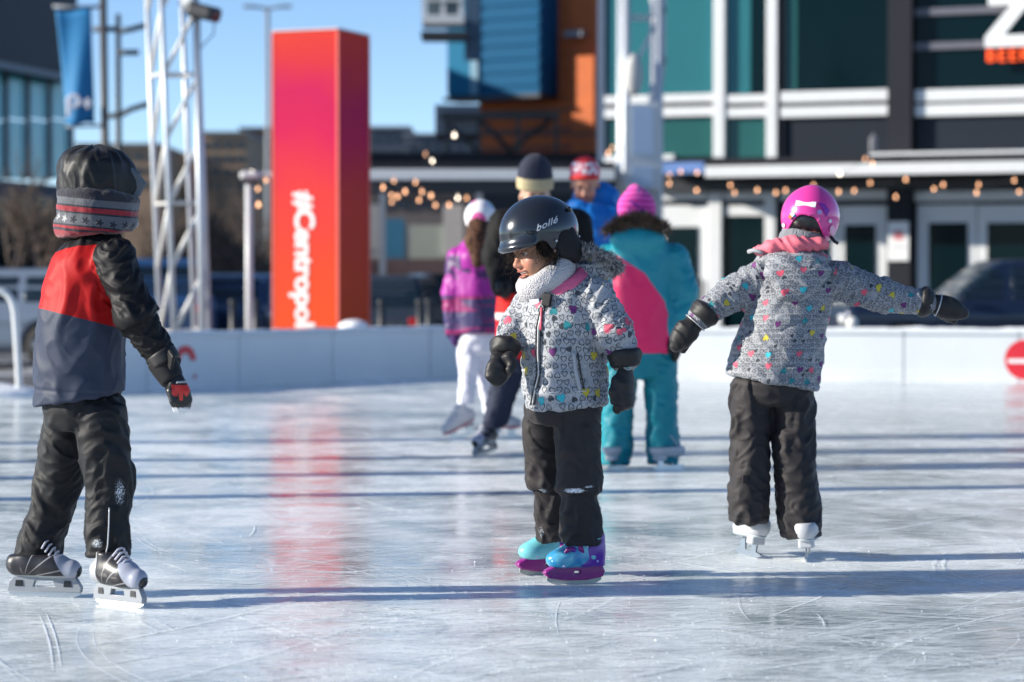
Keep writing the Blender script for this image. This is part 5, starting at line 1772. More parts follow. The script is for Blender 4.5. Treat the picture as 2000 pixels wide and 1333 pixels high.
# trousers
pel = ([(J(1102, 830, .02), .115, .115), (J(1102, 800, .02), .125, .12), (J(1104, 770, .02), .12, .115)], tyaw)
ly = yaw_of(-.8, -.6)
ln = [(J(1128, 800, -.03), .074, .082), (J(1130, 870, -.035), .076, .080), (J(1132, 935, -.04), .073, .074), (J(1131, 965, -.035), .066, .066), (J(1133, 1005, -.025), .069, .070), (J(1134, 1063, -.02), .068, .066)]
lf = [(J(1066, 800, .07), .064, .075), (J(1063, 870, .09), .066, .074), (J(1067, 940, .11), .062, .066), (J(1074, 968, .12), .052, .055), (J(1076, 1010, .15), .050, .052), (J(1077, 1058, .17), .046, .05)]
sn = [(J(1122, 958, -.11), (.06, .06, .014), 1.0), (J(1150, 950, -.1), (.03, .06, .008), .9), (J(1060, 962, .04), (.03, .05, .026), 1.0), (J(1058, 1040, .12), (.02, .06, .05), .75), (J(1130, 1062, -.09), (.05, .05, .006), .6)]
def knee_step(P):
    z = J(1131, 962)[2]
    return .007 * np.tanh((P[:, 2] - z) / .006) * np.exp(-((P[:, 2] - z) / .05) ** 2)
trousers(g, pel, [(ln, ly), (lf, ly)], .0050, M_grey_pants, .0072, 31, sn, knee_step)
# mittens
mitten(g, J(1222, 712, -.088), J(1220, 752, -.095), J(1206, 797, -.10), [J(1206, 742, -.115), J(1197, 766, -.125), J(1199, 784, -.125)], .040, V3(.75, -.35, 0), M_mitten, J(1219, 682, -.085), .057, seed=5, grip=J(1224, 780, -.10))
mitten(g, J(984, 692, -.05), J(976, 718, -.07), J(972, 742, -.08), [J(994, 698, -.09), J(1000, 712, -.10), J(996, 722, -.11)], .041, V3(.5, -.8, .1), M_mitten, J(989, 668, -.03), .053, seed=9, grip=J(970, 733, -.08))
# helmet in the head's frame
def hel_cut(P):
    x, y = P[:, 0], P[:, 1]
    zc = np.where(x > .02, .030 - .012 * np.clip((x - .02) / .1, 0, 1), .030)
    arch = .050 * np.exp(-((x + .045) / .032) ** 4) * (np.abs(y) > .02)
    zc = .018 + .012 * np.tanh((x - .0) / .02) - .028 * np.exp(-((x - .004) / .016) ** 2) + arch * .72
    zc = zc - .040 * np.clip((-.085 - x) / .03, 0, 1)
    return P[:, 2] - zc
outer = ell((-.006, 0, .060), (.130, .108, .112))
shell = sub(outer, ell((-.006, 0, .056), (.117, .096, .10)))
shell = F(lambda P, s_=shell.fn: -smin(-s_(P), hel_cut(P), .006), outer.lo, outer.hi)
brim = inter(sub(ell((.060, 0, .030), (.076, .096, .022)), ell((.040, 0, .016), (.084, .088, .024)), .003), half((.060, 0, 0), (-1, 0, 0)), .012)
helm_l = un(.022, shell, brim)
t = NT('helmet_gloss')
pz = t.obj()
t.set(Base_Color=t.mix(t.noise(pz, 300, 2), (0.016, 0.020, 0.028, 1), (0.024, 0.028, 0.036, 1)), Roughness=.24, Coat_Weight=.5, Coat_Roughness=.12, Metallic=.25)
M_helm = t.m
hf = placed(helm_l, hO, hM, hS)
helmet = g.part('helmet', hf, .0036, M_helm)
M_pad = cloth('black_padding', (0.012, 0.011, 0.014, 1), wrinkle=.001, wscale=80, rough=.75)
for y in (1, -1):
    f = un(.02, ell((-.047, y * .078, .018), (.046, .022, .060)), ell((-.075, y * .060, -.02), (.035, .03, .045)))
    g.part('ear_pad', placed(f, hO, hM, hS), .005, M_pad, parent=helmet)
    f = limb([V3(.050, y * .1015, .060), V3(.068, y * .095, .064), V3(.083, y * .087, .068)], [.003, .0055, .003], .004)
    g.part('vent', placed(f, hO, hM, hS), .0025, M_black_plastic, parent=helmet)
    f = limb([V3(-.085, y * .081, .108), V3(-.098, y * .068, .102)], [.0075, .005], .004)
    g.part('vent', placed(f, hO, hM, hS), .003, M_black_plastic, parent=helmet)
    for q in ((-.005, y * .107, .020), (-.108, y * .062, .015), (-.112, y * .056, .055)):
        g.part('rivet', placed(ell(q, (.004, .004, .004)), hO, hM, hS), .002, M_silver, parent=helmet)
    g.tube('chin_strap', to_world([(-.02, y * .088, .01), (-.005, y * .085, -.03), (.02, y * .07, -.075)], hO, hM, hS), .005, M_pad, helmet, 6)
tm = text_mesh('lettering', 'bollé', 22, 0, .35, 1.05)
v = vget(tm)
an = R(24)
px = 1047 + v[:, 0] * math.cos(an) + v[:, 1] * math.sin(an) * .35
py = 453 - v[:, 0] * math.sin(an) - v[:, 1] * math.cos(an)
vput(tm, trace(g, hf, np.stack([px, py], 1), 8.0, .0018) - g.o)
link('lettering', tm, plain('letter_grey', (0.55, 0.56, 0.58, 1), .4), g.root).parent = helmet
# curly hair round the face and ear
M_hair = fur_material('dark_curly_hair', (0.010, 0.007, 0.006, 1), (0.040, 0.024, 0.016, 1))
r_ = np.random.default_rng(8)
HV, HQ = [], []
def curl(p, d_, L, rad, turns, w):
    u, v_, d_ = frame_of(d_)
    s = np.linspace(0, 1, 16)
    ph = r_.uniform(0, 6.28)
    pts = [p + d_ * L * q + (u * math.cos(ph + turns * 6.28 * q) + v_ * math.sin(ph + turns * 6.28 * q)) * rad * (.4 + .6 * q) - V3(0, 0, .25 * L * q * q) for q in s]
    V, Q = tube_arrays(pts, w * (1 - .6 * s), 4)
    k = sum(len(x) for x in HV); HV.append(V); HQ.extend([tuple(i + k for i in q) for q in Q])
for i in range(330):
    side = r_.choice([-1, 1], p=[.45, .55])
    k = r_.random()
    if k < .45:   # by the temples and in front of the ears
        p = to_world((r_.uniform(-.005, .045), side * r_.uniform(.062, .078), r_.uniform(-.01, .040)), hO, hM, hS)
        d_ = to_world((r_.normal(.25, .35), side * .45, -.9), V3(0, 0, 0), hM)
        curl(p, d_, r_.uniform(.03, .065), r_.uniform(.004, .008), r_.uniform(1, 2.5), .0011)
    elif k < .80:   # along the forehead under the brim
        y = r_.uniform(-.070, .066)
        p = to_world((.072 - abs(y) * .35 + .004, y, r_.uniform(.034, .052)), hO, hM, hS)
        d_ = to_world((.55, -.55 if y < -.02 else r_.normal(0, .4), -.35), V3(0, 0, 0), hM)
        curl(p, d_, r_.uniform(.018, .042), r_.uniform(.003, .007), r_.uniform(.8, 2), .0010)
    else:         # far side of the face, blown outwards
        p = to_world((r_.uniform(.03, .06), -r_.uniform(.055, .068), r_.uniform(-.02, .04)), hO, hM, hS)
        d_ = to_world((r_.uniform(.4, 1.1), -.8, r_.normal(-.35, .4)), V3(0, 0, 0), hM)
        curl(p, d_, r_.uniform(.035, .075), r_.uniform(.005, .010), r_.uniform(1, 2.4), .0010)
g.mesh('hair', np.concatenate(HV), HQ, M_hair)
f = un(.015, ell((.022, .066, .012), (.026, .013, .035)), ell((.022, -.066, .012), (.026, .013, .035)), ell((.045, 0, .055), (.045, .066, .02)))
g.part('hair', placed(f, hO, hM, hS), .005, M_hair, disp=lambda P: .004 * pn(P * 90, 2))
# plastic skates
M_mag = plain('magenta_plastic', (0.24, 0.008, 0.17, 1), .3, 0, .06, coat=.3)
M_pur = plain('purple_plastic', (0.13, 0.022, 0.33, 1), .32, 0, .06, coat=.3)
M_tealp = plain('aqua_plastic', (0.18, 0.56, 0.62, 1), .3, 0, .05, coat=.3)
M_lilac = plain('lilac_plastic', (0.52, 0.52, 0.80, 1), .3)
M_green = plain('turquoise_plastic', (0.05, 0.42, 0.42, 1), .3)
M_bladeg = plain('grey_blade', (0.42, 0.45, 0.42, 1), .35, .3)
def toy_print():
    t = NT('aqua_printed_shell')
    p = t.attr('lc').outputs['Vector']
    v = t.n('TexVoronoi', {'Scale': 9.0}); t.put(v.inputs['Vector'], p)
    n = t.noise(p, 3.5, 3, .5, .8)
    c = t.mix(t.step(n, .35, .65), (0.03, 0.25, 0.50, 1), (0.16, 0.52, 0.64, 1))
    c = t.mix(t.step(v.outputs[0], .16, .10), c, (0.60, 0.80, 0.86, 1))
    t.set(Base_Color=c, Roughness=.3, Coat_Weight=.3)
    return t.m
M_print = toy_print()
def toy_skate(o, yaw, L, printed):
    M = yawM(yaw); T = rows4(g, o, M)
    shell_ = un(.018, ell((.24 * L, 0, .083), (.25 * L, .040, .033)), cone((-.30 * L, 0, .088), (.20 * L, 0, .080), .038, .036), cone((-.12 * L, 0, .10), (-.10 * L, 0, .165), .042, .042), cone((.02 * L, 0, .105), (.10 * L, 0, .098), .036, .034))
    shell_ = inter(shell_, half((0, 0, .056), (0, 0, -1)), .008)
    sk = g.part('skate', placed(shell_, o, M), .0042, M_print if printed else M_tealp, attrs=lambda P: {'lc': to_local(P, o, M) / L})
    bot = arc_profile(L * .96, .02, 16, .016)
    outline('blade', bot + [(L * .47, .032), (-L * .47, .032)], -.0035, .0035, M_bladeg, sk, M=T)
    hull = [(-.47 * L, .028), (-.2 * L, .019), (.2 * L, .019), (.45 * L, .028), (.51 * L, .040), (.48 * L, .046), (.36 * L, .058), (.30 * L, .066), (-.36 * L, .070), (-.46 * L, .062), (-.50 * L, .042)]
    hole = [(-.14 * L, .030), (.06 * L, .030), (.02 * L, .050), (-.10 * L, .050)]
    outline('hull', hull, -.019, .019, M_mag, sk, holes=[hole], bev=.005, M=T)
    cuff = un(.015, cone((-.36 * L, 0, .066), (-.32 * L, 0, .15), .036, .044), cone((-.20 * L, 0, .070), (-.30 * L, 0, .11), .041, .044))
    cuff = inter(inter(cuff, half((-.14 * L, 0, .10), (.9, 0, .42)), .006), half((0, 0, .060), (0, 0, -1)), .004)
    g.part('heel_shell', placed(cuff, o, M), .0042, M_pur, parent=sk)
    for s in (-1, 1):
        def disc(x, z, r, y, mat, nm):
            g.part(nm, placed(ell((x * L, s * y, z), (r, .005, r)), o, M), .0022, mat, parent=sk)
        disc(-.34, .150, .0135, .044, M_lilac, 'buckle'); disc(-.345, .151, .0075, .0475, M_green, 'buckle_button')
        disc(-.29, .094, .0105, .0405, M_tealp, 'spot'); disc(-.36, .079, .005, .0375, M_lilac, 'rivet'); disc(.22, .066, .0055, .036, M_lilac, 'rivet')
        for a, b in (((-.04, .140), (-.13, .104)), ((.20, .112), (.07, .126))):
            f = limb([V3(a[0] * L, s * .040, a[1]), V3((a[0] + b[0]) / 2 * L + .004, s * .0405, (a[1] + b[1]) / 2), V3(b[0] * L, s * .0365, b[1])], [.005, .0085, .005], .004)
            if printed: g.part('leaf_mark', placed(f, o, M), .003, M_mag, parent=sk)
    f = limb([V3(.05 * L, -.030, .118), V3(.06 * L, 0, .134), V3(.05 * L, .034, .118)], [.008, .009, .010], .004)
    g.part('strap', placed(f, o, M), .0035, M_mag if not printed else M_pur, parent=sk)
    if not printed:
        g.part('buckle', placed(ell((-.02 * L, .042, .125), (.016, .007, .013)), o, M), .003, M_green, parent=sk)
    return sk
def on_ice(px, py):
    d_ = FPX * EYE / (py - YH)
    p = at(px, py, d_); 
    k = EYE / (EYE - p[2]); p = V3(0, 0, EYE) + (p - V3(0, 0, EYE)) * k
    return p
toy_skate(on_ice(1121, 1141), yaw_of(-.97, -.22), .196, True)
toy_skate(on_ice(1064, 1123), yaw_of(-.93, -.36), .196, False)

# ================================================================== BOY AT THE LEFT
b = Person('person', 'child in black hood and red, navy and black jacket skating off at left, back turned', 'person', 150, 7.62)
J = b.J
by = yaw_of(.86, .5)
skin_b = skin_material('skin_light', (0.55, 0.33, 0.24, 1), (0.45, 0.14, 0.12, 1))
bM = yawM(yaw_of(.93, .36), R(-4)); bO = J(196, 372, .02)
arm_r = [J(226, 506, -.11), J(264, 612, -.15), J(318, 702, -.13)]
arm_l = [J(190, 500, .13), J(205, 610, .17), J(215, 690, .17)]
leg_r = [J(196, 800, -.05), J(212, 940, -.05), J(210, 1100, -.06)]
leg_l = [J(140, 800, .08), J(112, 950, .12), J(72, 1110, .12)]
build_body(b, skin_b, bO, bM, 1.02, J(178, 465, .0), [(J(172, 500, .0), .09), (J(160, 640, .0), .10), (J(160, 790, .0), .10)], [arm_r, arm_l], [leg_r, leg_l], .008)
st = [(J(156, 783, .0), .150, .150), (J(155, 740, .0), .150, .148), (J(156, 680, .0), .149, .147), (J(161, 600, .0), .149, .145), (J(168, 545, .0), .142, .135), (J(173, 505, .0), .134, .125), (J(176, 475, .0), .108, .105), (J(183, 458, .0), .08, .08)]
tor = loft(st, V3(-.157, 0, .987), by, .014)
jk_b = un(.024, tor, limb(arm_r, [.062, .057, .046], .03), limb(arm_l, [.068, .06, .05], .03))
bones = [(J(156, 785, 0), J(172, 500, 0), .12, 0), (arm_r[0], arm_r[1], .058, 0), (arm_r[1], arm_r[2], .052, .19), (arm_l[0], arm_l[1], .05, 0), (arm_l[1], arm_l[2], .05, .19)]
def battr(P):
    I, T, AN = bone_coords(P, bones)
    px = CX + P[:, 0] / P[:, 1] * FPX
    py = YH + (EYE - P[:, 2]) / P[:, 1] * FPX
    x, z = P[:, 0], P[:, 2]
    lin = np.interp(px, [60, 80, 126, 185, 215, 300], [520, 505, 484, 476, 486, 500])
    yoke = (lin - py) / 630
    belt = (np.interp(px, [60, 67, 229, 300], [597, 600, 640, 655]) - py) / 630
    dA = np.min([cone(arm_r[0], arm_r[1], .062, .057)(P), cone(arm_r[1], arm_r[2], .057, .046)(P), cone(arm_l[0], arm_l[1], .068, .062)(P), cone(arm_l[1], arm_l[2], .06, .05)(P)], 0)
    dT = tor(P)
    return {'yoke': yoke, 'belt': belt, 'slv': dT - dA}
t = NT('colour_block_nylon')
yk, bl, sv = (t.step(t.attr(n).outputs['Fac'], -.0015, .0015) for n in ('yoke', 'belt', 'slv'))
p = t.obj()
nn = t.noise(p, 6, 3)
c = t.mix(bl, t.mix(nn, (0.030, 0.038, 0.066, 1), (0.040, 0.050, 0.082, 1)), t.mix(nn, (0.38, 0.004, 0.005, 1), (0.46, 0.006, 0.006, 1)))
c = t.mix(t.math('MAXIMUM', yk, sv), c, (0.009, 0.0085, 0.010, 1))
t.set(Base_Color=c, Roughness=.58, Specular_IOR_Level=.22)
t.bump(t.noise(p, 16, 4, .6, .6), .8, .0015)
M_block = t.m
def jexb(P, I, T, AN):
    r = np.where(I == 0, seam(T, .035, .0035, .004), 0)
    return r + np.where(I == 0, .004 * np.tanh(battr(P)['slv'] / .01), 0)
jacket = b.part('jacket', jk_b, .0052, M_block, disp=cloth_disp(bones, {0: (7, 1.6, .0085, 12, .4), 1: (17, .9, .0150, 14, 1.1), 2: (23, .9, .0150, 15, .8), 3: (15, 1, .007, 16, 0), 4: (15, 1, .007, 18, 0)}, jexb), attrs=battr)
# scarf: two rolled bands with stripes
def scarf_mat():
    t = NT('striped_scarf')
    a = t.attr('lc').outputs['Vector']
    s = t.n('SeparateXYZ'); t.put(s.inputs[0], a)
    z = s.outputs[2]; u = s.outputs[0]
    nav, gry, red, wht = (0.008, 0.007, 0.018, 1), (0.085, 0.09, 0.105, 1), (0.26, 0.006, 0.018, 1), (0.36, 0.36, 0.36, 1)
    c = t.ramp(z, [(0.0, red), (0.10, nav), (0.16, red), (0.22, nav), (0.26, gry), (0.52, nav), (0.57, red), (0.68, nav), (0.72, gry), (0.88, nav)])
    c.node.color_ramp.interpolation = 'CONSTANT'
    # small star shapes on the grey band
    fx = t.math('SUBTRACT', t.math('FRACT', t.math('MULTIPLY', u, 1.0)), .5)
    idn = t.n('TexWhiteNoise', noise_dimensions='1D'); t.put(idn.inputs['W'], t.math('FLOOR', u))
    zz_ = t.math('MULTIPLY', t.math('SUBTRACT', z, t.math('ADD', .375, t.math('MULTIPLY', t.math('SUBTRACT', idn.outputs[0], .5), .08))), 3.6)
    rr = t.math('SQRT', t.math('ADD', t.math('POWER', fx, 2.0), t.math('POWER', zz_, 2.0)))
    an = t.math('ARCTAN2', zz_, fx)
    star = t.step(t.math('SUBTRACT', rr, t.math('ADD', .23, t.math('MULTIPLY', t.math('COSINE', t.math('MULTIPLY', an, 5.0)), .09))), .03, -.03)
    c2 = t.mix(t.step(idn.outputs[0], .55, .56), nav, wht)
    c = t.mix(star, c, c2)
    p = t.obj()
    t.set(Base_Color=c, Roughness=.85, Sheen_Weight=.3)
    t.bump(t.noise(p, 220, 3), .8, .003)
    return t.m
sc_c = J(189, 425, .01)
f = un(.016, torus(J(190, 404, .01), yawM(by, R(-3)), .104, .104, .026, .036), torus(J(187, 436, .01), yawM(by, R(7)), .106, .106, .025, .038))
f = un(.01, f, torus(J(192, 386, .012), yawM(by, R(-6)), .110, .110, .020, .018))
def scattr(P):
    py = YH + (EYE - P[:, 2]) / P[:, 1] * FPX + (P[:, 0] - sc_c[0]) * -60
    a = np.arctan2(P[:, 1] - sc_c[1], P[:, 0] - sc_c[0])
    return {'lc': np.stack([a * 3.0 + .5, a * 0, np.clip((464 - py) / 84, 0, .999)], 1)}
b.part('scarf', f, .0048, scarf_mat(), attrs=scattr, disp=lambda P: .012 * pn(P * np.array((14, 14, 24)), 3) + .004 * pn(P * 45, 2) + .0014 * pn(P * 130, 1))
# hood
hc = J(188, 352, .015)
hood = loft([(J(186, 398, .012), .112, .112), (J(185, 372, .012), .117, .117), (J(186, 345, .012), .120, .118), (J(184, 318, .012), .114, .111), (J(179, 299, .01), .088, .086), (J(174, 287, .01), .046, .046)], V3(0, 0, 1), by, .02)
hood = un(.035, hood, cone(J(215, 340, .02), J(256, 358, .035), .070, .046))
hood = inter(hood, half(J(269, 358, .03), (.96, .2, .12)), .012)
hd_ax = [(J(150, 400, 0), J(190, 300, 0), .1, 0)]
M_hood = cloth('black_hood_nylon', (0.007, 0.0065, 0.008, 1), rough=.5, wrinkle=.002, wscale=16, spec=.35)
hp = b.part('hood', hood, .005, M_hood, disp=lambda P: .0085 * puff(P[:, 2], np.stack([np.sin(np.arctan2(P[:, 1] - hc[1], P[:, 0] - hc[0])), np.cos(np.arctan2(P[:, 1] - hc[1], P[:, 0] - hc[0]))], 1), 6, 2.6, 5) + seam(np.arctan2(P[:, 1] - hc[1], P[:, 0] - hc[0]), -2.3, .003, .03))
vis = un(.01, limb([J(245, 322, -.02), J(268, 342, -.01), J(279, 360, .0), J(270, 378, .0), J(256, 392, -.01)], [.007, .009, .009, .008, .007], .008), limb([J(256, 340, -.01), J(268, 360, .0), J(260, 380, .0)], [.012, .012, .010], .01))
b.part('hood_visor', vis, .004, cloth('grey_lining', (0.10, 0.115, 0.14, 1), wrinkle=.003, wscale=20), parent=hp)
# glove with five fingers
def glove_mat():
    t = NT('ski_glove')
    a = t.step(t.attr('red').outputs['Fac'], -.0012, .0012)
    p = t.obj()
    c = t.mix(a, (0.012, 0.012, 0.014, 1), (0.68, 0.035, 0.022, 1))
    s = t.step(t.math('MULTIPLY', t.attr('snow').outputs['Fac'], t.noise(p, 170, 3, .7)), .30, .36)
    c = t.mix(s, c, (0.75, 0.78, 0.83, 1))
    t.set(Base_Color=c, Roughness=.4)
    t.bump(t.noise(p, 70, 3), .6, .0015)
    return t.m
wr, kn = J(331, 728, -.14), J(350, 768, -.15)
fs_ = [cone(wr, kn, .036, .039, V3(.5, .8, 0), .72)]
fing = [((338, 770), (340, 785), (344, 799)), ((347, 774), (349, 790), (352, 802)), ((355, 773), (359, 788), (360, 800)), ((362, 768), (367, 781), (366, 793))]
for i, f3 in enumerate(fing):
    dd = (-.145 - .006 * i, -.155 - .002 * i, -.135)
    fs_.append(limb([J(x, y, z_) for (x, y), z_ in zip(f3, dd)], [.0145, .0135, .0115], .004))
fs_.append(limb([J(340, 745, -.16), J(334, 765, -.18), J(338, 783, -.185)], [.016, .0145, .0115], .004))
gf = un(.0065, *fs_)
def gattr(P):
    px = CX + P[:, 0] / P[:, 1] * FPX; py = YH + (EYE - P[:, 2]) / P[:, 1] * FPX
    low = np.interp(px, [333, 338, 346, 347, 349, 350, 357, 358, 360, 361, 366, 370], [768, 774, 775, 767, 767, 783, 783, 767, 767, 776, 774, 765])
    top = np.interp(px, [335, 364, 370], [752, 753, 738])
    side = np.minimum(px - 335, 371 - px)
    r = np.minimum(np.minimum(low - py, py - top), side) / 630
    r = np.where(P[:, 1] < b.d - .12, r, -.01)
    return {'red': r, 'snow': np.clip((py - 788) / 14, 0, 1)}
gl = b.part('glove', gf, .0040, glove_mat(), attrs=gattr)
b.part('cuff', loft([(J(312, 700, -.13), .050, .046), (J(322, 715, -.135), .050, .046), (J(338, 745, -.145), .041, .037)], wr - J(310, 695, -.13), .4, .010), .005, M_black_nylon, parent=gl)
b.part('wrist_strap', loft([(J(313, 690, -.135), .053, .049), (J(326, 712, -.14), .053, .049)], J(326, 712, -.14) - J(313, 690, -.135), .4, .006), .005, M_mitten, parent=gl)
b.part('strap_tab', rbox(J(333, 703, -.19), (.022, .006, .026), yawM(by, 0, .5)[[1, 0, 2]], .005), .004, M_hood, parent=gl)
cuff_f = loft([(J(312, 700, -.13), .050, .046), (J(322, 715, -.135), .050, .046), (J(338, 745, -.145), .041, .037)], wr - J(310, 695, -.13), .4, .010)
for i in range(6):
    x = 345 + i * 3.3
    q = trace(b, un(.004, cuff_f, gf), [(x, 749 - .15 * i), (x + 1.6, 745.5 - .15 * i)], 7.45, .002)
    b.tube('print_mark', [q[0], (q[0] + q[1]) / 2, q[1]], .0016, M_white_print, gl, 5)
mitten(b, J(216, 705, .17), J(222, 735, .18), J(228, 765, .18), [J(228, 728, .15), J(236, 745, .14)], .036, V3(.5, .8, 0), M_mitten, J(214, 690, .17), .047, seed=3, name='glove')
# trousers
pel = ([(J(162, 842, .0), .105, .12), (J(163, 800, .0), .128, .128), (J(160, 770, .0), .125, .125)], by)
lr = [(J(196, 800, -.05), .082, .085), (J(202, 870, -.06), .080, .086), (J(212, 930, -.06), .073, .080), (J(214, 955, -.06), .064, .072), (J(209, 1000, -.06), .069, .074), (J(208, 1045, -.06), .070, .074), (J(210, 1088, -.06), .062, .068)]
ll = [(J(138, 800, .08), .080, .08), (J(126, 870, .10), .078, .082), (J(116, 940, .12), .073, .078), (J(100, 1000, .13), .066, .072), (J(78, 1055, .13), .066, .074), (J(68, 1108, .13), .066, .080)]
sn = [(J(236, 965, -.12), (.035, .05, .08), .85), (J(200, 1010, -.12), (.04, .06, .05), .62), (J(190, 1062, -.12), (.035, .06, .03), .85), (J(232, 1080, -.12), (.035, .06, .02), .8), (J(100, 1105, .05), (.04, .05, .01), .7)]
tr_b = trousers(b, pel, [(lr, by), (ll, by)], .0052, M_black_nylon, .0085, 51, sn, lift=.02)
f_tr = un(.025, loft(lr, V3(0, 0, 1), by, .01))
b.tube('piping', trace(b, f_tr, path([(213, 992), (212, 1030), (210, 1066), (207, 1080)], 14), 7.5, .006), .0022, M_silver, tr_b, 6)
hk = boot_material_hockey('hockey_boot_silver', True)
hockey_skate(b, on_ice(234, 1185), yawM(yaw_of(.80, -.60)), .215, hk, .105)
hockey_skate(b, on_ice(88, 1167), yawM(yaw_of(.985, -.17)), .245, boot_material_hockey('hockey_boot_dark', False), .075)

# ================================================================== GIRL AT THE RIGHT
r = Person('person', 'child in a pink helmet skating away with both arms held out, at right', 'person', 1520, 8.74)
J = r.J
ry = yaw_of(.08, 1)
rM_ = yawM(yaw_of(.18, .98), R(-12), R(10)); rO = J(1578, 448, .02)
arm_a = [J(1498, 535, 0), J(1432, 574, .0), J(1368, 618, -.03)]
arm_b = [J(1636, 546, 0), J(1722, 578, .0), J(1808, 592, -.02)]
leg_a = [J(1472, 785, .0), J(1466, 900, .0), J(1458, 1040, .02)]
leg_b = [J(1545, 790, .0), J(1552, 900, .0), J(1574, 1060, .0)]
build_body(r, skin_b, rO, rM_, 1.0, J(1562, 500, .02), [(J(1556, 535, .02), .08), (J(1532, 650, .02), .095), (J(1512, 760, .02), .09)], [arm_a, arm_b], [leg_a, leg_b], .008)
st = [(J(1508, 748, .02), .170, .142), (J(1513, 715, .02), .167, .14), (J(1524, 670, .02), .160, .136), (J(1540, 610, .02), .152, .13), (J(1552, 560, .02), .146, .12), (J(1560, 525, .02), .128, .108), (J(1566, 498, .02), .10, .09), (J(1568, 482, .02), .075, .075)]
tor = loft(st, V3(.186, 0, .98), ry, .014)
jk_r = un(.030, tor, limb(arm_a, [.066, .058, .046], .03), limb(arm_b, [.070, .058, .044], .03))
# the hood lying on the upper back
jk_r = un(.007, jk_r, un(.03, ell(J(1558, 532, -.095), (.120, .050, .058)), ell(J(1553, 556, -.105), (.075, .040, .058)), ell(J(1556, 506, -.05), (.125, .065, .030))))
bones = [(J(1508, 750, .02), J(1560, 520, .02), .125, 0), (arm_a[0], arm_a[1], .05, 0), (arm_a[1], arm_a[2], .05, .14), (arm_b[0], arm_b[1], .052, 0), (arm_b[1], arm_b[2], .05, .16)]
def jexr(P, I, T, AN):
    t0 = I == 0
    rr = np.where(t0, seam(T, .035, .0035, .0045), 0)
    x, z = P[:, 0], P[:, 2]
    # slanting yoke and side seams of the back
    px = CX + x / P[:, 1] * FPX; py = YH + (EYE - z) / P[:, 1] * FPX
    for (x0, y0, x1, y1) in ((1440, 680, 1500, 735), (1450, 620, 1520, 650), (1520, 650, 1618, 600), (1530, 720, 1608, 690)):
        nx_, ny_ = -(y1 - y0), x1 - x0; ln_ = math.hypot(nx_, ny_)
        dd = ((px - x0) * nx_ + (py - y0) * ny_) / ln_
        tt = ((px - x0) * (x1 - x0) + (py - y0) * (y1 - y0)) / ln_ ** 2
        rr = rr - .0035 * np.exp(-(dd / 2.4) ** 2) * (tt > 0) * (tt < 1) * (P[:, 1] < r.d)
    hdm = np.exp(-(((px - 1556) / 70) ** 2 + ((py - 555) / 45) ** 2))
    return rr + hdm * .012 * puff(z + .45 * x, np.stack([x * 3, z * 2], 1), 26, 1.0, 9)
jacket = r.part('jacket', jk_r, .0050, M_heart_fine, disp=cloth_disp(bones, {0: (12, 1.4, .0100, 22, .6), 1: (26, .8, .0130, 24, .9), 2: (30, .8, .0075, 25, .4), 3: (26, .8, .0135, 26, .9), 4: (30, .8, .0075, 28, .3)}, jexr), attrs=jacket_uv(bones, [0], (0, 1)))
r.part('side_tab', rbox(J(1606, 700, .02), (.006, .02, .022), None, .004), .004, M_heart_fine, parent=jacket, attrs=lambda P: {'cuv': P})
# pink lining standing up at the collar, grey neck band
M_coral = cloth('coral_lining', (0.74, 0.16, 0.21, 1), wrinkle=.003, wscale=18, rough=.65)
f = un(.012, limb([J(1480, 490, -.02), J(1510, 482, -.075), J(1555, 482, -.09), J(1600, 476, -.075), J(1612, 480, -.03)], [.018, .022, .021, .018, .014], .02), ell(J(1497, 488, -.03), (.028, .04, .020)), limb([J(1500, 478, -.05), J(1550, 474, -.085), J(1596, 470, -.075)], [.016, .018, .014], .01))
r.part('hood_lining', f, .005, M_coral, parent=jacket, disp=lambda P: .009 * puff(P[:, 0] + P[:, 2], np.stack([P[:, 2] * 12, P[:, 1] * 12], 1), 18, 1.0, 3))
r.tube('lining_edge', [J(1462, 492, -.02), J(1473, 489, -.045), J(1490, 494, -.07)], .008, M_heart_fine, jacket, 8)
r.part('neck_warmer', torus(J(1568, 468, .015), yawM(ry, R(-12), R(6)), .062, .066, .022, .03), .005, knit_material('grey_knit', (0.24, 0.25, 0.28, 1), 170), disp=lambda P: .003 * pn(P * 50, 3))
# helmet
def hcut(P):
    x, y = P[:, 0], P[:, 1]
    return P[:, 2] - (-.012 + .034 * np.exp(-((y) / .052) ** 4) * (x < 0) - .035 * np.exp(-((np.abs(y) - .085) / .03) ** 2) + .03 * np.clip(x / .1, 0, 1))
outer = un(.02, ell((-.004, 0, .045), (.122, .106, .112)), ell((-.02, 0, .075), (.08, .06, .079)))
shell = sub(outer, ell((-.004, 0, .040), (.110, .094, .100)))
shell = F(lambda P, s_=shell.fn: -smin(-s_(P), hcut(P), .007), outer.lo, outer.hi)
M_pinkh = plain('pink_helmet', (0.66, 0.045, 0.30, 1), .3, 0, .05, coat=.4)
hf = placed(shell, rO, rM_, 1.0)
hm = r.part('helmet', hf, .0042, M_pinkh)
M_violet = plain('violet_print', (0.25, 0.02, 0.33, 1), .32)
liner = sub(ell((-.004, 0, .020), (.108, .092, .07)), ell((-.0, 0, .0), (.09, .08, .075)))
r.part('liner', placed(inter(liner, half((0, 0, .045), (0, 0, 1)), .004), rO, rM_), .005, M_black_plastic, parent=hm)
r.part('liner_band', placed(torus((0, 0, .016), np.eye(3), .094, .082, .006, .008), rO, rM_), .004, plain('teal_band', (0.01, 0.22, 0.26, 1), .5), parent=hm)
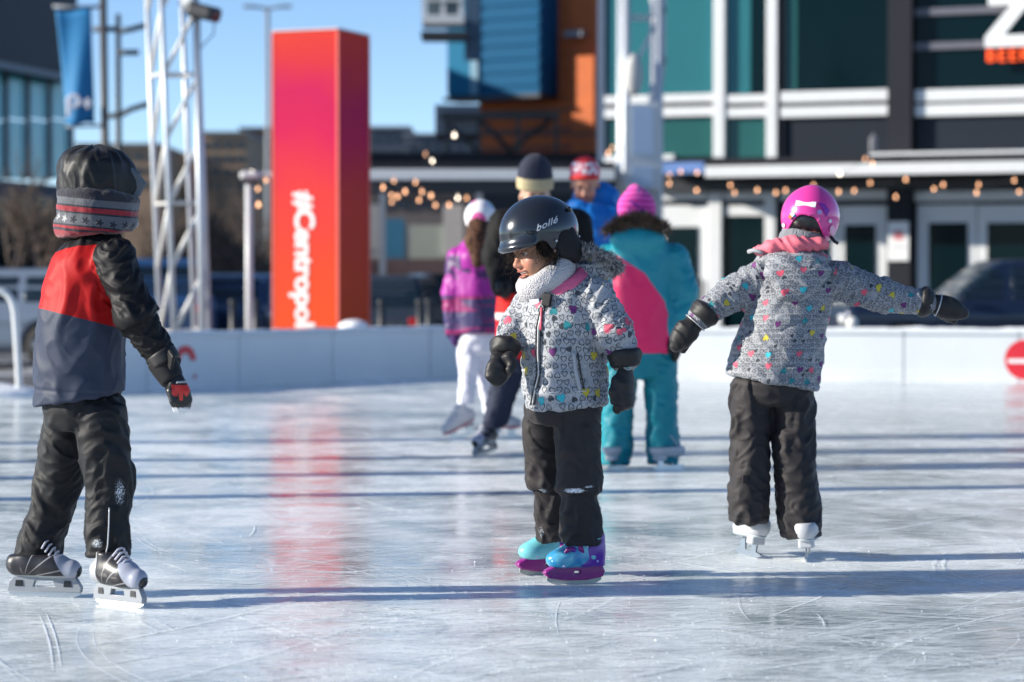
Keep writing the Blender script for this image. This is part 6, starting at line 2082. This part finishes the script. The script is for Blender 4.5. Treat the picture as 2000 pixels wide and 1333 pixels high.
def sticker(px, py, rx, ry_, mat, nm='sticker', n=20, off=.0045, pts=None):
    q = pts or [(px + rx * math.cos(a), py + ry_ * math.sin(a)) for a in np.linspace(0, 2 * math.pi, n, endpoint=False)]
    c = [(np.mean([a for a, _ in q]), np.mean([b_ for _, b_ in q]))]
    V = trace(r, hf, c + list(q), 8.6, off)
    k = len(q)
    r.mesh(nm, V, [(0, 1 + (i + 1) % k, 1 + i) for i in range(k)], mat, hm)
M_pearl = plain('pearl_sticker', (0.62, 0.60, 0.70, 1), .25)
sticker(1588, 427, 11.5, 9, M_pearl)
sticker(1600, 415, 5, 4.5, plain('lilac_sticker', (0.45, 0.30, 0.62, 1), .3))
sticker(0, 0, 0, 0, plain('white_sticker', (0.78, 0.74, 0.78, 1), .35), pts=[(1556, 393), (1594, 396), (1592, 406), (1554, 403)])
for (x, y), c_ in (((1545, 424), (0.65, 0.12, 0.03, 1)), ((1553, 424), (0.03, 0.22, 0.55, 1)), ((1549, 419), (0.75, 0.75, 0.8, 1)), ((1549, 429), (0.05, 0.35, 0.5, 1))):
    sticker(0, 0, 0, 0, plain('gem_sticker', c_, .3), pts=[(x - 4.5, y), (x, y - 5), (x + 4.5, y), (x, y + 5)])
sticker(0, 0, 0, 0, M_violet, pts=[(1598, 397), (1610, 399), (1619, 412), (1613, 424), (1606, 410)])
sticker(1624, 448, 5, 8, plain('pale_pink', (0.72, 0.35, 0.55, 1), .3)); sticker(1620, 432, 3.5, 3.5, M_pearl); sticker(1532, 440, 3, 4, M_pearl)
for q in ((1600, 456), (1532, 450)):
    sticker(q[0], q[1], 4, 4, M_silver)
r.tube('strap_end', [J(1622, 462, -.03), J(1630, 472, -.04), J(1637, 476, -.04)], .006, M_black_plastic, hm, 6)
# mittens with pale piping
ma = mitten(r, J(1366, 622, -.03), J(1340, 648, -.04), J(1318, 678, -.04), [J(1352, 648, -.01), J(1343, 668, .01), J(1334, 684, .01)], .041, V3(.5, .6, .5), M_mitten, J(1384, 604, -.025), .056, seed=12)
mb_ = mitten(r, J(1818, 592, -.02), J(1846, 600, -.03), J(1880, 612, -.03), [J(1836, 612, -.01), J(1852, 622, .0), J(1862, 626, .0)], .039, V3(.1, .9, .2), M_mitten, J(1796, 588, -.02), .052, seed=14)
for m_, ctr, ax_, rr in ((ma, J(1358, 631, -.035), J(1318, 678, 0) - J(1382, 606, 0), .0415), (mb_, J(1832, 596, -.024), J(1880, 612, 0) - J(1800, 588, 0), .039)):
    u, v_, w_ = frame_of(ax_)
    r.tube('piping', [ctr + (u * math.cos(a) * rr * 1.04 + v_ * math.sin(a) * rr * 1.04) for a in np.linspace(0, 6.28, 28, endpoint=False)], .0022, M_silver, m_, 5, True)
# trousers and white skates
pel = ([(J(1508, 792, .01), .110, .095), (J(1509, 770, .01), .135, .11), (J(1510, 740, .01), .145, .12)], ry)
la = [(J(1468, 780, .01), .076, .082), (J(1467, 850, .01), .073, .078), (J(1463, 930, .0), .071, .075), (J(1461, 975, .0), .073, .075), (J(1461, 1019, .01), .069, .070)]
lb = [(J(1548, 785, .01), .078, .082), (J(1550, 850, .01), .077, .08), (J(1555, 930, .0), .079, .08), (J(1561, 990, .0), .079, .08), (J(1566, 1048, .0), .073, .074)]
M_grey_pants2 = cloth('charcoal_nylon', (0.026, 0.023, 0.025, 1), rough=.66, wrinkle=.0014, wscale=12, spec=.28)
tr_r = trousers(r, pel, [(la, ry), (lb, ry)], .0052, M_grey_pants2, .0085, 71)
f_l = loft(la, V3(0, 0, 1), ry, .01)
r.part('cuff_tab', rbox(trace(r, f_l, [(1456, 936)], 8.6, .004)[0], (.011, .004, .014), None, .003), .003, M_hood, parent=tr_r)
figure_skate(r, on_ice(1461, 1086), yawM(yaw_of(-.30, .95), R(0), R(5)), .215, shaft_h=.105)
figure_skate(r, on_ice(1580, 1093), yawM(yaw_of(.22, .97), R(0), R(-3)), .215, shaft_h=.07)

# ================================================================== CHILD IN TEAL AND PINK
q = Person('person', 'child in teal and hot pink snowsuit and magenta hat, back turned, behind the helmeted child', 'person', 1250, 13.1)
J = q.J
qy = yaw_of(-.12, 1)
M_teal = cloth('teal_nylon', (0.006, 0.20, 0.25, 1), rough=.5, wrinkle=.003, wscale=18)
qO = J(1245, 425, .0); qM = yawM(yaw_of(-.3, .95), R(-8))
aR = [J(1318, 505, .0), J(1340, 570, -.02), J(1325, 640, -.06)]
aL = [J(1190, 505, .0), J(1168, 575, -.02), J(1175, 640, -.05)]
lL = [J(1212, 700, 0), J(1205, 800, 0), J(1202, 905, 0)]
lR = [J(1288, 700, 0), J(1291, 800, 0), J(1296, 905, 0)]
build_body(q, skin_b, qO, qM, 1.05, J(1248, 470, .0), [(J(1250, 500, 0), .10), (J(1252, 600, 0), .12), (J(1255, 690, 0), .11)], [aR, aL], [lL, lR], .013)
st = [(J(1258, 690, 0), .178, .15), (J(1256, 640, 0), .178, .15), (J(1254, 570, 0), .178, .15), (J(1252, 510, 0), .17, .14), (J(1250, 475, 0), .145, .12), (J(1249, 452, 0), .10, .10)]
tor = loft(st, V3(-.02, 0, 1), qy, .02)
jk_q = un(.04, tor, limb(aR, [.078, .066, .056], .03), limb(aL, [.075, .064, .056], .03), ell(J(1245, 468, -.10), (.15, .075, .075)))
bones = [(J(1256, 690, 0), J(1250, 490, 0), .14, 0), (aR[0], aR[1], .06, 0), (aR[1], aR[2], .055, .2), (aL[0], aL[1], .06, 0), (aL[1], aL[2], .055, .2)]
def qattr(P):
    px = CX + P[:, 0] / P[:, 1] * FPX; py = YH + (EYE - P[:, 2]) / P[:, 1] * FPX
    lin = np.interp(px, [1180, 1205, 1260, 1298, 1312, 1320], [495, 500, 535, 590, 640, 700])
    I, T, AN = bone_coords(P, bones)
    return {'diag': np.where(I == 0, (lin - py) / 360, .05)}
t = NT('teal_and_pink_nylon')
p = t.obj(); nn = t.noise(p, 4, 3)
c = t.mix(t.step(t.attr('diag').outputs['Fac'], -.003, .003), t.mix(nn, (0.78, 0.008, 0.105, 1), (0.86, 0.012, 0.13, 1)), t.mix(nn, (0.004, 0.21, 0.265, 1), (0.006, 0.27, 0.34, 1)))
t.set(Base_Color=c, Roughness=.5); t.bump(t.noise(p, 18, 4), .7, .003)
jacket = q.part('jacket', jk_q, .010, t.m, disp=cloth_disp(bones, {0: (6, 1.4, .007, 32, .4), 1: (15, 1, .010, 33, .6), 2: (18, 1, .010, 34, .6), 3: (15, 1, .010, 35, 0), 4: (18, 1, .010, 36, 0)}), attrs=qattr)
M_bfur = fur_material('brown_fur', (0.06, 0.035, 0.022, 1), (0.24, 0.17, 0.12, 1))
rr_ = np.random.default_rng(3)
RP, RD = [], []
for i in range(2400):
    a = rr_.uniform(0, 1)
    c_ = J(1186 + a * 116, 452 - 24 * math.sin(a * math.pi), -.10 - .05 * math.sin(a * math.pi))
    n_ = rr_.normal(size=3); n_ /= np.linalg.norm(n_)
    RP.append(c_ + n_ * .018); RD.append(n_ + V3(0, -.2, .3))
strands(q, 'fur_trim', RP, RD, .045, .0024, M_bfur, jacket, .5, 5)
def hat_mat():
    t = NT('magenta_knit')
    p = t.obj()
    n = t.noise(p, 16, 2, .5, .5)
    w = t.n('TexWave', {'Scale': 10.0, 'Distortion': 3.0}, bands_direction='Z'); t.put(w.inputs['Vector'], p)
    c = t.mix(w.outputs[1], (0.50, 0.012, 0.24, 1), (0.72, 0.07, 0.40, 1))
    c = t.mix(t.step(n, .58, .64), c, (0.20, 0.01, 0.26, 1))
    t.set(Base_Color=c, Roughness=.85, Sheen_Weight=.3); t.bump(t.noise(p, 120, 3), .8, .005)
    return t.m
f = inter(un(.03, ell(J(1244, 408, .0), (.105, .105, .115)), cone(J(1242, 390, 0), J(1240, 372, 0), .06, .035)), half(J(1244, 440, 0), (0, 0, -1)), .01)
q.part('knit_hat', f, .009, hat_mat(), disp=lambda P: .004 * pn(P * 20, 3))
pel = ([(J(1250, 740, 0), .15, .13), (J(1252, 700, 0), .165, .14), (J(1254, 660, 0), .16, .14)], qy)
l1 = [(J(1212, 700, 0), .092, .10), (J(1208, 790, 0), .090, .095), (J(1203, 850, 0), .086, .09), (J(1201, 906, 0), .080, .085)]
l2 = [(J(1288, 700, 0), .090, .10), (J(1291, 790, 0), .088, .095), (J(1293, 850, 0), .088, .09), (J(1295, 906, 0), .084, .085)]
trousers(q, pel, [(l1, qy), (l2, qy)], .010, M_teal, .011, 91)
figure_skate(q, on_ice(1204, 916), yawM(yaw_of(.45, .89)), .23, h=.009, shaft_h=.05)
figure_skate(q, on_ice(1305, 917), yawM(yaw_of(.75, .66)), .23, h=.009, shaft_h=.05)
mitten(q, J(1325, 645, -.06), J(1320, 675, -.07), J(1318, 700, -.07), [J(1312, 668, -.1), J(1306, 685, -.1)], .045, V3(.9, .3, 0), M_mitten, None, seed=2, h=.010)
mitten(q, J(1176, 645, -.05), J(1180, 675, -.06), J(1184, 700, -.06), [J(1188, 668, -.1), J(1194, 685, -.1)], .045, V3(.9, .3, 0), M_mitten, None, seed=2, h=.010)

# ================================================================== GIRL IN PURPLE
u_ = Person('person', 'child in purple striped jacket, white trousers and pale helmet, long brown hair, farther back', 'person', 928, 15.3)
J = u_.J
uy = yaw_of(.35, .93)
uO = J(938, 442, 0); uM = yawM(yaw_of(.45, .89), R(-10))
aL = [J(893, 505, 0), J(884, 575, -.02), J(885, 645, -.03)]
aR = [J(968, 505, 0.02), J(985, 575, .02), J(980, 640, .0)]
lL = [J(918, 660, 0), J(915, 720, -.02), J(910, 800, -.05)]
lR = [J(945, 660, .05), J(948, 740, .10), J(968, 835, .10)]
build_body(u_, skin_b, uO, uM, 1.0, J(932, 478, .0), [(J(930, 505, 0), .10), (J(930, 580, 0), .11), (J(930, 650, 0), .10)], [aL, aR], [lL, lR], .015)
st = [(J(932, 652, 0), .165, .14), (J(932, 610, 0), .162, .14), (J(931, 555, 0), .155, .135), (J(931, 515, 0), .15, .13), (J(930, 485, 0), .12, .11), (J(931, 468, 0), .085, .09)]
tor = loft(st, V3(0, 0, 1), uy, .02)
jk_u = un(.04, tor, limb(aL, [.07, .06, .052], .03), limb(aR, [.07, .06, .052], .03), ell(J(934, 505, -.10), (.11, .06, .08)))
t = NT('purple_stripe_nylon')
p = t.obj()
s = t.n('SeparateXYZ'); t.put(s.inputs[0], p)
z = s.outputs[2]
n1 = t.n('Mapping', {'Scale': (3, 3, 26)}); t.put(n1.inputs['Vector'], p)
st_ = t.step(t.noise(n1.outputs[0], 1.0, 3), .50, .56)
pur, mag, blu = (0.055, 0.012, 0.10, 1), (0.33, 0.012, 0.27, 1), (0.038, 0.028, 0.11, 1)
low = t.mix(st_, blu, (0.26, 0.012, 0.12, 1))
up = t.mix(t.step(t.noise(p, 9, 3), .48, .56), pur, mag)
c = t.mix(t.step(z, J(930, 578)[2] - .01, J(930, 578)[2] + .01), low, mag)
c = t.mix(t.step(z, J(930, 545)[2] - .02, J(930, 545)[2] + .02), c, up)
c = t.mix(t.step(z, J(930, 500)[2] - .01, J(930, 500)[2] + .01), c, mag)
t.set(Base_Color=c, Roughness=.5); t.bump(t.noise(p, 18, 4), .7, .004)
bones = [(J(932, 652, 0), J(931, 500, 0), .13, 0), (aL[0], aL[1], .06, 0), (aL[1], aL[2], .05, .2), (aR[0], aR[1], .06, 0), (aR[1], aR[2], .05, .2)]
jacket = u_.part('jacket', jk_u, .012, t.m, disp=cloth_disp(bones, {0: (6, 1.4, .008, 42, .4), 1: (14, 1, .010, 43, 0), 2: (16, 1, .01, 44, 0), 3: (14, 1, .01, 45, 0), 4: (16, 1, .01, 46, 0)}))
t = NT('white_pink_helmet')
p = t.obj(); n = t.noise(p, 9, 2, .5, .6)
c = t.mix(t.step(n, .54, .58), (0.78, 0.76, 0.78, 1), (0.68, 0.10, 0.32, 1)); c = t.mix(t.step(t.noise(p, 12, 2), .60, .64), c, (0.20, 0.42, 0.62, 1))
t.set(Base_Color=c, Roughness=.3)
f = inter(ell(J(938, 424, 0), (.10, .115, .112)), half(J(938, 448, 0), (-.1, 0, -1)), .01)
hm = u_.part('helmet', f, .010, t.m)
f = un(.02, limb([J(935, 440, -.06), J(930, 470, -.12), J(932, 512, -.16)], [.07, .065, .035], .03), limb([J(950, 440, -.05), J(945, 480, -.13), J(938, 508, -.15)], [.05, .05, .03], .03))
u_.part('long_hair', f, .010, fur_material('brown_hair', (0.030, 0.013, 0.008, 1), (0.13, 0.06, 0.035, 1)), disp=lambda P: .012 * pn(P * np.array((45, 45, 6)), 3))
pel = ([(J(931, 690, .02), .12, .11), (J(931, 660, .02), .14, .125), (J(931, 630, .02), .14, .12)], uy)
l1 = [(J(918, 660, 0), .075, .085), (J(917, 700, -.02), .070, .08), (J(914, 745, -.03), .058, .065), (J(911, 790, -.05), .052, .06)]
l2 = [(J(945, 660, .05), .075, .085), (J(948, 710, .08), .068, .075), (J(955, 770, .10), .056, .06), (J(966, 828, .10), .05, .055)]
trousers(u_, pel, [(l1, uy), (l2, uy)], .011, cloth('white_trousers', (0.66, 0.66, 0.74, 1), wrinkle=.004, wscale=16), .009, 12)
rd = plain('red_leather', (0.55, 0.02, 0.06, 1), .4)
figure_skate(u_, on_ice(906, 858) + V3(0, 0, .012), yawM(yaw_of(-.72, -.35), R(-24), 0), .25, h=.011, accent=rd, shaft_h=.13)
figure_skate(u_, on_ice(985, 858), yawM(yaw_of(.8, .5)), .25, h=.011, accent=rd, shaft_h=.10)
M_pm = cloth('purple_mitten', (0.05, 0.014, 0.10, 1))
mitten(u_, J(885, 640, -.03), J(887, 655, -.03), J(889, 672, -.03), [J(893, 650, -.05), J(896, 662, -.05)], .04, V3(.9, .3, 0), M_pm, None, seed=2, h=.012)
mitten(u_, J(980, 640, 0), J(980, 655, 0), J(979, 672, 0), [J(972, 650, -.02), J(969, 662, -.02)], .04, V3(.9, .3, 0), M_pm, None, seed=2, h=.012)

# ================================================================== TWO ADULTS
a_ = Person('person', 'adult in black and red jacket and navy beanie with cream band, behind the helmeted child', 'person', 1040, 14.2)
J = a_.J
ay = yaw_of(.05, -1)
aO = J(1045, 385, 0); aM = yawM(yaw_of(.1, -1), R(-12))
aL = [J(985, 438, 0), J(968, 500, -.04), J(980, 560, -.12)]
aR = [J(1122, 442, 0), J(1140, 510, -.02), J(1122, 590, -.08)]
lL = [J(1000, 660, 0), J(985, 760, -.05), J(955, 845, -.05)]
lR = [J(1060, 660, 0), J(1055, 760, .05), J(1050, 860, .05)]
bd = build_body(a_, skin_b, aO, aM, 1.12, J(1045, 425, .0), [(J(1046, 450, 0), .12), (J(1045, 560, 0), .14), (J(1035, 650, 0), .13)], [aL, aR], [lL, lR], .010, HEAD_SHUT)
face_parts(a_, bd, aO, aM, 1.12, teeth=False)
st = [(J(1032, 705, 0), .20, .15), (J(1036, 640, 0), .205, .155), (J(1042, 560, 0), .215, .16), (J(1046, 480, 0), .22, .155), (J(1046, 440, 0), .20, .13), (J(1046, 418, 0), .12, .11)]
tor = loft(st, V3(0, 0, 1), ay, .02)
jk_a = un(.04, tor, limb(aL, [.095, .08, .065], .04), limb(aR, [.105, .085, .065], .04))
t = NT('black_white_red_jacket')
p = t.obj(); s = t.n('SeparateXYZ'); t.put(s.inputs[0], p); z = s.outputs[2]
sl = t.attr('slv').outputs['Fac']
z0, z1 = J(990, 574)[2], J(990, 604)[2]
c = t.mix(t.step(z, z0 - .005, z0 + .005), (0.62, 0.02, 0.018, 1), (0.008, 0.0075, 0.008, 1))
z2_, z3_ = J(990, 612)[2], J(990, 624)[2]
band = t.math('MULTIPLY', t.step(z, z3_ - .004, z3_ + .004), t.math('SUBTRACT', 1.0, t.step(z, z2_ - .004, z2_ + .004)))
c = t.mix(band, c, (0.70, 0.70, 0.70, 1))
c = t.mix(t.step(sl, -.002, .002), c, (0.008, 0.0075, 0.008, 1))
t.set(Base_Color=c, Roughness=.75, Specular_IOR_Level=.2); t.bump(t.noise(p, 16, 4), .7, .004)
bones = [(J(1034, 700, 0), J(1046, 440, 0), .17, 0), (aL[0], aL[1], .07, 0), (aL[1], aL[2], .06, .2), (aR[0], aR[1], .07, 0), (aR[1], aR[2], .06, .2)]
a_.part('jacket', jk_a, .013, t.m, disp=cloth_disp(bones, {0: (5, 1.4, .008, 62, .4), 1: (12, 1, .012, 63, 0), 2: (14, 1, .012, 64, 0), 3: (12, 1, .012, 65, 0), 4: (14, 1, .012, 66, 0)}),
        attrs=lambda P: {'slv': tor(P) - np.minimum(limb(aL, [.09, .075, .06], .02)(P), limb(aR, [.09, .075, .06], .02)(P))})
f = inter(un(.03, ell(J(1045, 345, 0), (.105, .115, .135))), half(J(1045, 362, 0), (0, 0, -1)), .01)
a_.part('beanie', f, .009, knit_material('navy_knit', (0.012, 0.016, 0.040, 1), 90, .006))
a_.part('head_band', loft([(J(1045, 369, 0), .108, .118), (J(1045, 356, 0), .110, .120), (J(1045, 344, 0), .108, .118)], aM[2], ay, .012), .008, knit_material('cream_knit', (0.55, 0.45, 0.26, 1), 90, .006))
pel = ([(J(1030, 730, 0), .16, .14), (J(1032, 690, 0), .18, .15), (J(1034, 650, 0), .18, .15)], ay)
l1 = [(J(1002, 690, 0), .10, .11), (J(988, 750, -.05), .088, .095), (J(974, 800, -.06), .078, .085), (J(964, 836, -.06), .068, .075)]
l2 = [(J(1058, 690, 0), .10, .11), (J(1058, 760, .04), .09, .095), (J(1060, 820, .05), .08, .085), (J(1062, 862, .05), .07, .075)]
trousers(a_, pel, [(l1, ay), (l2, ay)], .012, cloth('navy_denim', (0.018, 0.024, 0.050, 1), wrinkle=.004, wscale=14, rough=.7), .012, 14)
hockey_skate(a_, on_ice(948, 889), yawM(yaw_of(-.45, -.89), R(-4)), .29, boot_material_hockey('hockey_boot_old', True), .12, False)
hockey_skate(a_, on_ice(1062, 884), yawM(yaw_of(.2, -.98)), .29, boot_material_hockey('hockey_boot_old_pair', True), .12, False)
mitten(a_, J(981, 548, -.12), J(983, 560, -.14), J(986, 574, -.15), [J(976, 556, -.17), J(974, 566, -.18)], .052, V3(.2, .9, 0), M_mitten, None, seed=2, h=.010)
mitten(a_, J(1120, 592, -.08), J(1118, 606, -.09), J(1116, 622, -.1), [J(1110, 600, -.13), J(1106, 612, -.13)], .052, V3(.2, .9, 0), M_mitten, None, seed=2, h=.010)

w = Person('person', 'adult in bright blue hooded jacket and red and white cap, looking down, farthest back', 'person', 1145, 15.6)
J = w.J
wy = yaw_of(-.12, -1)
wO = J(1143, 362, 0); wM = yawM(yaw_of(-.1, -1), R(-22))
aL = [J(1090, 425, 0), J(1075, 500, -.02), J(1090, 570, -.1)]
aR = [J(1195, 425, 0), J(1208, 500, -.02), J(1195, 570, -.1)]
lL = [J(1125, 640, 0), J(1122, 740, 0), J(1120, 845, 0)]
lR = [J(1160, 640, 0), J(1158, 740, 0), J(1155, 845, 0)]
skin_w = skin_material('skin_ruddy', (0.50, 0.24, 0.16, 1), (0.40, 0.12, 0.10, 1))
bd = build_body(w, skin_w, wO, wM, 1.12, J(1144, 405, .0), [(J(1145, 430, 0), .12), (J(1145, 540, 0), .13), (J(1143, 640, 0), .12)], [aL, aR], [lL, lR], .010, HEAD_SHUT)
face_parts(w, bd, wO, wM, 1.12, teeth=False)
st = [(J(1143, 660, 0), .165, .15), (J(1143, 600, 0), .175, .155), (J(1144, 520, 0), .185, .155), (J(1147, 450, 0), .19, .145), (J(1148, 415, 0), .165, .12), (J(1148, 398, 0), .11, .11)]
tor = loft(st, V3(0, 0, 1), wy, .02)
jk_w = un(.05, tor, limb(aL, [.09, .075, .06], .04), limb(aR, [.09, .075, .06], .04), ell(J(1165, 385, .08), (.15, .09, .10)), ell(J(1125, 400, -.06), (.05, .05, .04)))
bones = [(J(1143, 660, 0), J(1147, 430, 0), .15, 0), (aL[0], aL[1], .07, 0), (aL[1], aL[2], .06, .2), (aR[0], aR[1], .07, 0), (aR[1], aR[2], .06, .2)]
jw = w.part('jacket', jk_w, .013, cloth('bright_blue_nylon', (0.006, 0.15, 0.50, 1), rough=.45, wrinkle=.005, wscale=12), disp=cloth_disp(bones, {0: (6, 1.4, .012, 82, .4), 1: (12, 1, .012, 83, 0), 2: (14, 1, .012, 84, 0), 3: (12, 1, .012, 85, 0), 4: (14, 1, .012, 86, 0)}))
t = NT('red_white_knit')
p = t.obj(); s = t.n('SeparateXYZ'); t.put(s.inputs[0], p); z = s.outputs[2]
za, zb = J(1143, 344)[2], J(1143, 318)[2]
m_ = t.n('Mapping', {'Scale': (28, 28, 40)}); t.put(m_.inputs['Vector'], p)
pat = t.step(t.noise(m_.outputs[0], 1.0, 2), .46, .54)
wb = t.math('MULTIPLY', t.step(z, za - .004, za + .004), t.math('SUBTRACT', 1.0, t.step(z, zb - .004, zb + .004)))
c = t.mix(wb, (0.58, 0.018, 0.03, 1), t.mix(pat, (0.72, 0.66, 0.68, 1), (0.60, 0.10, 0.16, 1)))
t.set(Base_Color=c, Roughness=.85); t.bump(t.noise(p, 90, 3), .8, .006)
f = inter(ell(J(1142, 338, 0), (.100, .110, .112)), half(J(1142, 350, 0), (.05, 0, -1)), .01)
w.part('knit_cap', f, .009, t.m)
w.part('cap_peak', loft([(J(1141, 352, -.02), .092, .115), (J(1141, 344, -.01), .100, .115)], V3(0, 0, 1), wy, .01), .008, plain('cap_red', (0.60, 0.02, 0.02, 1), .8), parent=None)
pel = ([(J(1143, 690, 0), .13, .13), (J(1143, 650, 0), .15, .14), (J(1143, 610, 0), .15, .14)], wy)
l1 = [(J(1126, 650, 0), .085, .10), (J(1124, 740, 0), .08, .09), (J(1122, 835, 0), .07, .075)]
l2 = [(J(1158, 650, 0), .085, .10), (J(1157, 740, 0), .08, .09), (J(1155, 835, 0), .07, .075)]
trousers(w, pel, [(l1, wy), (l2, wy)], .013, cloth('dark_grey_trousers', (0.03, 0.03, 0.035, 1)), .010, 17)
hockey_skate(w, on_ice(1122, 857), yawM(yaw_of(-.2, -.98)), .29, boot_material_hockey('hockey_boot_far', True), .12, False)
hockey_skate(w, on_ice(1156, 857), yawM(yaw_of(.2, -.98)), .29, boot_material_hockey('hockey_boot_far_pair', True), .12, False)
for aa in (aL, aR):
    mitten(w, aa[2], aa[2] + V3(0, -.02, -.04), aa[2] + V3(0, -.03, -.10), [aa[2] + V3(.03, -.05, -.02), aa[2] + V3(.04, -.06, -.06)], .05, V3(.2, .9, 0), M_mitten, None, seed=2, h=.012)
